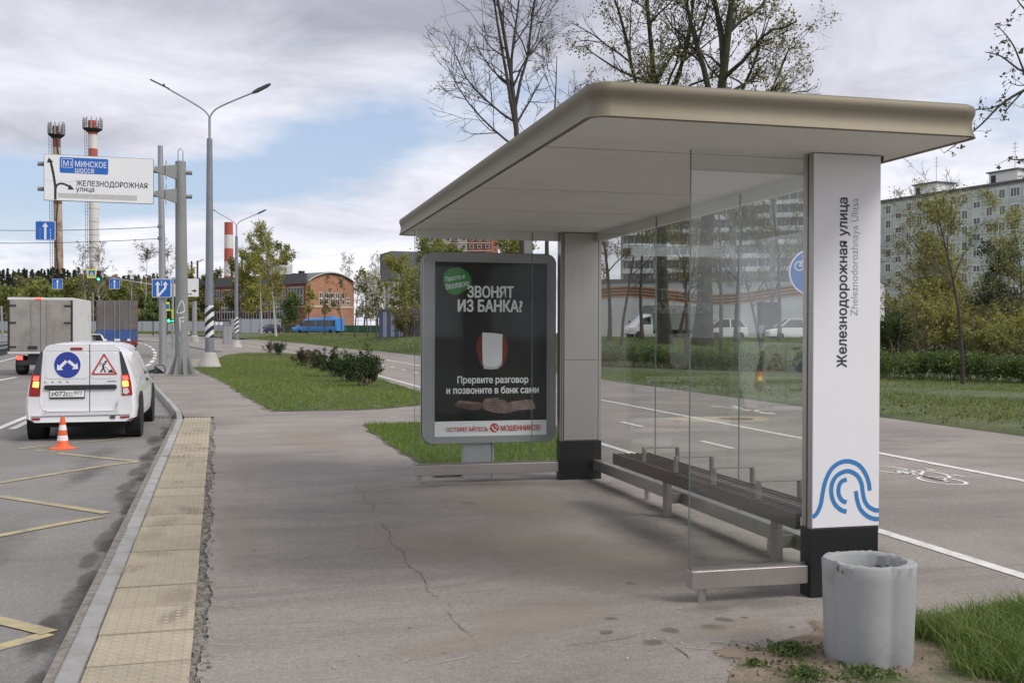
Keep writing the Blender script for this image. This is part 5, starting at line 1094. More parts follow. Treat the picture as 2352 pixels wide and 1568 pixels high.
MB().add([(-.8, BLn*.86, 1.5), (.8, BLn*.86, 1.5), (.74, BLn*.735, 2.45), (-.74, BLn*.735, 2.45)], [(0, 1, 2, 3)]).build('windscreen', M_cgl, bs).location = (0, .05, .03)
MB().bx(-.6, .6, 1.6, 3.4, Hb, Hb+.22).build('roof_unit', M_bus, bs, bevel=.05)
# --- vehicles parked at the white shop
p = GD(1436, 86); q = GD(1588, 88); dv = p-q; an = math.atan2(dv.y, dv.x)-math.pi/2; Lb = dv.length
bt = thing('parked_box_van', 'white cab box van with grey body parked at the white shop', 'van', q, an)
MB().bx(-1, 1, 0, Lb*.66, .75, 2.75).build('box', mat('grey_van_box', (.16, .165, .165), .6, 0, .08, 1), bt, bevel=.03)
loft(bt, 'cab', [(.9, .4), (.95, .7), (.95, 1.1), (.88, 1.5), (.78, 1.95), (.5, 2.05), (0, 2.06)], [(Lb*.66, 1, 2.06, .4), (Lb*.75, 1, 2.04, .4), (Lb*.9, .97, 1.2, .4), (Lb*.985, .92, 1.0, .4), (Lb, .85, .8, .45)], M_cw, 2.06, .9)
for s_ in (-1, 1):
    MB().add([(s_*.955, Lb*.69, 1.2), (s_*.95, Lb*.86, 1.2), (s_*.87, Lb*.80, 1.7), (s_*.82, Lb*.69, 1.85)], [(0, 1, 2, 3)]).build('door_window', M_cgl, bt)
    for y in (1.0, Lb*.86): wheel(bt, s_*.82, y, .34, .22, s_)
    MB().bx(s_*1.08-.06, s_*1.08+.06, Lb*.84, Lb*.86, 1.2, 1.5).build('mirror', M_plast, bt)
MB().bx(-.5, .5, .2, Lb*.7, .45, .74).build('chassis', M_dk, bt)
p = GD(1622, 84); q = GD(1712, 84); dv = p-q; an = math.atan2(dv.y, dv.x)-math.pi/2
car('parked_estate_car', 'white estate car parked right of the thick tree trunk', q, an, dv.length, 1.8, 1.62, [(.15, 1.0), (.5, 1.55), (2.2, 1.58), (3.0, 1.0)], M_cw)
q = GD(1880, 84); car('parked_estate_car', 'white car parked right of the dark shop door', q, an+.1, 4.3, 1.8, 1.6, [(.15, 1.0), (.5, 1.55), (2.6, 1.58), (3.4, 1.0)], M_cw)
# ------------------------------------------------------------------ chimneys, buildings, fences
M_brick = mat('orange_brick', (.37, .18, .11), .9, 0, .12, 1.2, 0, 1, (.45, .235, .15)); M_brickr = mat('dark_red_brick', (.26, .085, .06), .9, 0, .15, .3)
M_roofg = mat('grey_roof_felt', (.135, .135, .14), .9, 0, .15, .3); M_win = mat('window_dark', (.035, .042, .05), .15, 0, .3, .7); M_wfr = mat('window_frame_white', (.66, .66, .64), .6); M_band = mat('pale_render', (.50, .43, .36), .85, 0, .1, .4)
M_red = mat('chimney_red', (.42, .085, .055), .8, 0, .12, .15, dirt=(.25, .13, .1), dscale=.2, dlo=.5, dhi=.8); M_chw = mat('chimney_white', (.62, .60, .57), .8, 0, .06, .15, dirt=(.42, .37, .33), dscale=.25, dlo=.55, dhi=.8); M_rustw = mat('weathered_chimney', (.40, .33, .25), .9, 0, .2, .12, dirt=(.20, .11, .075), dscale=.14, dlo=.45, dhi=.6); M_brn = mat('chimney_brown', (.17, .08, .055), .9, 0, .3, .2)
def chimney(label, pxb, pxt, D, bands, wt, wb, plat=True, cable=False):
    """bands: list of (y top, y bottom, material) in picture rows"""
    base = GD(pxb, D); t = thing('chimney', label, 'chimney', base, 0); s = D/FPX
    yt, yb = bands[0][0], 766
    def rr(py): k = (py-yt)/(yb-yt); return (wt+(wb-wt)*k)*s/2
    def zz_(py): return PD(pxt, py, D).z-base.z
    def xx(py): return (PD(pxt, 765, D)-base).x*0+((pxt-pxb)*(yb-py)/(yb-yt))*s*math.cos(YAW)
    for a, b, m_ in bands: MB().tube([(xx(b), 0, zz_(b)), (xx((a+b)/2), 0, zz_((a+b)/2)), (xx(a), 0, zz_(a))], [rr(b), rr((a+b)/2), rr(a)], 18).build('shaft_section', m_, t, smooth=40)
    if plat:
        zc = zz_(yt+20); R = rr(yt)*2.05; x_ = xx(yt)
        MB().lathe([(rr(yt), -1.4), (R, 0), (R, .4), (rr(yt), .4)], 16, (x_, 0, zc)).build('platform', M_dk, t)
        for k in range(12):
            a = k*math.pi/6; r2 = R*1.02; MB().box((x_+r2*math.cos(a), r2*math.sin(a), zc+2.2+(k % 3)*.4), (.45, .45, 3.4+(k % 2)), a).build('antenna', M_galv, t)
            MB().tube([(x_+r2*math.cos(a), r2*math.sin(a), zc), (x_+r2*math.cos(a), r2*math.sin(a), zc+5)], .1, 5).build('antenna_pole', M_dk, t)
        MB().tube([(x_+R*math.cos(a), R*math.sin(a), zc+2) for a in np.linspace(0, 6.283, 17)], .1, 5).build('railing', M_dk, t)
        lad = MB(); xl = -rr(yb)-.7
        for e in (0, .9): lad.tube([(xx(yb)+xl-e, 0, 2), (xx(yt+22)-rr(yt)-.5-e, 0, zc)], .08, 4)
        for k in range(60): q = k/60; lad.bar((xx(yb)*(1-q)+xx(yt)*q+xl*(1-q)+(-rr(yt)-.5)*q-.9, 0, 2+(zc-2)*q), (xx(yb)*(1-q)+xx(yt)*q+xl*(1-q)+(-rr(yt)-.5)*q, 0, 2+(zc-2)*q), .1, .1)
        lad.build('ladder', M_dk, t)
    if cable: MB().tube([(xx(q)+rr(q)*.5*math.sin(q*.02)+.2, -rr(q)-.1, zz_(q)) for q in np.linspace(766, yt+22, 24)], .28, 5).build('cable_run', M_dk, t)
    else:
        for q in np.arange(480, 760, 30):
            if plat: MB().lathe([(rr(q)+.12, 0), (rr(q)+.12, .25)], 18, (xx(q), 0, zz_(q))).build('hoop', M_spatch, t)
    return t
chimney('weathered brown chimney with antennas, leftmost of the chimneys', 138, 130, 430, [(292, 312, M_brn), (312, 340, M_brn), (340, 372, M_rustw), (372, 470, M_brn), (470, 766, M_rustw)], 17, 21, True, True)
chimney('white chimney with red bands and antennas right of the brown one', 219, 213, 470, [(279, 311, M_red), (311, 343, M_chw), (343, 366, M_red), (366, 766, M_chw)], 20, 23)
chimney('shorter red and white banded chimney behind the long hall', 526, 525, 420, [(511, 519, M_red), (519, 540, M_red), (540, 571, M_chw), (571, 601, M_red), (601, 634, M_chw), (634, 700, M_red), (700, 766, M_chw)], 19, 24, False)

# factory hall with arched gable
A_, G_ = GD(705, 225), GD(813, 235); g = (G_-A_); g.z = 0; WG = g.length; LH = 62
hall = thing('factory_hall', 'long brick factory hall with arched gable and glazed side', 'building', (A_.x, A_.y, A_.z), math.atan2(g.y, g.x))
ze = PD(705, 648, 225).z-A_.z; zp = PD(760, 629, 230).z-A_.z
arc = [(WG*t, ze+(zp-ze)*math.sin(math.pi*t)**.8) for t in np.linspace(0, 1, 17)]
MB().prism([(0, -.5), (WG, -.5)]+arc[::-1], 0, .5, 'xz').build('gable_wall', M_brick, hall)
MB().bx(0, .5, .501, LH, -.5, ze).build('side_wall', M_brickr, hall); MB().bx(WG-.5, WG, .501, LH, -.5, ze).build('side_wall', M_brickr, hall)
rf = MB(); out_ = [(x, z+.06) for x, z in arc]; n_ = len(out_)
rf.add([(x, -.4, z) for x, z in out_]+[(x, LH, z) for x, z in out_]+[(x, -.4, z+.35) for x, z in out_]+[(x, LH, z+.35) for x, z in out_], [(i, i+1, n_+i+1, n_+i) for i in range(n_-1)]+[(2*n_+i, 3*n_+i, 3*n_+i+1, 2*n_+i+1) for i in range(n_-1)]+[(i, 2*n_+i, 2*n_+i+1, i+1) for i in range(n_-1)])
rf.build('roof', M_roofg, hall, smooth=40); MB().bx(-.35, .0, -.3, LH, ze-.25, ze+1.9).build('parapet', M_roofg, hall)
ed = MB()
for (xa, za), (xb, zb_) in zip(out_, out_[1:]): ed.bar((xa, -.42, za+.2), (xb, -.42, zb_+.2), .1, .42, (0, 1, 0))
ed.build('roof_edge', M_wfr, hall)
zw0, zw1 = PD(760, 699, 230).z-A_.z, PD(760, 672, 230).z-A_.z
for k in range(6):
    x = WG*(.29+.115*k); hh = zw1-zw0 if k < 5 else (zw1-zw0)*.62
    w_ = MB().bx(x-WG*.038, x+WG*.038, -.06, .0, zw0, zw0+hh).build('window', M_wfr, hall)
    for s_ in (-1, 1):
        for v in (0, 1): MB().bx(x+s_*WG*.018-WG*.013, x+s_*WG*.018+WG*.013, -.085, -.061, zw0+.15+v*hh*.5, zw0+hh*.5-.1+v*hh*.5).build('pane', M_win, w_)
MB().bx(-.05, WG+.05, -.12, .0, zw0-.75, zw0-.3).build('sill_band', M_band, hall); MB().bx(-.08, .0, .0, LH, zw0-.75, zw0-.3).build('sill_band', M_band, hall)
for k in range(10):                         # glazed bays along the side
    y0 = 1.2+k*6.1; lowz = zw0-.0 if k == 0 else 3.0
    gz = MB().bx(-.06, .0, y0, y0+5.2, lowz, ze-1.0).build('glazing', M_win, hall)
    for j in range(6): MB().bx(-.14, -.061, y0+5.2*j/5-.06, y0+5.2*j/5+.06, lowz, ze-1.0).build('mullion', M_wfr, gz)
    for j in range(5 if k else 3):
        z = lowz+(ze-1.0-lowz)*j/(4 if k else 2); MB().bx(-.13, -.062, y0-.05, y0+5.25, z-.06, z+.06).build('transom', M_wfr, gz)
for x, y, h_ in ((.25*WG, 6, 1.6), (.3*WG, 9, 1.2)): MB().bx(x-.5, x+.5, y-.5, y+.5, zp-1.5, zp-1.5+h_+.6).build('roof_vent', M_dk, hall)
for y in (26, 30, 44, 46.5, 52): MB().tube([(2, y, ze), (2, y, ze+6.5)], .22, 6).build('vent_pipe', M_dk, hall)
MB().bx(2, 5.5, 12, 15, zp-1, zp+2.2).build('roof_cabin', M_spatch, hall)
for k in range(4): MB().bx(-.3, -.1, 1+k*.4, 1.1+k*.4, 0, .1).build('drain_pipe', M_dk, hall)

# grey sheet fence, green fence
M_fence = mat('grey_fence_sheet', (.36, .39, .415), .6, .1, .05, .5)
def fence(label, pa, pb, n, H_, name='sheet_fence', m_=None):
    f = thing(name, label, 'fence', pa, 0); d = (pb-pa)/n
    L_ = Vector((d.x, d.y, 0)).length; an = math.atan2(d.y, d.x)
    for k in range(n):
        o = MB().bx(0, L_-.04, -.03, .03, 0.05, H_).build('fence_panel', m_ or M_fence, f) if k == 0 else o.copy()
        if k: COL.objects.link(o); 
        o.parent = f; o.location = d*k+Vector((0, 0, .0)); o.rotation_euler = (0, 0, an)
        q = MB().bx(-.05, .05, -.09, -.03, 0, H_+.08).build('fence_post', M_galv, f) if k == 0 else q.copy()
        if k: COL.objects.link(q)
        q.parent = f; q.location = d*k; q.rotation_euler = (0, 0, an)
    return f
fence('grey sheet metal fence behind the junction at the left', GD(-60, 212), GD(528, 205), 24, 2.2)
fence('taller grey sheet metal fence beside the dark blue hatchback', GD(531, 198), GD(646, 196), 5, 2.6)
gf = fence('fence of low green panels behind the minibus', GD(652, 203), GD(880, 200), 8, 1.5, 'green_fence', mat('green_fence_sheet', (.025, .10, .05), .6))
mp_ = MB(); a, b = GD(652, 203)-GD(652, 203), GD(880, 200)-GD(652, 203)
for k in range(9):
    q = a.lerp(b, k/8); mp_.bx(q.x-.05, q.x+.05, q.y-.05, q.y+.05, q.z, q.z+3.6)
for z in (1.7, 2.4, 3.1, 3.6): mp_.bar(a+Vector((0, 0, z)), b+Vector((0, 0, z)), .05, .05)
mp_.build('mesh_frame', M_galv, gf)

# blue and white striped kiosk
ka, kb = GD(871, 104), GD(935, 100); kd = kb-ka; kd.z = 0; KW = kd.length
ko = thing('kiosk', 'small kiosk clad in blue and white vertical boards under blossom trees', 'kiosk', ka-Vector((0, 0, .1)), math.atan2(kd.y, kd.x))
KH = PD(871, 711, 104).z-ka.z; M_kb = mat('kiosk_blue', (.04, .075, .19), .6, 0, .1, 2); M_kw = mat('kiosk_grey', (.30, .31, .32), .7, 0, .08, 2)
MB().bx(.02, KW-.02, .03, 3.2, .2, KH).build('core', mat('kiosk_core', (.2, .2, .21), .8), ko)
for k in range(7):
    w_ = KW/7; MB().bx(k*w_+.01, (k+1)*w_-.01, -.02, .029, .2, KH-.12).build('board', (M_kb, M_kw)[k % 2], ko); MB().bx(-.03, .019, .05+k*.44, .05+(k+1)*.44-.02, .2, KH-.12).build('board', (M_kb, M_kw)[k % 2], ko)
MB().bx(-.2, KW+.2, -.2, 3.4, KH, KH+.14).build('roof', M_roofg, ko); MB().bx(-.1, KW+.1, -.1, 3.3, 0, .2).build('plinth', M_dk, ko); MB().bx(KW+.05, KW+3.0, .4, 3.2, .1, KH-.3).build('annex', mat('annex_brown', (.15, .13, .12), .9, 0, .2, 1), ko)
gb_ = thing('grey_building', 'dark grey gabled building half hidden behind trees by the old lamp', 'building', GD(905, 185), .1); MB().bx(0, 6, 0, 8, 0, 9.5).build('wall', M_chw, gb_); MB().bx(-.6, 6.5, -.5, 8.5, 9.5, 14.4).build('roof', M_roofg, gb_)
for k in range(3): MB().bx(1+k*1.6, 1.9+k*1.6, -.05, 0, 6.5, 8.2).build('window', M_win, gb_)

# nine storey panel block on the right
a, b = GD(2030, 226), GD(2352, 194); dW = b-a; dW.z = 0; dW.normalize()
def s_at(px):                               # distance along the wall where a picture column meets it
    r = ray(px, 765); m2 = np.array([[r.x, -dW.x], [r.y, -dW.y]]); return np.linalg.solve(m2, np.array([a.x, a.y]))[1]
pit_ = (s_at(2242)-s_at(2062))/7; base_z = -1.5; top_z = PD(2352, 413, 194).z
blk = thing('apartment_block', 'pale green nine storey panel apartment block behind the trees at right', 'building', (a.x, a.y, 0), math.atan2(dW.y, dW.x))
M_pan = mat('pale_green_panel', (.44, .50, .475), .85, 0, .07, .25, dirt=(.50, .52, .50), dscale=.4, dlo=.48, dhi=.66, rand=.08); M_joint = mat('panel_joint', (.24, .26, .25), .9); M_pane = mat('flat_window', (.06, .07, .08), .12, 0, .35, .9, col2=(.16, .17, .18))
s0 = s_at(2062)-pit_*6.5; ncol = 27; nrow = 10; sto = (top_z-.6-base_z)/nrow; L_ = pit_*ncol
MB().bx(s0, s0+L_, .08, 12, base_z, top_z-.1).build('wall', M_joint, blk); MB().bx(s0-.2, s0+L_+.2, -.25, 12.2, top_z-.1, top_z+.25).build('roof', M_roofg, blk)
pat = 'SNNWWNN'; pmesh = {}; 
def shared(key, make, name, m_, parent, loc):
    if key not in pmesh: pmesh[key] = make().build(name, m_, None).data; bpy.data.objects.remove(bpy.data.objects[-1]) if False else None
    o = bpy.data.objects.new(name, pmesh[key]); COL.objects.link(o); o.parent = parent; o.location = loc; return o
_tmp = []
def proto(name, mb, m_):
    o = mb.build(name, m_); _tmp.append(o); return o.data
mp_pan = proto('wall_panel', MB().bx(.02, pit_-.02, 0, .075, .02, sto-.02), M_pan)
wn = {}
for ch, w_, h_ in (('N', 1.25, 1.55), ('W', 1.95, 1.55), ('S', 1.5, 1.1)):
    fr = MB(); t_ = .16
    for x0, x1, z0, z1 in ((-w_/2-t_, w_/2+t_, -t_, 0), (-w_/2-t_, w_/2+t_, h_, h_+t_), (-w_/2-t_, -w_/2, 0, h_), (w_/2, w_/2+t_, 0, h_)): fr.bx(x0, x1, -.05, 0, z0, z1)
    nm = 2 if ch == 'W' else 1
    for k in range(nm): xm = -w_/2+w_*(k+1)/(nm+1); fr.bx(xm-.05, xm+.05, -.045, 0, 0, h_)
    wn[ch] = (proto('window', fr, M_wfr), proto('pane', MB().bx(-w_/2, w_/2, -.02, .0, 0, h_), M_pane))
def inst(name, me, parent, loc):
    o = bpy.data.objects.new(name, me); COL.objects.link(o); o.parent = parent; o.location = loc; return o
for c_ in range(ncol):
    sx = s0+c_*pit_; ch = pat[(c_-6) % 7]
    px_ok = sx > s_at(1990)-pit_
    if not px_ok: continue
    for r_ in range(nrow):
        z = base_z+r_*sto; inst('wall_panel', mp_pan, blk, (sx, 0, z))
        if r_ < 1: continue
        dz = .9 if ch != 'S' else -.35
        w_ = inst('window', wn[ch][0], blk, (sx+pit_/2, 0, z+dz)); inst('pane', wn[ch][1], w_, (0, 0, 0))
for k, (px, w_) in enumerate(((2098, 6.0), (2275, 6.5))):
    sx = s_at(px); o = MB().bx(sx-w_/2, sx+w_/2, 3, 8, top_z+.2, top_z+2.7).build('lift_house', M_wfr, blk); MB().bx(sx-w_/2-.4, sx+w_/2+.4, 2.6, 8.4, top_z+2.7, top_z+2.95).build('lift_roof', M_roofg, o); MB().bx(sx-w_/2+.5, sx-w_/2+1.6, 2.95, 3.0, top_z+.3, top_z+2.2).build('lift_door', M_dk, o)
    MB().tube([(sx+1, 5, top_z+2.9), (sx+1, 5, top_z+8.5)], .05, 4).build('aerial', M_dk, o)
    for z in (6.5, 7.2, 8): MB().bar((sx+.3, 5, top_z+z), (sx+1.7, 5, top_z+z), .05, .05).build('aerial_bar', M_dk, o)
for c_, r_ in ((9, 7), (10, 5), (15, 6), (16, 7), (12, 6), (16, 5)): 
    MB().bx(s0+c_*pit_+.3, s0+c_*pit_+1.1, -.4, -.02, base_z+r_*sto+.1, base_z+r_*sto+.65).build('air_conditioner', M_wfr, blk)
for o in _tmp: bpy.data.objects.remove(o)
# white balconied block seen through the glass
a, b = GD(1425, 240), GD(1870, 225); d = b-a; d.z = 0; L_ = d.length; wb_ = thing('balcony_block', 'grey apartment block with long white balcony rows behind the trees', 'building', a, math.atan2(d.y, d.x))
MB().bx(0, L_, 0, 14, -2, 40).build('wall', mat('grey_wall', (.34, .34, .34), .85, 0, .1, .3), wb_); M_balc = mat('white_balcony', (.52, .53, .54), .6, 0, .12, .5)
for k in range(13):
    z = 5+k*2.85
    for j in range(5):
        x0 = L_*j/5+.6; x1 = L_*(j+1)/5-.8; o = MB().bx(x0, x1, -1.2, -.02, z, z+1.05).build('balcony', M_balc, wb_); MB().bx(x0+.2, x1-.2, -.06, -.02, z+1.1, z+2.5).build('balcony_window', M_pane, o)
        for q in range(4): MB().bx(x0+(x1-x0)*(q+.5)/4-.06, x0+(x1-x0)*(q+.5)/4+.06, -.12, -.061, z+1.1, z+2.5).build('window_bar', M_wfr, o)
# red brick tower
a = GD(967, 400); d = GD(1130, 400)-a; d.z = 0; L_ = d.length; rt = thing('brick_tower', 'tall red brick apartment tower with pale bands seen above the poster', 'building', a, math.atan2(d.y, d.x)-.12)
zt_ = PD(1040, 495, 400).z; MB().bx(0, L_, 0, 18, -3, zt_).build('wall', M_brickr, rt); M_gw = mat('tower_grey_bay', (.36, .33, .30), .85)
for j in range(3):
    x0 = (.0, .24, .46)[j]*L_+.3; MB().bx(x0+1.5, x0+5.0, -.5, -.02, -3, zt_).build('bay', M_gw, rt)
for k in range(15):
    z = zt_-.5-k*2.9; MB().bx(-.1, L_+.1, -.65, -.51, z, z+.35).build('floor_band', M_band, rt)
    if k < 9:
        for q in range(9):
            x = (q+.5)*L_/9; w_ = MB().bx(x-.8, x+.8, -.62, -.505, z-1.9, z-.5).build('window', M_wfr, rt); MB().bx(x-.65, x+.65, -.64, -.621, z-1.75, z-.62).build('pane', M_win, w_)
# white shop with striped ribbon band
a, b = GD(1372, 100), GD(2010, 90); d = b-a; d.z = 0; L_ = d.length; shp = thing('shop', 'low white shop with wavy orange and black ribbon band', 'shop', (a.x, a.y, min(a.z, b.z)-.1), math.atan2(d.y, d.x))
M_shop = mat('shop_white', (.52, .53, .54), .6, 0, .07, .8); M_ror = mat('ribbon_orange', (.42, .19, .07), .7, 0, .2, .6); M_rbk = mat('ribbon_black', (.03, .022, .02), .6)
HS = 5.3; MB().bx(0, L_, 0, 10, -.5, HS).build('wall', M_shop, shp); MB().bx(-.2, L_+.2, -.2, 10.2, HS, HS+.3).build('roof', M_roofg, shp)
for k in range(int(L_/2.4)): MB().bx(k*2.4+.02, k*2.4+2.38, -.03, -.004, .25, 3.3).build('wall_sheet', M_shop, shp)
for k in range(7):
    pts = [(x, 3.62+.14*k+.42*math.sin(x*.36+.6)) for x in np.linspace(0, L_, 60)]; o_ = band2d(pts, .142); n_ = len(o_)//2
    MB().add([(x, -.05-.002*k, z) for x, z in o_], [(i+1, i, 2*n_-1-i, 2*n_-2-i) for i in range(n_-1)]).build('ribbon_stripe', (M_ror, M_rbk)[k % 2], shp)
dr = MB(); x0 = (GD(1750, 96)-a).dot(d.normalized()); x1 = (GD(1800, 95)-a).dot(d.normalized())
do = MB().bx(x0, x1, -.08, -.031, .1, 3.35).build('door', M_win, shp); MB().bx((x0+x1)/2-.04, (x0+x1)/2+.04, -.11, -.081, .1, 3.3).build('door_post', M_dk, do); MB().bx(x0+.15, x0+.6, -.12, -.081, .15, 1.3).build('notice_rack', M_kw, do)
MB().bx(0, L_, -1.8, -.1, -.2, .12).build('forecourt_step', M_conc, shp)
# ------------------------------------------------------------------ plants
def unit(v): return v/np.maximum(np.linalg.norm(v, axis=-1, keepdims=True), 1e-9)
def batch_tubes(P, R, n):
    """P (N,K,3) centre lines, R (N,K) radii -> verts, quads"""
    N, K, _ = P.shape
    if N == 0: return np.zeros((0, 3)), np.zeros((0, 4), int)
    T = np.empty_like(P); T[:, 1:-1] = P[:, 2:]-P[:, :-2]; T[:, 0] = P[:, 1]-P[:, 0]; T[:, -1] = P[:, -1]-P[:, -2]; T = unit(T)
    ref = np.where(np.abs(T[..., 2:3]) < .9, np.array([0, 0, 1.]), np.array([1., 0, 0])); A = unit(np.cross(T, ref)); B = np.cross(T, A)
    an = np.arange(n)*2*np.pi/n
    V = P[:, :, None, :]+R[:, :, None, None]*(A[:, :, None, :]*np.cos(an)[None, None, :, None]+B[:, :, None, :]*np.sin(an)[None, None, :, None])
    idx = np.arange(N*K*n).reshape(N, K, n); a = idx[:, :-1]; b = idx[:, 1:]
    F = np.stack([a, np.roll(a, -1, 2), np.roll(b, -1, 2), b], -1).reshape(-1, 4)
    return V.reshape(-1, 3), F
def grow(rg, p, d, L, r, K, jit, up, tip=.35):
    N = len(p); P = np.empty((N, K, 3)); P[:, 0] = p; d = d.copy()
    for k in range(1, K):
        d = unit(d+rg.normal(0, jit, (N, 3))+np.array([0, 0, up])); P[:, k] = P[:, k-1]+d*(L/(K-1))[:, None]
    R = r[:, None]*np.linspace(1, tip, K)[None, :]; return P, R
def children(rg, P, R, L, n, ang, lf, rf, t0=.25, spread=.25):
    N, K, _ = P.shape; pi = np.repeat(np.arange(N), n); t = rg.uniform(t0, 1, len(pi))
    f = t*(K-1); i = np.minimum(f.astype(int), K-2); w = (f-i)[:, None]
    p = P[pi, i]*(1-w)+P[pi, i+1]*w; ax = unit(P[pi, i+1]-P[pi, i]); rr = R[pi, i]*(1-w[:, 0])+R[pi, i+1]*w[:, 0]
    q = unit(np.cross(ax, rg.normal(0, 1, (len(pi), 3)))); a = np.radians(rg.normal(ang, ang*spread, len(pi)))[:, None]
    d = ax*np.cos(a)+q*np.sin(a); l = L[pi]*lf*rg.uniform(.55, 1.15, len(pi))*(1.15-.6*t); return p, d, l, rr*rf
def leaves(rg, pts, size, flat=.0, sv=.5):
    N = len(pts); a = unit(rg.normal(0, 1, (N, 3))); b = unit(np.cross(a, rg.normal(0, 1, (N, 3)))); s = (size*rg.uniform(1-sv, 1+sv, N))[:, None]
    V = np.stack([pts-a*s, pts+b*s*.55, pts+a*s, pts-b*s*.55], 1).reshape(-1, 3); F = np.arange(N*4).reshape(N, 4); return V, F
M_bark = mat('grey_bark', (.05, .043, .038), .95, 0, .3, 6, .4, 30, stretch=(1, 1, .3)); M_bark2 = mat('brown_bark', (.085, .067, .052), .95, 0, .25, 6); M_moss = mat('mossy_bark', (.030, .027, .022), .95, 0, .3, 3, .4, 30, (.062, .062, .03)); M_birch = mat('birch_bark', (.42, .40, .37), .85, 0, .15, 5, dirt=(.05, .045, .04), dscale=4, dlo=.58, dhi=.66, stretch=(1, 1, 2.5)); M_twig = mat('fine_twigs', (.13, .10, .08), .95, 0, .2, 3); M_dtwig = mat('dark_twigs', (.036, .030, .026), .95, 0, .2, 3)
def leaf_m(name, a, b): return mat(name, a, .65, col2=b, attr=True, trans=.3, spec=.25)
M_lspring = leaf_m('spring_leaf', (.155, .18, .045), (.29, .295, .09)); M_lbirch = leaf_m('birch_leaf', (.155, .16, .05), (.28, .265, .095)); M_lyel = leaf_m('yellow_green_leaf', (.20, .21, .045), (.34, .325, .085)); M_ldark = leaf_m('deep_green_leaf', (.022, .05, .012), (.06, .10, .025)); M_lmid = leaf_m('mid_green_leaf', (.075, .12, .03), (.16, .21, .06))
M_lsky = leaf_m('young_oak_leaf', (.16, .165, .055), (.30, .28, .11)); M_lneedle = leaf_m('spruce_needle', (.035, .05, .032), (.075, .09, .055)); M_lred = leaf_m('copper_leaf', (.09, .045, .035), (.06, .085, .02)); M_lblos = leaf_m('white_blossom', (.45, .43, .36), (.72, .70, .62)); M_lolive = leaf_m('olive_leaf', (.125, .128, .045), (.225, .21, .08))
def tree(name, label, loc, seed, H, r0, f0=.25, nl=14, ang=48, ll=.42, nb=6, nt=6, nf=0, up=.06, jit=.10, leaf=None, lm=None, bark=None, twigm=None, lspread=.25, cat='tree', group=None, rz=0, trunks=1, lean=.0, tr=.010, extra=None, droop=0.0, leafz=0, forks=None):
    rg = np.random.default_rng(seed); t = thing(name, label, cat, loc, rz, group)
    p0 = np.zeros((trunks, 3)); d0 = unit(np.array([[0, 0, 1.]])+rg.normal(0, .05+lean+(.16 if trunks > 1 else 0), (trunks, 3))*np.array([1, 1, 0]))
    L0 = np.full(trunks, H)*rg.uniform(.85, 1, trunks) if trunks > 1 else np.array([H]); R0 = np.full(trunks, r0)
    P, R = grow(rg, p0, d0, L0, R0, 12, .035, .03, .12)
    R[:, 0] *= 1.35
    c = children(rg, P, R, L0, nl, ang, ll, .55, f0); P1, R1 = grow(rg, *c[:2], c[2], c[3], 8, jit, up, .25)
    L1 = c[2]
    if forks:
        for t_, an_, az_, lf_, rf_ in forks:
            fz = t_*11; i_ = int(fz); b_ = P[:1, i_]*(1-(fz-i_))+P[:1, i_+1]*(fz-i_); dr_ = np.array([[math.sin(math.radians(an_))*math.cos(az_), math.sin(math.radians(an_))*math.sin(az_), math.cos(math.radians(an_))]])
            Pf, Rf = grow(rg, b_, dr_, np.array([H*lf_]), np.array([R[0, i_]*rf_]), 8, .07, .10, .2); P1 = np.vstack([P1, Pf]); R1 = np.vstack([R1, Rf]); L1 = np.append(L1, H*lf_)
            for _ in range(2): P1 = np.vstack([P1, Pf]); R1 = np.vstack([R1, Rf*.5]); L1 = np.append(L1, H*lf_)
    c1 = children(rg, P1, R1, L1, nb, 42, .5, .6, .2); P2, R2 = grow(rg, *c1[:2], c1[2], c1[3], 6, jit*1.2, up*.7-droop*.5, .3)
    c2 = children(rg, P2, R2, c1[2], nt, 40, .55, .65, .15); P3, R3 = grow(rg, *c2[:2], c2[2], np.maximum(c2[3], tr), 5, jit*1.3, up*.3-droop, .5)
    V, F = batch_tubes(P, R, 10); V1, F1 = batch_tubes(P1, R1, 6); np_mesh('trunk', np.vstack([V, V1]), np.vstack([F, F1+len(V)]), bark or M_bark, t, smooth=True)
    V2, F2 = batch_tubes(P2, np.maximum(R2, tr), 4); V3, F3 = batch_tubes(P3, np.maximum(R3, tr*.6), 3); vs, fs = [V2, V3], [F2, F3+len(V2)]; src = [P3, P2[:, 3:]]
    if nf:
        c3 = children(rg, P3, R3, c2[2], nf, 38, .6, .7, .1); P4, R4 = grow(rg, *c3[:2], c3[2], np.maximum(c3[3], tr*.5), 4, jit*1.4, -droop, .6); V4, F4 = batch_tubes(P4, np.maximum(R4, tr*.42), 3); fs.append(F4+sum(len(q) for q in vs)); vs.append(V4); src.append(P4)
    np_mesh('twigs', np.vstack(vs), np.vstack(fs), twigm or M_dtwig, t)['kind'] = 'stuff'
    if leaf:
        nlf, size = leaf; pool = np.vstack([s.reshape(-1, 3) for s in src]); pool = pool[pool[:, 2] > leafz]; cl_ = pool[rg.integers(0, len(pool), max(8, nlf//7))]; pts = cl_[rg.integers(0, len(cl_), nlf)]+rg.normal(0, lspread*.62, (nlf, 3)); V, F = leaves(rg, pts, size)
        cl = np.repeat(np.clip(.5+.32*np.sin(pts[:, 0]*1.1+seed)*np.sin(pts[:, 1]*1.3)+.3*np.sin(pts[:, 2]*.9+seed)+rg.normal(0, .22, nlf), 0, 1), 4); np_mesh('crown', V, F, lm or M_lspring, t, cl)
    return t
def leafcloud(rg, centers, radii, n, flat=1.0):
    k = rg.integers(0, len(centers), n); v = unit(rg.normal(0, 1, (n, 3)))*(rg.uniform(0, 1, n)**.45)[:, None]; return centers[k]+v*radii[k]
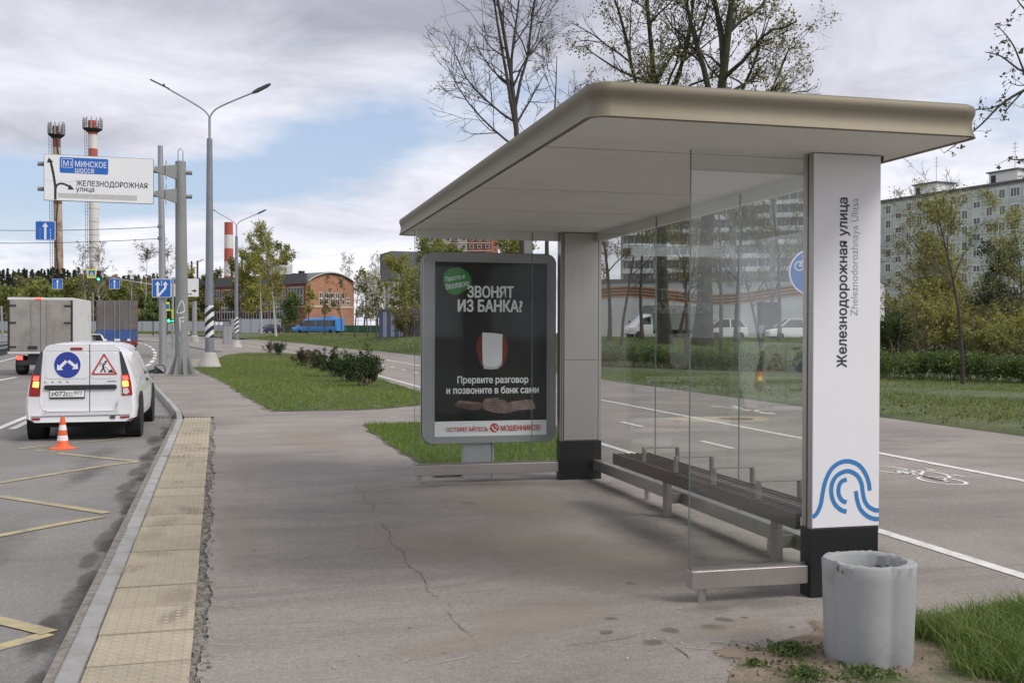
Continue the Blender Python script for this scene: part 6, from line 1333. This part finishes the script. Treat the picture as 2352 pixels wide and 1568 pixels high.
# --- tall trees behind the shelter
tree('tall_tree', 'tall bare forked tree rising behind the left end of the shelter roof', GD(1209, 58), 11, 25, .25, .50, 11, 42, .20, 6, 5, 2, .06, .14, (600, .06), M_lspring, tr=.012, forks=((.50, 15, 3.1, .46, .8), (.55, 14, -.1, .45, .75), (.62, 16, 1.5, .35, .7), (.46, 62, 3.3, .26, .45), (.52, 58, 2.9, .26, .45)))
tree('tall_tree', 'tall oak with sparse young leaves, left of the two behind the roof', GD(1528, 68), 23, 27, .42, .30, 13, 56, .26, 6, 5, 3, .05, .16, (11000, .085), M_lsky, M_moss, tr=.010, lspread=.35, forks=((.50, 26, 2.9, .42, .7), (.53, 22, -.2, .44, .7), (.42, 58, 3.0, .28, .5), (.58, 30, 1.4, .34, .6), (.40, 62, .2, .24, .5)))
tree('tall_tree', 'thick trunked oak with sparse young leaves behind the roof centre', GD(1613, 66), 37, 28, .55, .30, 14, 54, .26, 6, 5, 3, .05, .16, (11000, .085), M_lsky, M_moss, tr=.010, lspread=.35, forks=((.48, 14, -.3, .46, .75), (.50, 20, 2.9, .42, .65), (.42, 52, -.1, .33, .5), (.46, 42, .2, .34, .5), (.40, 62, -.4, .26, .45), (.44, 56, 2.8, .24, .45)))
tree('tall_tree', 'leaning bare tree low behind the shelter roof', GD(1262, 62), 41, 17.0, .17, .5, 9, 46, .3, 6, 5, 3, .06, .14, None, None, tr=.011, lean=.0, forks=((.62, 52, .1, .30, .8), (.66, 40, .5, .28, .7)))
# --- slim trees seen through the glass
for k, (px, D, H, sd, lab) in enumerate(((1424, 55, 10, 3, 'slim sapling seen through the glass left of the parked box van'), (1578, 40, 7, 5, 'thin bare sapling seen through the glass between the big trunks'), (1657, 42, 10, 6, 'slender tree in front of the white estate car'), (1748, 60, 8, 8, 'thin twin stem tree beside the dark shop door'))):
    tree('sapling', lab, GD(px, D), sd, H, .09, .25, 12, 45, .40, 5, 4, 0, .06, .12, (900, .06), M_lolive, M_bark2, tr=.008, trunks=2 if k == 3 else 1)
for k, (px, D, H, sd, n, lm_, lab) in enumerate(((1400, 75, 13, 51, 12000, M_lbirch, 'olive leaved birch beside the far pylon'), (1475, 80, 13, 52, 8000, M_lbirch, 'olive leaved birch left of the oak trunks'), (1690, 72, 12, 53, 7000, M_lolive, 'twiggy olive tree between the oak and the white pylon'), (1790, 74, 12, 54, 7000, M_lolive, 'twiggy tree behind the round cycle sign'), (1560, 84, 12, 55, 6000, M_lolive, 'low spreading tree behind the two oaks'))):
    tree('birch_tree', lab, GD(px, D), sd, H, .15, .3, 16, 48, .42, 6, 6, 3, .02, .12, (n, .062), lm_, M_bark2, M_twig, .3, droop=.06, tr=.010, leafz=3.5)
# --- right side: bare young tree, birches, pine, shrubs
p = W(2212, 884); tree('young_tree', 'young bare tree standing on the lawn in front of the hedge', p, 77, 5.9, .058, .40, 9, 42, .42, 4, 4, 0, .10, .10, None, None, tr=.006)
tree('birch_tree', 'yellow green birch left of the young bare tree', GD(2140, 60), 61, 8.0, .10, .06, 22, 46, .36, 6, 6, 0, .0, .1, (15000, .062), M_lyel, M_birch, M_twig, .45, droop=.14, leafz=.8, trunks=3)
tree('birch_tree', 'sparse grey birch beside the white pylon', GD(2066, 70), 62, 9.5, .11, .2, 16, 40, .32, 6, 6, 0, .0, .1, (3000, .05), M_lbirch, M_birch, M_twig, .3, droop=.16)
tree('birch_tree', 'green leaved birch in front of the apartment block', GD(2290, 58), 63, 8.3, .10, .15, 20, 38, .32, 6, 6, 0, .0, .1, (3800, .055), M_lspring, M_birch, M_twig, .3, droop=.16)
tree('birch_tree', 'green birch at the right picture edge', GD(2355, 52), 64, 6.5, .09, .2, 18, 40, .36, 6, 6, 0, .0, .1, (2600, .055), M_lspring, M_bark2, M_twig, .3, droop=.1)
tree('pine_tree', 'dark pine among the shrubs under the apartment block', GD(2295, 56), 5, 5.0, .12, .15, 18, 70, .36, 6, 6, 0, .08, .1, (5200, .07), M_lneedle, M_bark2, tr=.008)
def shrub(label, loc, seed, w, h, n, size, lm_, group=None, stems=9, name='shrub', sz=None):
    rg = np.random.default_rng(seed); t = thing(name, label, 'shrub', loc, 0, group)
    p = rg.normal(0, w*.12, (stems, 3))*np.array([1, 1, 0]); d = unit(np.concatenate([rg.normal(0, .45, (stems, 2)), np.ones((stems, 1))], 1)); L = h*rg.uniform(.75, 1.05, stems)
    P, R = grow(rg, p, d, L, np.full(stems, .012+.012*h), 6, .08, .03, .4); c = children(rg, P, R, L, 7, 40, .45, .6, .2); P1, R1 = grow(rg, *c[:2], c[2], c[3], 5, .12, .06, .4); c1 = children(rg, P1, R1, c[2], 4, 38, .6, .7, .2); P2, R2 = grow(rg, *c1[:2], c1[2], c1[3], 4, .12, .05, .4)
    vs, fs, o = [], [], 0
    for P_, R_, k in ((P, R, 5), (P1, R1, 4), (P2, np.maximum(R2, .004), 3)): V, F = batch_tubes(P_, R_, k); vs.append(V); fs.append(F+o); o += len(V)
    np_mesh('stems', np.vstack(vs), np.vstack(fs), M_twig, t)['kind'] = 'stuff'
    pool = np.vstack([P1[:, 1:].reshape(-1, 3), P2.reshape(-1, 3), P2.reshape(-1, 3)]); pts = pool[rg.integers(0, len(pool), n)]+rg.normal(0, size*1.2, (n, 3)); pts[:, 2] = np.abs(pts[:, 2]); V, F = leaves(rg, pts, size)
    np_mesh('foliage', V, F, lm_, t, np.repeat(np.clip(rg.normal(.5, .3, n)+(pts[:, 2]/h-.6)*.3, 0, 1), 4)); return t
labs = ['big yellow green shrub left of the young bare tree', 'olive shrub behind the young bare tree', 'bright green shrub under the dark pine', 'green shrub at the right edge behind the hedge', 'dark shrub close to the white pylon', 'tangled shrub right of the dark pine', 'pale shrub behind the big yellow green one']
for k, (px, D, w, h, lm_) in enumerate(((2140, 47, 3.2, 3.4, M_lyel), (2215, 50, 2.6, 2.7, M_lolive), (2290, 45, 2.6, 2.2, M_lspring), (2340, 47, 2.4, 2.6, M_lyel), (2060, 45, 2.0, 2.6, M_ldark), (2325, 52, 2.0, 2.8, M_lolive), (2110, 56, 3.2, 3.6, M_lbirch))):
    shrub(labs[k], GD(px, D), 100+k, w, h*.85, 5200, .05, lm_, stems=18)
# overhanging branch at the right edge: a tree standing just outside the picture
ov = thing('roadside_tree', 'branch with opening buds reaching in at the upper right edge', 'tree', (12.6, 11.2, 0), 0); ob = Vector((12.6, 11.2, 0)); MB().tube([(0, 0, 0), (.05, 0, 2), (.1, .05, 4.2), (.1, .1, 6.8)], [.17, .14, .1, .05], 10).build('trunk', M_bark, ov, smooth=40)
DB = 12.6; limb = []
for st_ in ([(2460, 150), (2420, 180), (2352, 208), (2300, 240), (2256, 284), (2215, 318), (2168, 352)], [(2460, 150), (2400, 150), (2352, 165), (2300, 130), (2262, 120)], [(2352, 165), (2330, 110), (2310, 80), (2290, 60)], [(2440, 90), (2400, 60), (2352, 20), (2330, -10)], [(2420, 180), (2390, 160), (2352, 196), (2318, 190)], [(2300, 240), (2270, 250), (2240, 252)], [(2352, 208), (2318, 245), (2308, 262)], [(2440, 320), (2400, 350), (2352, 366), (2316, 366)], [(2440, 380), (2395, 400), (2352, 412)]):
    P = [PD(x, y, DB)-ob for x, y in st_]; 
    if st_[0][0] > 2430: P = [Vector((.1, .05, max(2.5, P[0].z-.5)))]+P
    P = smooth_line(P, 4); limb.append(P); MB().tube(P, list(np.linspace(.028 if len(P) > 14 else .012, .004, len(P))), 6).build('branch', M_bark, ov, smooth=40)
rg = np.random.default_rng(9); bp_, tp_ = [], []
for P in limb:
    for k in range(len(P)//3, len(P)):
        if rg.random() < .85:
            e = np.array(P[k])+rg.normal(0, .07, 3); tp_.append([np.array(P[k]), (np.array(P[k])+e)/2+rg.normal(0, .01, 3), e])
            for _ in range(5): bp_.append(e+rg.normal(0, .022, 3))
V, F = batch_tubes(np.array(tp_), np.full((len(tp_), 3), .003), 3); np_mesh('twigs', V, F, M_bark, ov); V, F = leaves(rg, np.array(bp_), .024); np_mesh('buds', V, F, leaf_m('bud_leaf', (.06, .06, .02), (.12, .12, .045)), ov, np.repeat(rg.uniform(0, 1, len(bp_)), 4))
# hedge
hp = [W(x, y) for x, y in ((1370, 842), (1492, 848), (1660, 853), (1832, 858), (2060, 871), (2230, 877), (2420, 884))]; rg = np.random.default_rng(15); hd = thing('hedge', 'clipped leafy hedge running across the lawn', 'hedge', hp[0]); o0 = np.array(hp[0])
hq = np.array([np.array(p) for p in smooth_line(hp, 30)]); nS = 900; k = rg.integers(0, len(hq), nS); b_ = hq[k]-o0+rg.normal(0, .22, (nS, 3))*np.array([1, 1, 0]); dd = unit(np.concatenate([rg.normal(0, .3, (nS, 2)), np.ones((nS, 1))], 1)); LL = rg.uniform(.5, .86, nS); P, R = grow(rg, b_, dd, LL, np.full(nS, .008), 5, .1, .03); V, F = batch_tubes(P, R, 3); np_mesh('stems', V, F, M_twig, hd)
nL = 42000; pool = P[:, 2:].reshape(-1, 3); pts = pool[rg.integers(0, len(pool), nL)]+rg.normal(0, .07, (nL, 3)); gapw = np.sin(pts[:, 0]*2.1)+np.sin(pts[:, 0]*.83+1); pts[:, 2] += .06*gapw; V, F = leaves(rg, pts, .042); tag(np_mesh('foliage', V, F, M_lmid, hd, np.repeat(np.clip(rg.normal(.35, .25, nL), 0, 1), 4)), kind='stuff')
# bushes in the grass patch
bl = ['largest dark green bush with reddish tips nearest the path', 'second dark bush beside the largest one', 'middle bush of the row with copper tips', 'small copper tipped bush in the middle of the row', 'small copper tipped bush left of the row', 'farther small round bush near the road junction', 'farthest little reddish bush near the road junction']
for k, (px, py, w, h, n, lm_) in enumerate(((842, 888, 1.0, .92, 3400, M_ldark), (800, 878, 1.0, .85, 3200, M_ldark), (766, 866, .9, .85, 2600, M_ldark), (722, 848, .7, .75, 1100, M_lred), (698, 842, .6, .75, 1000, M_lred), (640, 816, .9, .85, 1800, M_ldark), (619, 810, .6, .75, 500, M_lred))):
    shrub(bl[k], W(px, py), 200+k, w, h, n, .035, lm_, None, 10, 'bush')
# young trees and blossom beyond the path
yl = ['young tree in front of the minibus', 'young tree at the rear of the minibus', 'leafless young tree left of the blossom', 'white blossom tree left of the kiosk', 'second white blossom tree touching the kiosk', 'young tree in front of the dark hatchback']
for k, (px, D, H, lf, lm_) in enumerate(((746, 128, 6, (250, .12), M_lolive), (784, 120, 6.2, (250, .12), M_lolive), (815, 112, 6, (260, .10), M_lblos), (844, 110, 6.2, (520, .11), M_lblos), (865, 112, 6.0, (450, .11), M_lblos), (706, 132, 5.5, (600, .14), M_lyel))):
    tree('young_tree', yl[k], GD(px, D), 300+k, H, .085, .35, 10, 45, .36, 5, 4, 0, .06, .1, lf, lm_, M_bark2, tr=.012, lspread=.2)
tree('birch_tree', 'white stemmed birch beside the dark blue hatchback', GD(634, 140), 321, 13.5, .16, .3, 16, 42, .34, 6, 6, 0, .0, .1, (4200, .13), M_lyel, M_birch, M_twig, .4, droop=.12, tr=.014)
tree('birch_tree', 'thin green birch left of the white stemmed one', GD(600, 165), 322, 14, .14, .25, 16, 42, .32, 6, 6, 0, .0, .1, (4200, .15), M_lyel, M_birch, M_twig, .4, droop=.1, tr=.016)
for k, (px, D, H, w, n, s_, lm_, lab) in enumerate(((575, 205, 15, .34, 6500, .22, M_lyel, 'bright yellow green tree hiding the long hall glazing'), (660, 245, 19.5, .26, 4200, .22, M_lspring, 'round green tree rising above the hall roof'), (835, 222, 12.0, .3, 4500, .2, M_lspring, 'green tree right of the arched gable'), (868, 205, 10.5, .34, 4200, .2, M_lolive, 'olive tree behind the old concrete lamp'), (928, 150, 11.5, .3, 4500, .15, M_lyel, 'yellow tree above the kiosk'), (948, 125, 10.5, .34, 5000, .13, M_lspring, 'green tree at the left edge of the shelter glass'), (1000, 160, 13, .4, 8000, .22, M_lspring, 'green tree behind the advertising display'), (1150, 150, 14, .4, 9000, .22, M_lyel, 'yellow green tree between the brick tower and far pylon'), (545, 222, 15, .28, 4200, .22, M_lolive, 'olive tree behind the second street lamp'), (665, 198, 6.2, .45, 3600, .17, M_lmid, 'low green tree behind the dark hatchback'), (480, 215, 12, .34, 5200, .2, M_lolive, 'olive tree behind the nearest lamp pole'), (440, 215, 12, .34, 5000, .2, M_lyel, 'yellow green tree behind the information sign'))):
    tree('broadleaf_tree', lab, GD(px, D), 400+k, H, .2, .18, 20, 46, w, 6, 5, 0, .03, .12, (n, s_), lm_, M_bark2, M_twig, .55, tr=.02, rz=k)
for k, (px, D, H, lab) in enumerate(((196, 240, 18, 'tall twiggy tree left of the white chimney'), (232, 250, 19, 'tall twiggy tree in front of the white chimney'), (328, 235, 18, 'tall twiggy birch above the blue lorry'), (388, 240, 18, 'tall twiggy birch behind the cable mast'), (300, 255, 14, 'twiggy birch left of the one above the lorry'), (622, 250, 15, 'bare twiggy tree beside the roof cabin'), (795, 262, 17, 'bare twiggy tree behind the arched gable'), (872, 240, 16, 'bare twiggy tree left of the old concrete lamp'), (898, 232, 16, 'bare twiggy tree right of the old concrete lamp'))):
    tree('twiggy_tree', lab, GD(px, D), 500+k, H, .17, .3, 18, 36, .34, 6, 6, 3, .05, .12, (420, .12), M_lspring, M_birch, M_twig, .8, tr=.024, rz=k)
shrub('leafy shrub growing against the right end of the kiosk', GD(936, 98), 250, 2.2, 3.0, 2600, .09, M_lolive, stems=12)
# little street trees along the far fence
for k, px in enumerate((352, 366, 383, 404)): tree('street_tree', ['leftmost small street tree before the grey fence', 'second small street tree before the grey fence', 'third small street tree before the grey fence', 'rightmost small street tree before the grey fence'][k], GD(px, 165), 600+k, 6.2, .09, .3, 10, 46, .36, 5, 4, 0, .03, .1, (1400, .2), M_lmid, M_bark2, tr=.016)
# far wood: spruces behind, leafy belt in front
rg = np.random.default_rng(31); VV, FF, vv, o = [], [], [], 0
for k in range(150):
    px = -80+k*4.5+rg.uniform(-3, 3); D = rg.uniform(360, 420); top = 620+rg.uniform(-6, 10)+(14 if px > 200 else 0)+max(0, px-350)*.12; b_ = GD(px, D); H = max(6, PD(px, top, D).z-b_.z); n = 420
    z = H*rg.uniform(.15, 1, n); a = rg.uniform(0, 6.283, n); r_ = (2.6*(1-z/H)+.15)*(.6+.4*np.abs(np.sin(z*2.2)))*rg.uniform(.2, 1, n)**.5; pts = np.array(b_)+np.stack([r_*np.cos(a)*1.25, r_*np.sin(a), z], 1); V, F = leaves(rg, pts, .5); VV.append(V); FF.append(F+o); o += len(V); vv.append(np.repeat(rg.uniform(0, 1, n), 4))
tag(np_mesh('spruce_wood', np.vstack(VV), np.vstack(FF), M_lneedle, None, np.concatenate(vv)), 'dark line of distant spruces on the skyline at left', 'wood', None, 'stuff')
for nm, lab, D0_, D1_, lm_, cnt, yr, x0_, x1_ in (('leafy_wood', 'yellow green belt of leafing trees behind the grey fence', 255, 300, leaf_m('spring_wood_leaf', (.13, .155, .035), (.25, .265, .075)), 75, (634, 668), -60, 500), ('brown_wood', 'brown olive belt of half bare trees behind the leafy belt', 310, 350, M_lolive, 60, (628, 650), -60, 520), ('undergrowth', 'dark undergrowth along the foot of the distant trees', 232, 255, M_lolive, 46, (705, 740), -60, 480)):
    VV, FF, vv, o = [], [], [], 0
    for k in range(cnt):
        px = x0_+(x1_-x0_)*(k+rg.uniform(0, 1))/cnt; D = rg.uniform(D0_, D1_); b_ = GD(px, D); H = PD(px, rg.uniform(*yr), D).z-b_.z; n = 560; W_ = rg.uniform(2.2, 3.6); cen = np.array([[rg.normal(0, W_*.45), rg.normal(0, W_*.4), H*f] for f in rg.uniform(.15, .92, 9)]); rad = np.array([[W_*.55, W_*.5, H*.12]]*9)*rg.uniform(.6, 1.2, (9, 1))
        pts = np.array(b_)+leafcloud(rg, cen, rad, n); V, F = leaves(rg, pts, .5); VV.append(V); FF.append(F+o); o += len(V); base = rg.uniform(0, 1); vv.append(np.repeat(np.clip(base+rg.normal(0, .2, n), 0, 1), 4))
    tag(np_mesh(nm, np.vstack(VV), np.vstack(FF), lm_, None, np.concatenate(vv)), lab, 'wood', None, 'stuff')
# belt of trees and scrub behind the shop and the lawn (right of the shelter)
VV, FF, vv, o = [], [], [], 0
for k in range(34):
    px = 1380+(2480-1380)*(k+rg.uniform(0, 1))/34; D = rg.uniform(112, 135); b_ = GD(px, D); H = rg.uniform(4, 9); n = 700; W_ = rg.uniform(2, 3.4); cen = np.array([[rg.normal(0, W_*.5), rg.normal(0, W_*.4), H*f] for f in rg.uniform(.1, .9, 9)]); rad = np.array([[W_*.5, W_*.5, H*.13]]*9)
    pts = np.array(b_)+leafcloud(rg, cen, rad, n); V, F = leaves(rg, pts, .24); VV.append(V); FF.append(F+o); o += len(V); vv.append(np.repeat(np.clip(rg.uniform(0, 1)+rg.normal(0, .2, n), 0, 1), 4))
tag(np_mesh('scrub_belt', np.vstack(VV), np.vstack(FF), M_lolive, None, np.concatenate(vv)), 'olive scrub and trees massed behind the shop', 'wood', None, 'stuff')
# ------------------------------------------------------------------ grass
M_gr = leaf_m('grass_blade', (.095, .168, .024), (.205, .265, .058)); M_gr2 = leaf_m('lawn_blade', (.095, .145, .03), (.20, .235, .062))
def inside(P, poly):
    x, y = P[:, 0], P[:, 1]; r = np.zeros(len(P), bool); n = len(poly)
    for i in range(n):
        (x0, y0), (x1, y1) = poly[i], poly[(i+1) % n]
        c = ((y0 > y) != (y1 > y)) & (x < (x1-x0)*(y-y0)/((y1-y0) if y1 != y0 else 1e-9)+x0); r ^= c
    return r
def grass(name, label, poly, dens, h, w, m_, seed, soil=None, keep=None, z0=.0, seg=1, lean=.5, parent=None):
    rg = np.random.default_rng(seed); xs = [p[0] for p in poly]; ys = [p[1] for p in poly]; A = (max(xs)-min(xs))*(max(ys)-min(ys)); n = int(A*dens)
    P = np.stack([rg.uniform(min(xs), max(xs), n), rg.uniform(min(ys), max(ys), n)], 1); P = P[inside(P, poly)]
    if keep is not None: P = P[keep(P, rg)]
    n = len(P); Z = np.array([tz(x, y) for x, y in P])+z0; cl = np.clip(.5+.3*np.sin(P[:, 0]*2.3+1.7*np.sin(P[:, 1]*1.1))*np.sin(P[:, 1]*1.7+P[:, 0]*.6)+.22*np.sin(P[:, 0]*.61+P[:, 1]*.43+2*np.sin(P[:, 0]*.3))+.2*np.sin(P[:, 0]*6.1)*np.sin(P[:, 1]*5.3+P[:, 0]), 0, 1)
    a = rg.uniform(0, 6.283, n); hh = h*rg.uniform(.5, 1.25, n)*(.7+.5*cl); b = rg.uniform(0, 6.283, n); ln = hh*rg.uniform(.1, lean*1.6, n)
    base = np.stack([P[:, 0], P[:, 1], Z], 1); side = np.stack([np.cos(a), np.sin(a), np.zeros(n)], 1)*w/2*rg.uniform(.7, 1.3, n)[:, None]; off = np.stack([np.cos(b)*ln, np.sin(b)*ln, hh], 1)
    v = np.clip(.15+.55*cl+rg.normal(0, .22, n), 0, 1)
    if seg == 1: V = np.stack([base-side, base+side, base+off], 1).reshape(-1, 3); F = np.arange(n*3).reshape(n, 3); va = np.repeat(v, 3)
    else:
        mid = base+off*np.array([.38, .38, .62]); V = np.stack([base-side, base+side, mid+side*.75, mid-side*.75, base+off*np.array([1.15, 1.15, .95])+side*.06, base+off*np.array([1.15, 1.15, .95])-side*.06], 1).reshape(-1, 3); i = np.arange(n)[:, None]*6; F = np.concatenate([i+np.array([0, 1, 2, 3]), i+np.array([3, 2, 4, 5])]); va = np.repeat(v, 6)
    o = np_mesh(name, V, F, m_, parent, va); return tag(o, label, 'grass', None, 'stuff') if parent is None else tag(o, kind='stuff')
def ragged(pts, amp, step=.25, seed=1):
    r = random.Random(seed); out = []
    for i, p in enumerate(pts):
        q = pts[(i+1) % len(pts)]; L = math.hypot(q[0]-p[0], q[1]-p[1]); n = max(1, int(L/step))
        for k in range(min(n, 60)): out.append((p[0]+(q[0]-p[0])*k/min(n, 60)+r.uniform(-amp, amp), p[1]+(q[1]-p[1])*k/min(n, 60)+r.uniform(-amp, amp)))
    return out
def grow_poly(P, amt, seed):
    r = random.Random(seed); n = len(P); sgn = 1 if sum(P[i][0]*P[(i+1) % n][1]-P[(i+1) % n][0]*P[i][1] for i in range(n)) > 0 else -1; out = []
    for i in range(n):
        a, b = Vector(P[i-1]), Vector(P[(i+1) % n]); d = (b-a).normalized(); nr = Vector((d.y, -d.x))*sgn; q = Vector(P[i])+nr*amt*r.random(); out.append((q.x, q.y))
    return out
def patch(name, px, seed, amp=.06): return ragged([(W(*p).x, W(*p).y) for p in px], amp, .3, seed)
g1 = patch('a', [(447, 846), (470, 858), (500, 870), (560, 907), (630, 945), (720, 943), (830, 941), (900, 937), (955, 931), (1010, 925), (1000, 909), (955, 899), (872, 871), (800, 845), (745, 826), (690, 815), (640, 811), (560, 811), (520, 816), (480, 832)], 1)
tag(MB().flat([(x, y, tz(x, y)+.012) for x, y in g1]).build('grass_soil', M_turf), kind='structure')
tag(MB().flat([(x, y, tz(x, y)+.007) for x, y in grow_poly(g1, .10, 4)]).build('soil_fringe', M_soil), kind='structure')
grass('grass_patch', 'lush green grass patch around the nearest street lamp', g1, 420, .075, .018, M_gr, 2, keep=lambda P, r: r.uniform(0, 1, len(P)) < np.clip(1.3-P[:, 1]/70, .25, 1))
grass('dry_grass', 'scattered straw coloured blades in the lamp grass patch', g1, 26, .10, .02, leaf_m('straw_blade', (.22, .18, .10), (.36, .31, .19)), 22, lean=1.0)
g2 = patch('b', [(838, 976), (862, 1000), (900, 1027), (950, 1056), (1005, 1095), (1060, 1092), (1280, 1075), (1340, 1040), (1300, 985), (1100, 968), (950, 972)], 3, .04)
tag(MB().flat([(x, y, .012) for x, y in g2]).build('grass_soil', M_turf), kind='structure')
tag(MB().flat([(x, y, .007) for x, y in grow_poly(g2, .05, 9)]).build('soil_fringe', M_soil), kind='structure')
grass('grass_patch', 'small grass patch under the advertising display', g2, 1500, .065, .012, M_gr, 4)
g3 = patch('c', [(1608, 1640), (1640, 1540), (1690, 1503), (1780, 1474), (1900, 1440), (2000, 1436), (2100, 1438), (2200, 1425), (2352, 1398), (2640, 1350), (2800, 1640), (2400, 1900), (1900, 1900)], 5, .015)
sp_o = tag(MB().flat([(x, y, .006) for x, y in grow_poly(g3, -.09, 6)]).build('soil_patch', M_soil), kind='structure')
M_soft_soil = soft_mat('soft_soil', (.215, .172, .128), .97, 9, 1.3, .22, .7)
for k_, (x, y) in enumerate(g3[::2]): soft_patch('soil_edge', M_soft_soil, (x, y), .12+.08*((k_*7) % 5)/5, .10+.05*((k_*3) % 4)/4, k_*.9, sp_o, .004)
xg = W(2085, 1480).x; gx0, gy0 = W(2085, 1475).x, W(2085, 1475).y
def near_keep(P, r):
    e = P[:, 0]-(gx0-.02+.10*np.sin(P[:, 1]*9)); return (r.uniform(0, 1, len(P)) < np.clip(e*7+.1, 0, 1))
grass('grass', 'tall green grass in the lower right corner beside the bin', g3, 9500, .125, .0055, leaf_m('near_grass_blade', (.085, .145, .03), (.25, .305, .09)), 6, keep=near_keep, seg=2, lean=.8)
grass('dry_grass', 'straw coloured dry blades among the lower right grass', g3, 900, .085, .005, leaf_m('straw_blade', (.22, .18, .10), (.36, .31, .19)), 16, keep=near_keep, seg=2, lean=1.2)
def weeds(label, px, seed, n, R, h):
    rg = np.random.default_rng(seed); c = W(*px); t = thing('weed_clump', label, 'weed', (c.x, c.y, .004)); a = rg.uniform(0, 6.283, n); r = R*np.abs(rg.normal(0, .55, n))*(1+.35*np.sin(a*3+seed)); pts = np.stack([r*np.cos(a), r*np.sin(a)*1.0, h*rg.uniform(.1, 1, n)*np.clip(1-.5*r/R, .15, 1)], 1)
    V, F = leaves(rg, pts, .011); np_mesh('leaves', V, F, leaf_m('weed_leaf', (.07, .11, .028), (.17, .205, .08)), t, np.repeat(rg.uniform(0, 1, n), 4))
    b0_ = pts*np.array([.5, .5, 0]); P = np.stack([b0_, (b0_+pts)/2+np.array([0, 0, .004]), pts], 1)[::4]; V, F = batch_tubes(P, np.full((len(P), 3), .0012), 3); np_mesh('stalks', V, F, M_lmid, t)
weeds('leafy weed clump left of the concrete bin', (1815, 1500), 1, 620, .15, .05); weeds('smaller leafy weed clump at the lower edge left of the bin', (1850, 1555), 2, 460, .17, .04); weeds('low weeds against the foot of the concrete bin', (1990, 1550), 3, 420, .15, .035); weeds('tiny weed sprig at the left end of the bare soil', (1735, 1527), 4, 160, .06, .025)
rg = np.random.default_rng(55); n = 420; P = np.stack([rg.uniform(1.9, 3.4, n), rg.uniform(4.0, 5.0, n)], 1); P = P[inside(P, g3)]; pts = np.concatenate([P, np.full((len(P), 1), .012)+rg.uniform(0, .008, (len(P), 1))], 1); V, F = leaves(rg, pts, .009); tag(np_mesh('dry_debris', V, F, leaf_m('dry_debris', (.13, .10, .07), (.30, .25, .19)), None, np.repeat(rg.uniform(0, 1, len(pts)), 4)), 'dry grass bits and grit on the bare soil by the bin', 'debris', None, 'stuff')
# lawn right of the path
lw = [(11.16, 4), (11.16, 60), (14, 60), (30, 45), (48, 36), (34, 10), (22, 4)]
grass('lawn_grass', 'lawn between the path and the hedge', lw, 190, .075, .022, M_gr2, 8, z0=.03, keep=lambda P, r: (np.hypot(P[:, 0], P[:, 1]) > 14) & (r.uniform(0, 1, len(P)) < np.clip(1.25-np.hypot(P[:, 0], P[:, 1])/60, .2, 1)))
lw2 = [(11.2, 60), (10.2, 82), (6.5, 116), (0, 148), (20, 150), (50, 120), (80, 60), (48, 36), (30, 45)]
grass('lawn_grass', 'far rough lawn beyond the path and hedge', lw2, 30, .14, .06, M_gr2, 9, z0=.03)
grass('verge_grass', 'grass verge along the foot of the grey fence', [(GD(-60, 205).x, GD(-60, 205).y), (GD(520, 198).x, GD(520, 198).y), (GD(520, 188).x, GD(520, 188).y), (GD(-60, 190).x, GD(-60, 190).y)], 8, .5, .2, M_gr2, 10, z0=-.1)
# dry leaves and straw on the lawn edge and grass
rg = np.random.default_rng(77); n = 420; P = np.stack([rg.uniform(11.2, 16, n), rg.uniform(10, 30, n)], 1); P[:, 0] = 11.2+np.abs(rg.normal(0, 2.2, n)); pts = np.stack([P[:, 0], P[:, 1], np.array([tz(x, y) for x, y in P])+.07+rg.uniform(0, .03, n)], 1); V, F = leaves(rg, pts, .045); tag(np_mesh('fallen_leaves', V, F, leaf_m('dry_leaf', (.10, .065, .035), (.19, .14, .08)), None, np.repeat(rg.uniform(0, 1, n), 4)), 'dry fallen leaves scattered on the lawn edge', 'leaves', None, 'stuff')
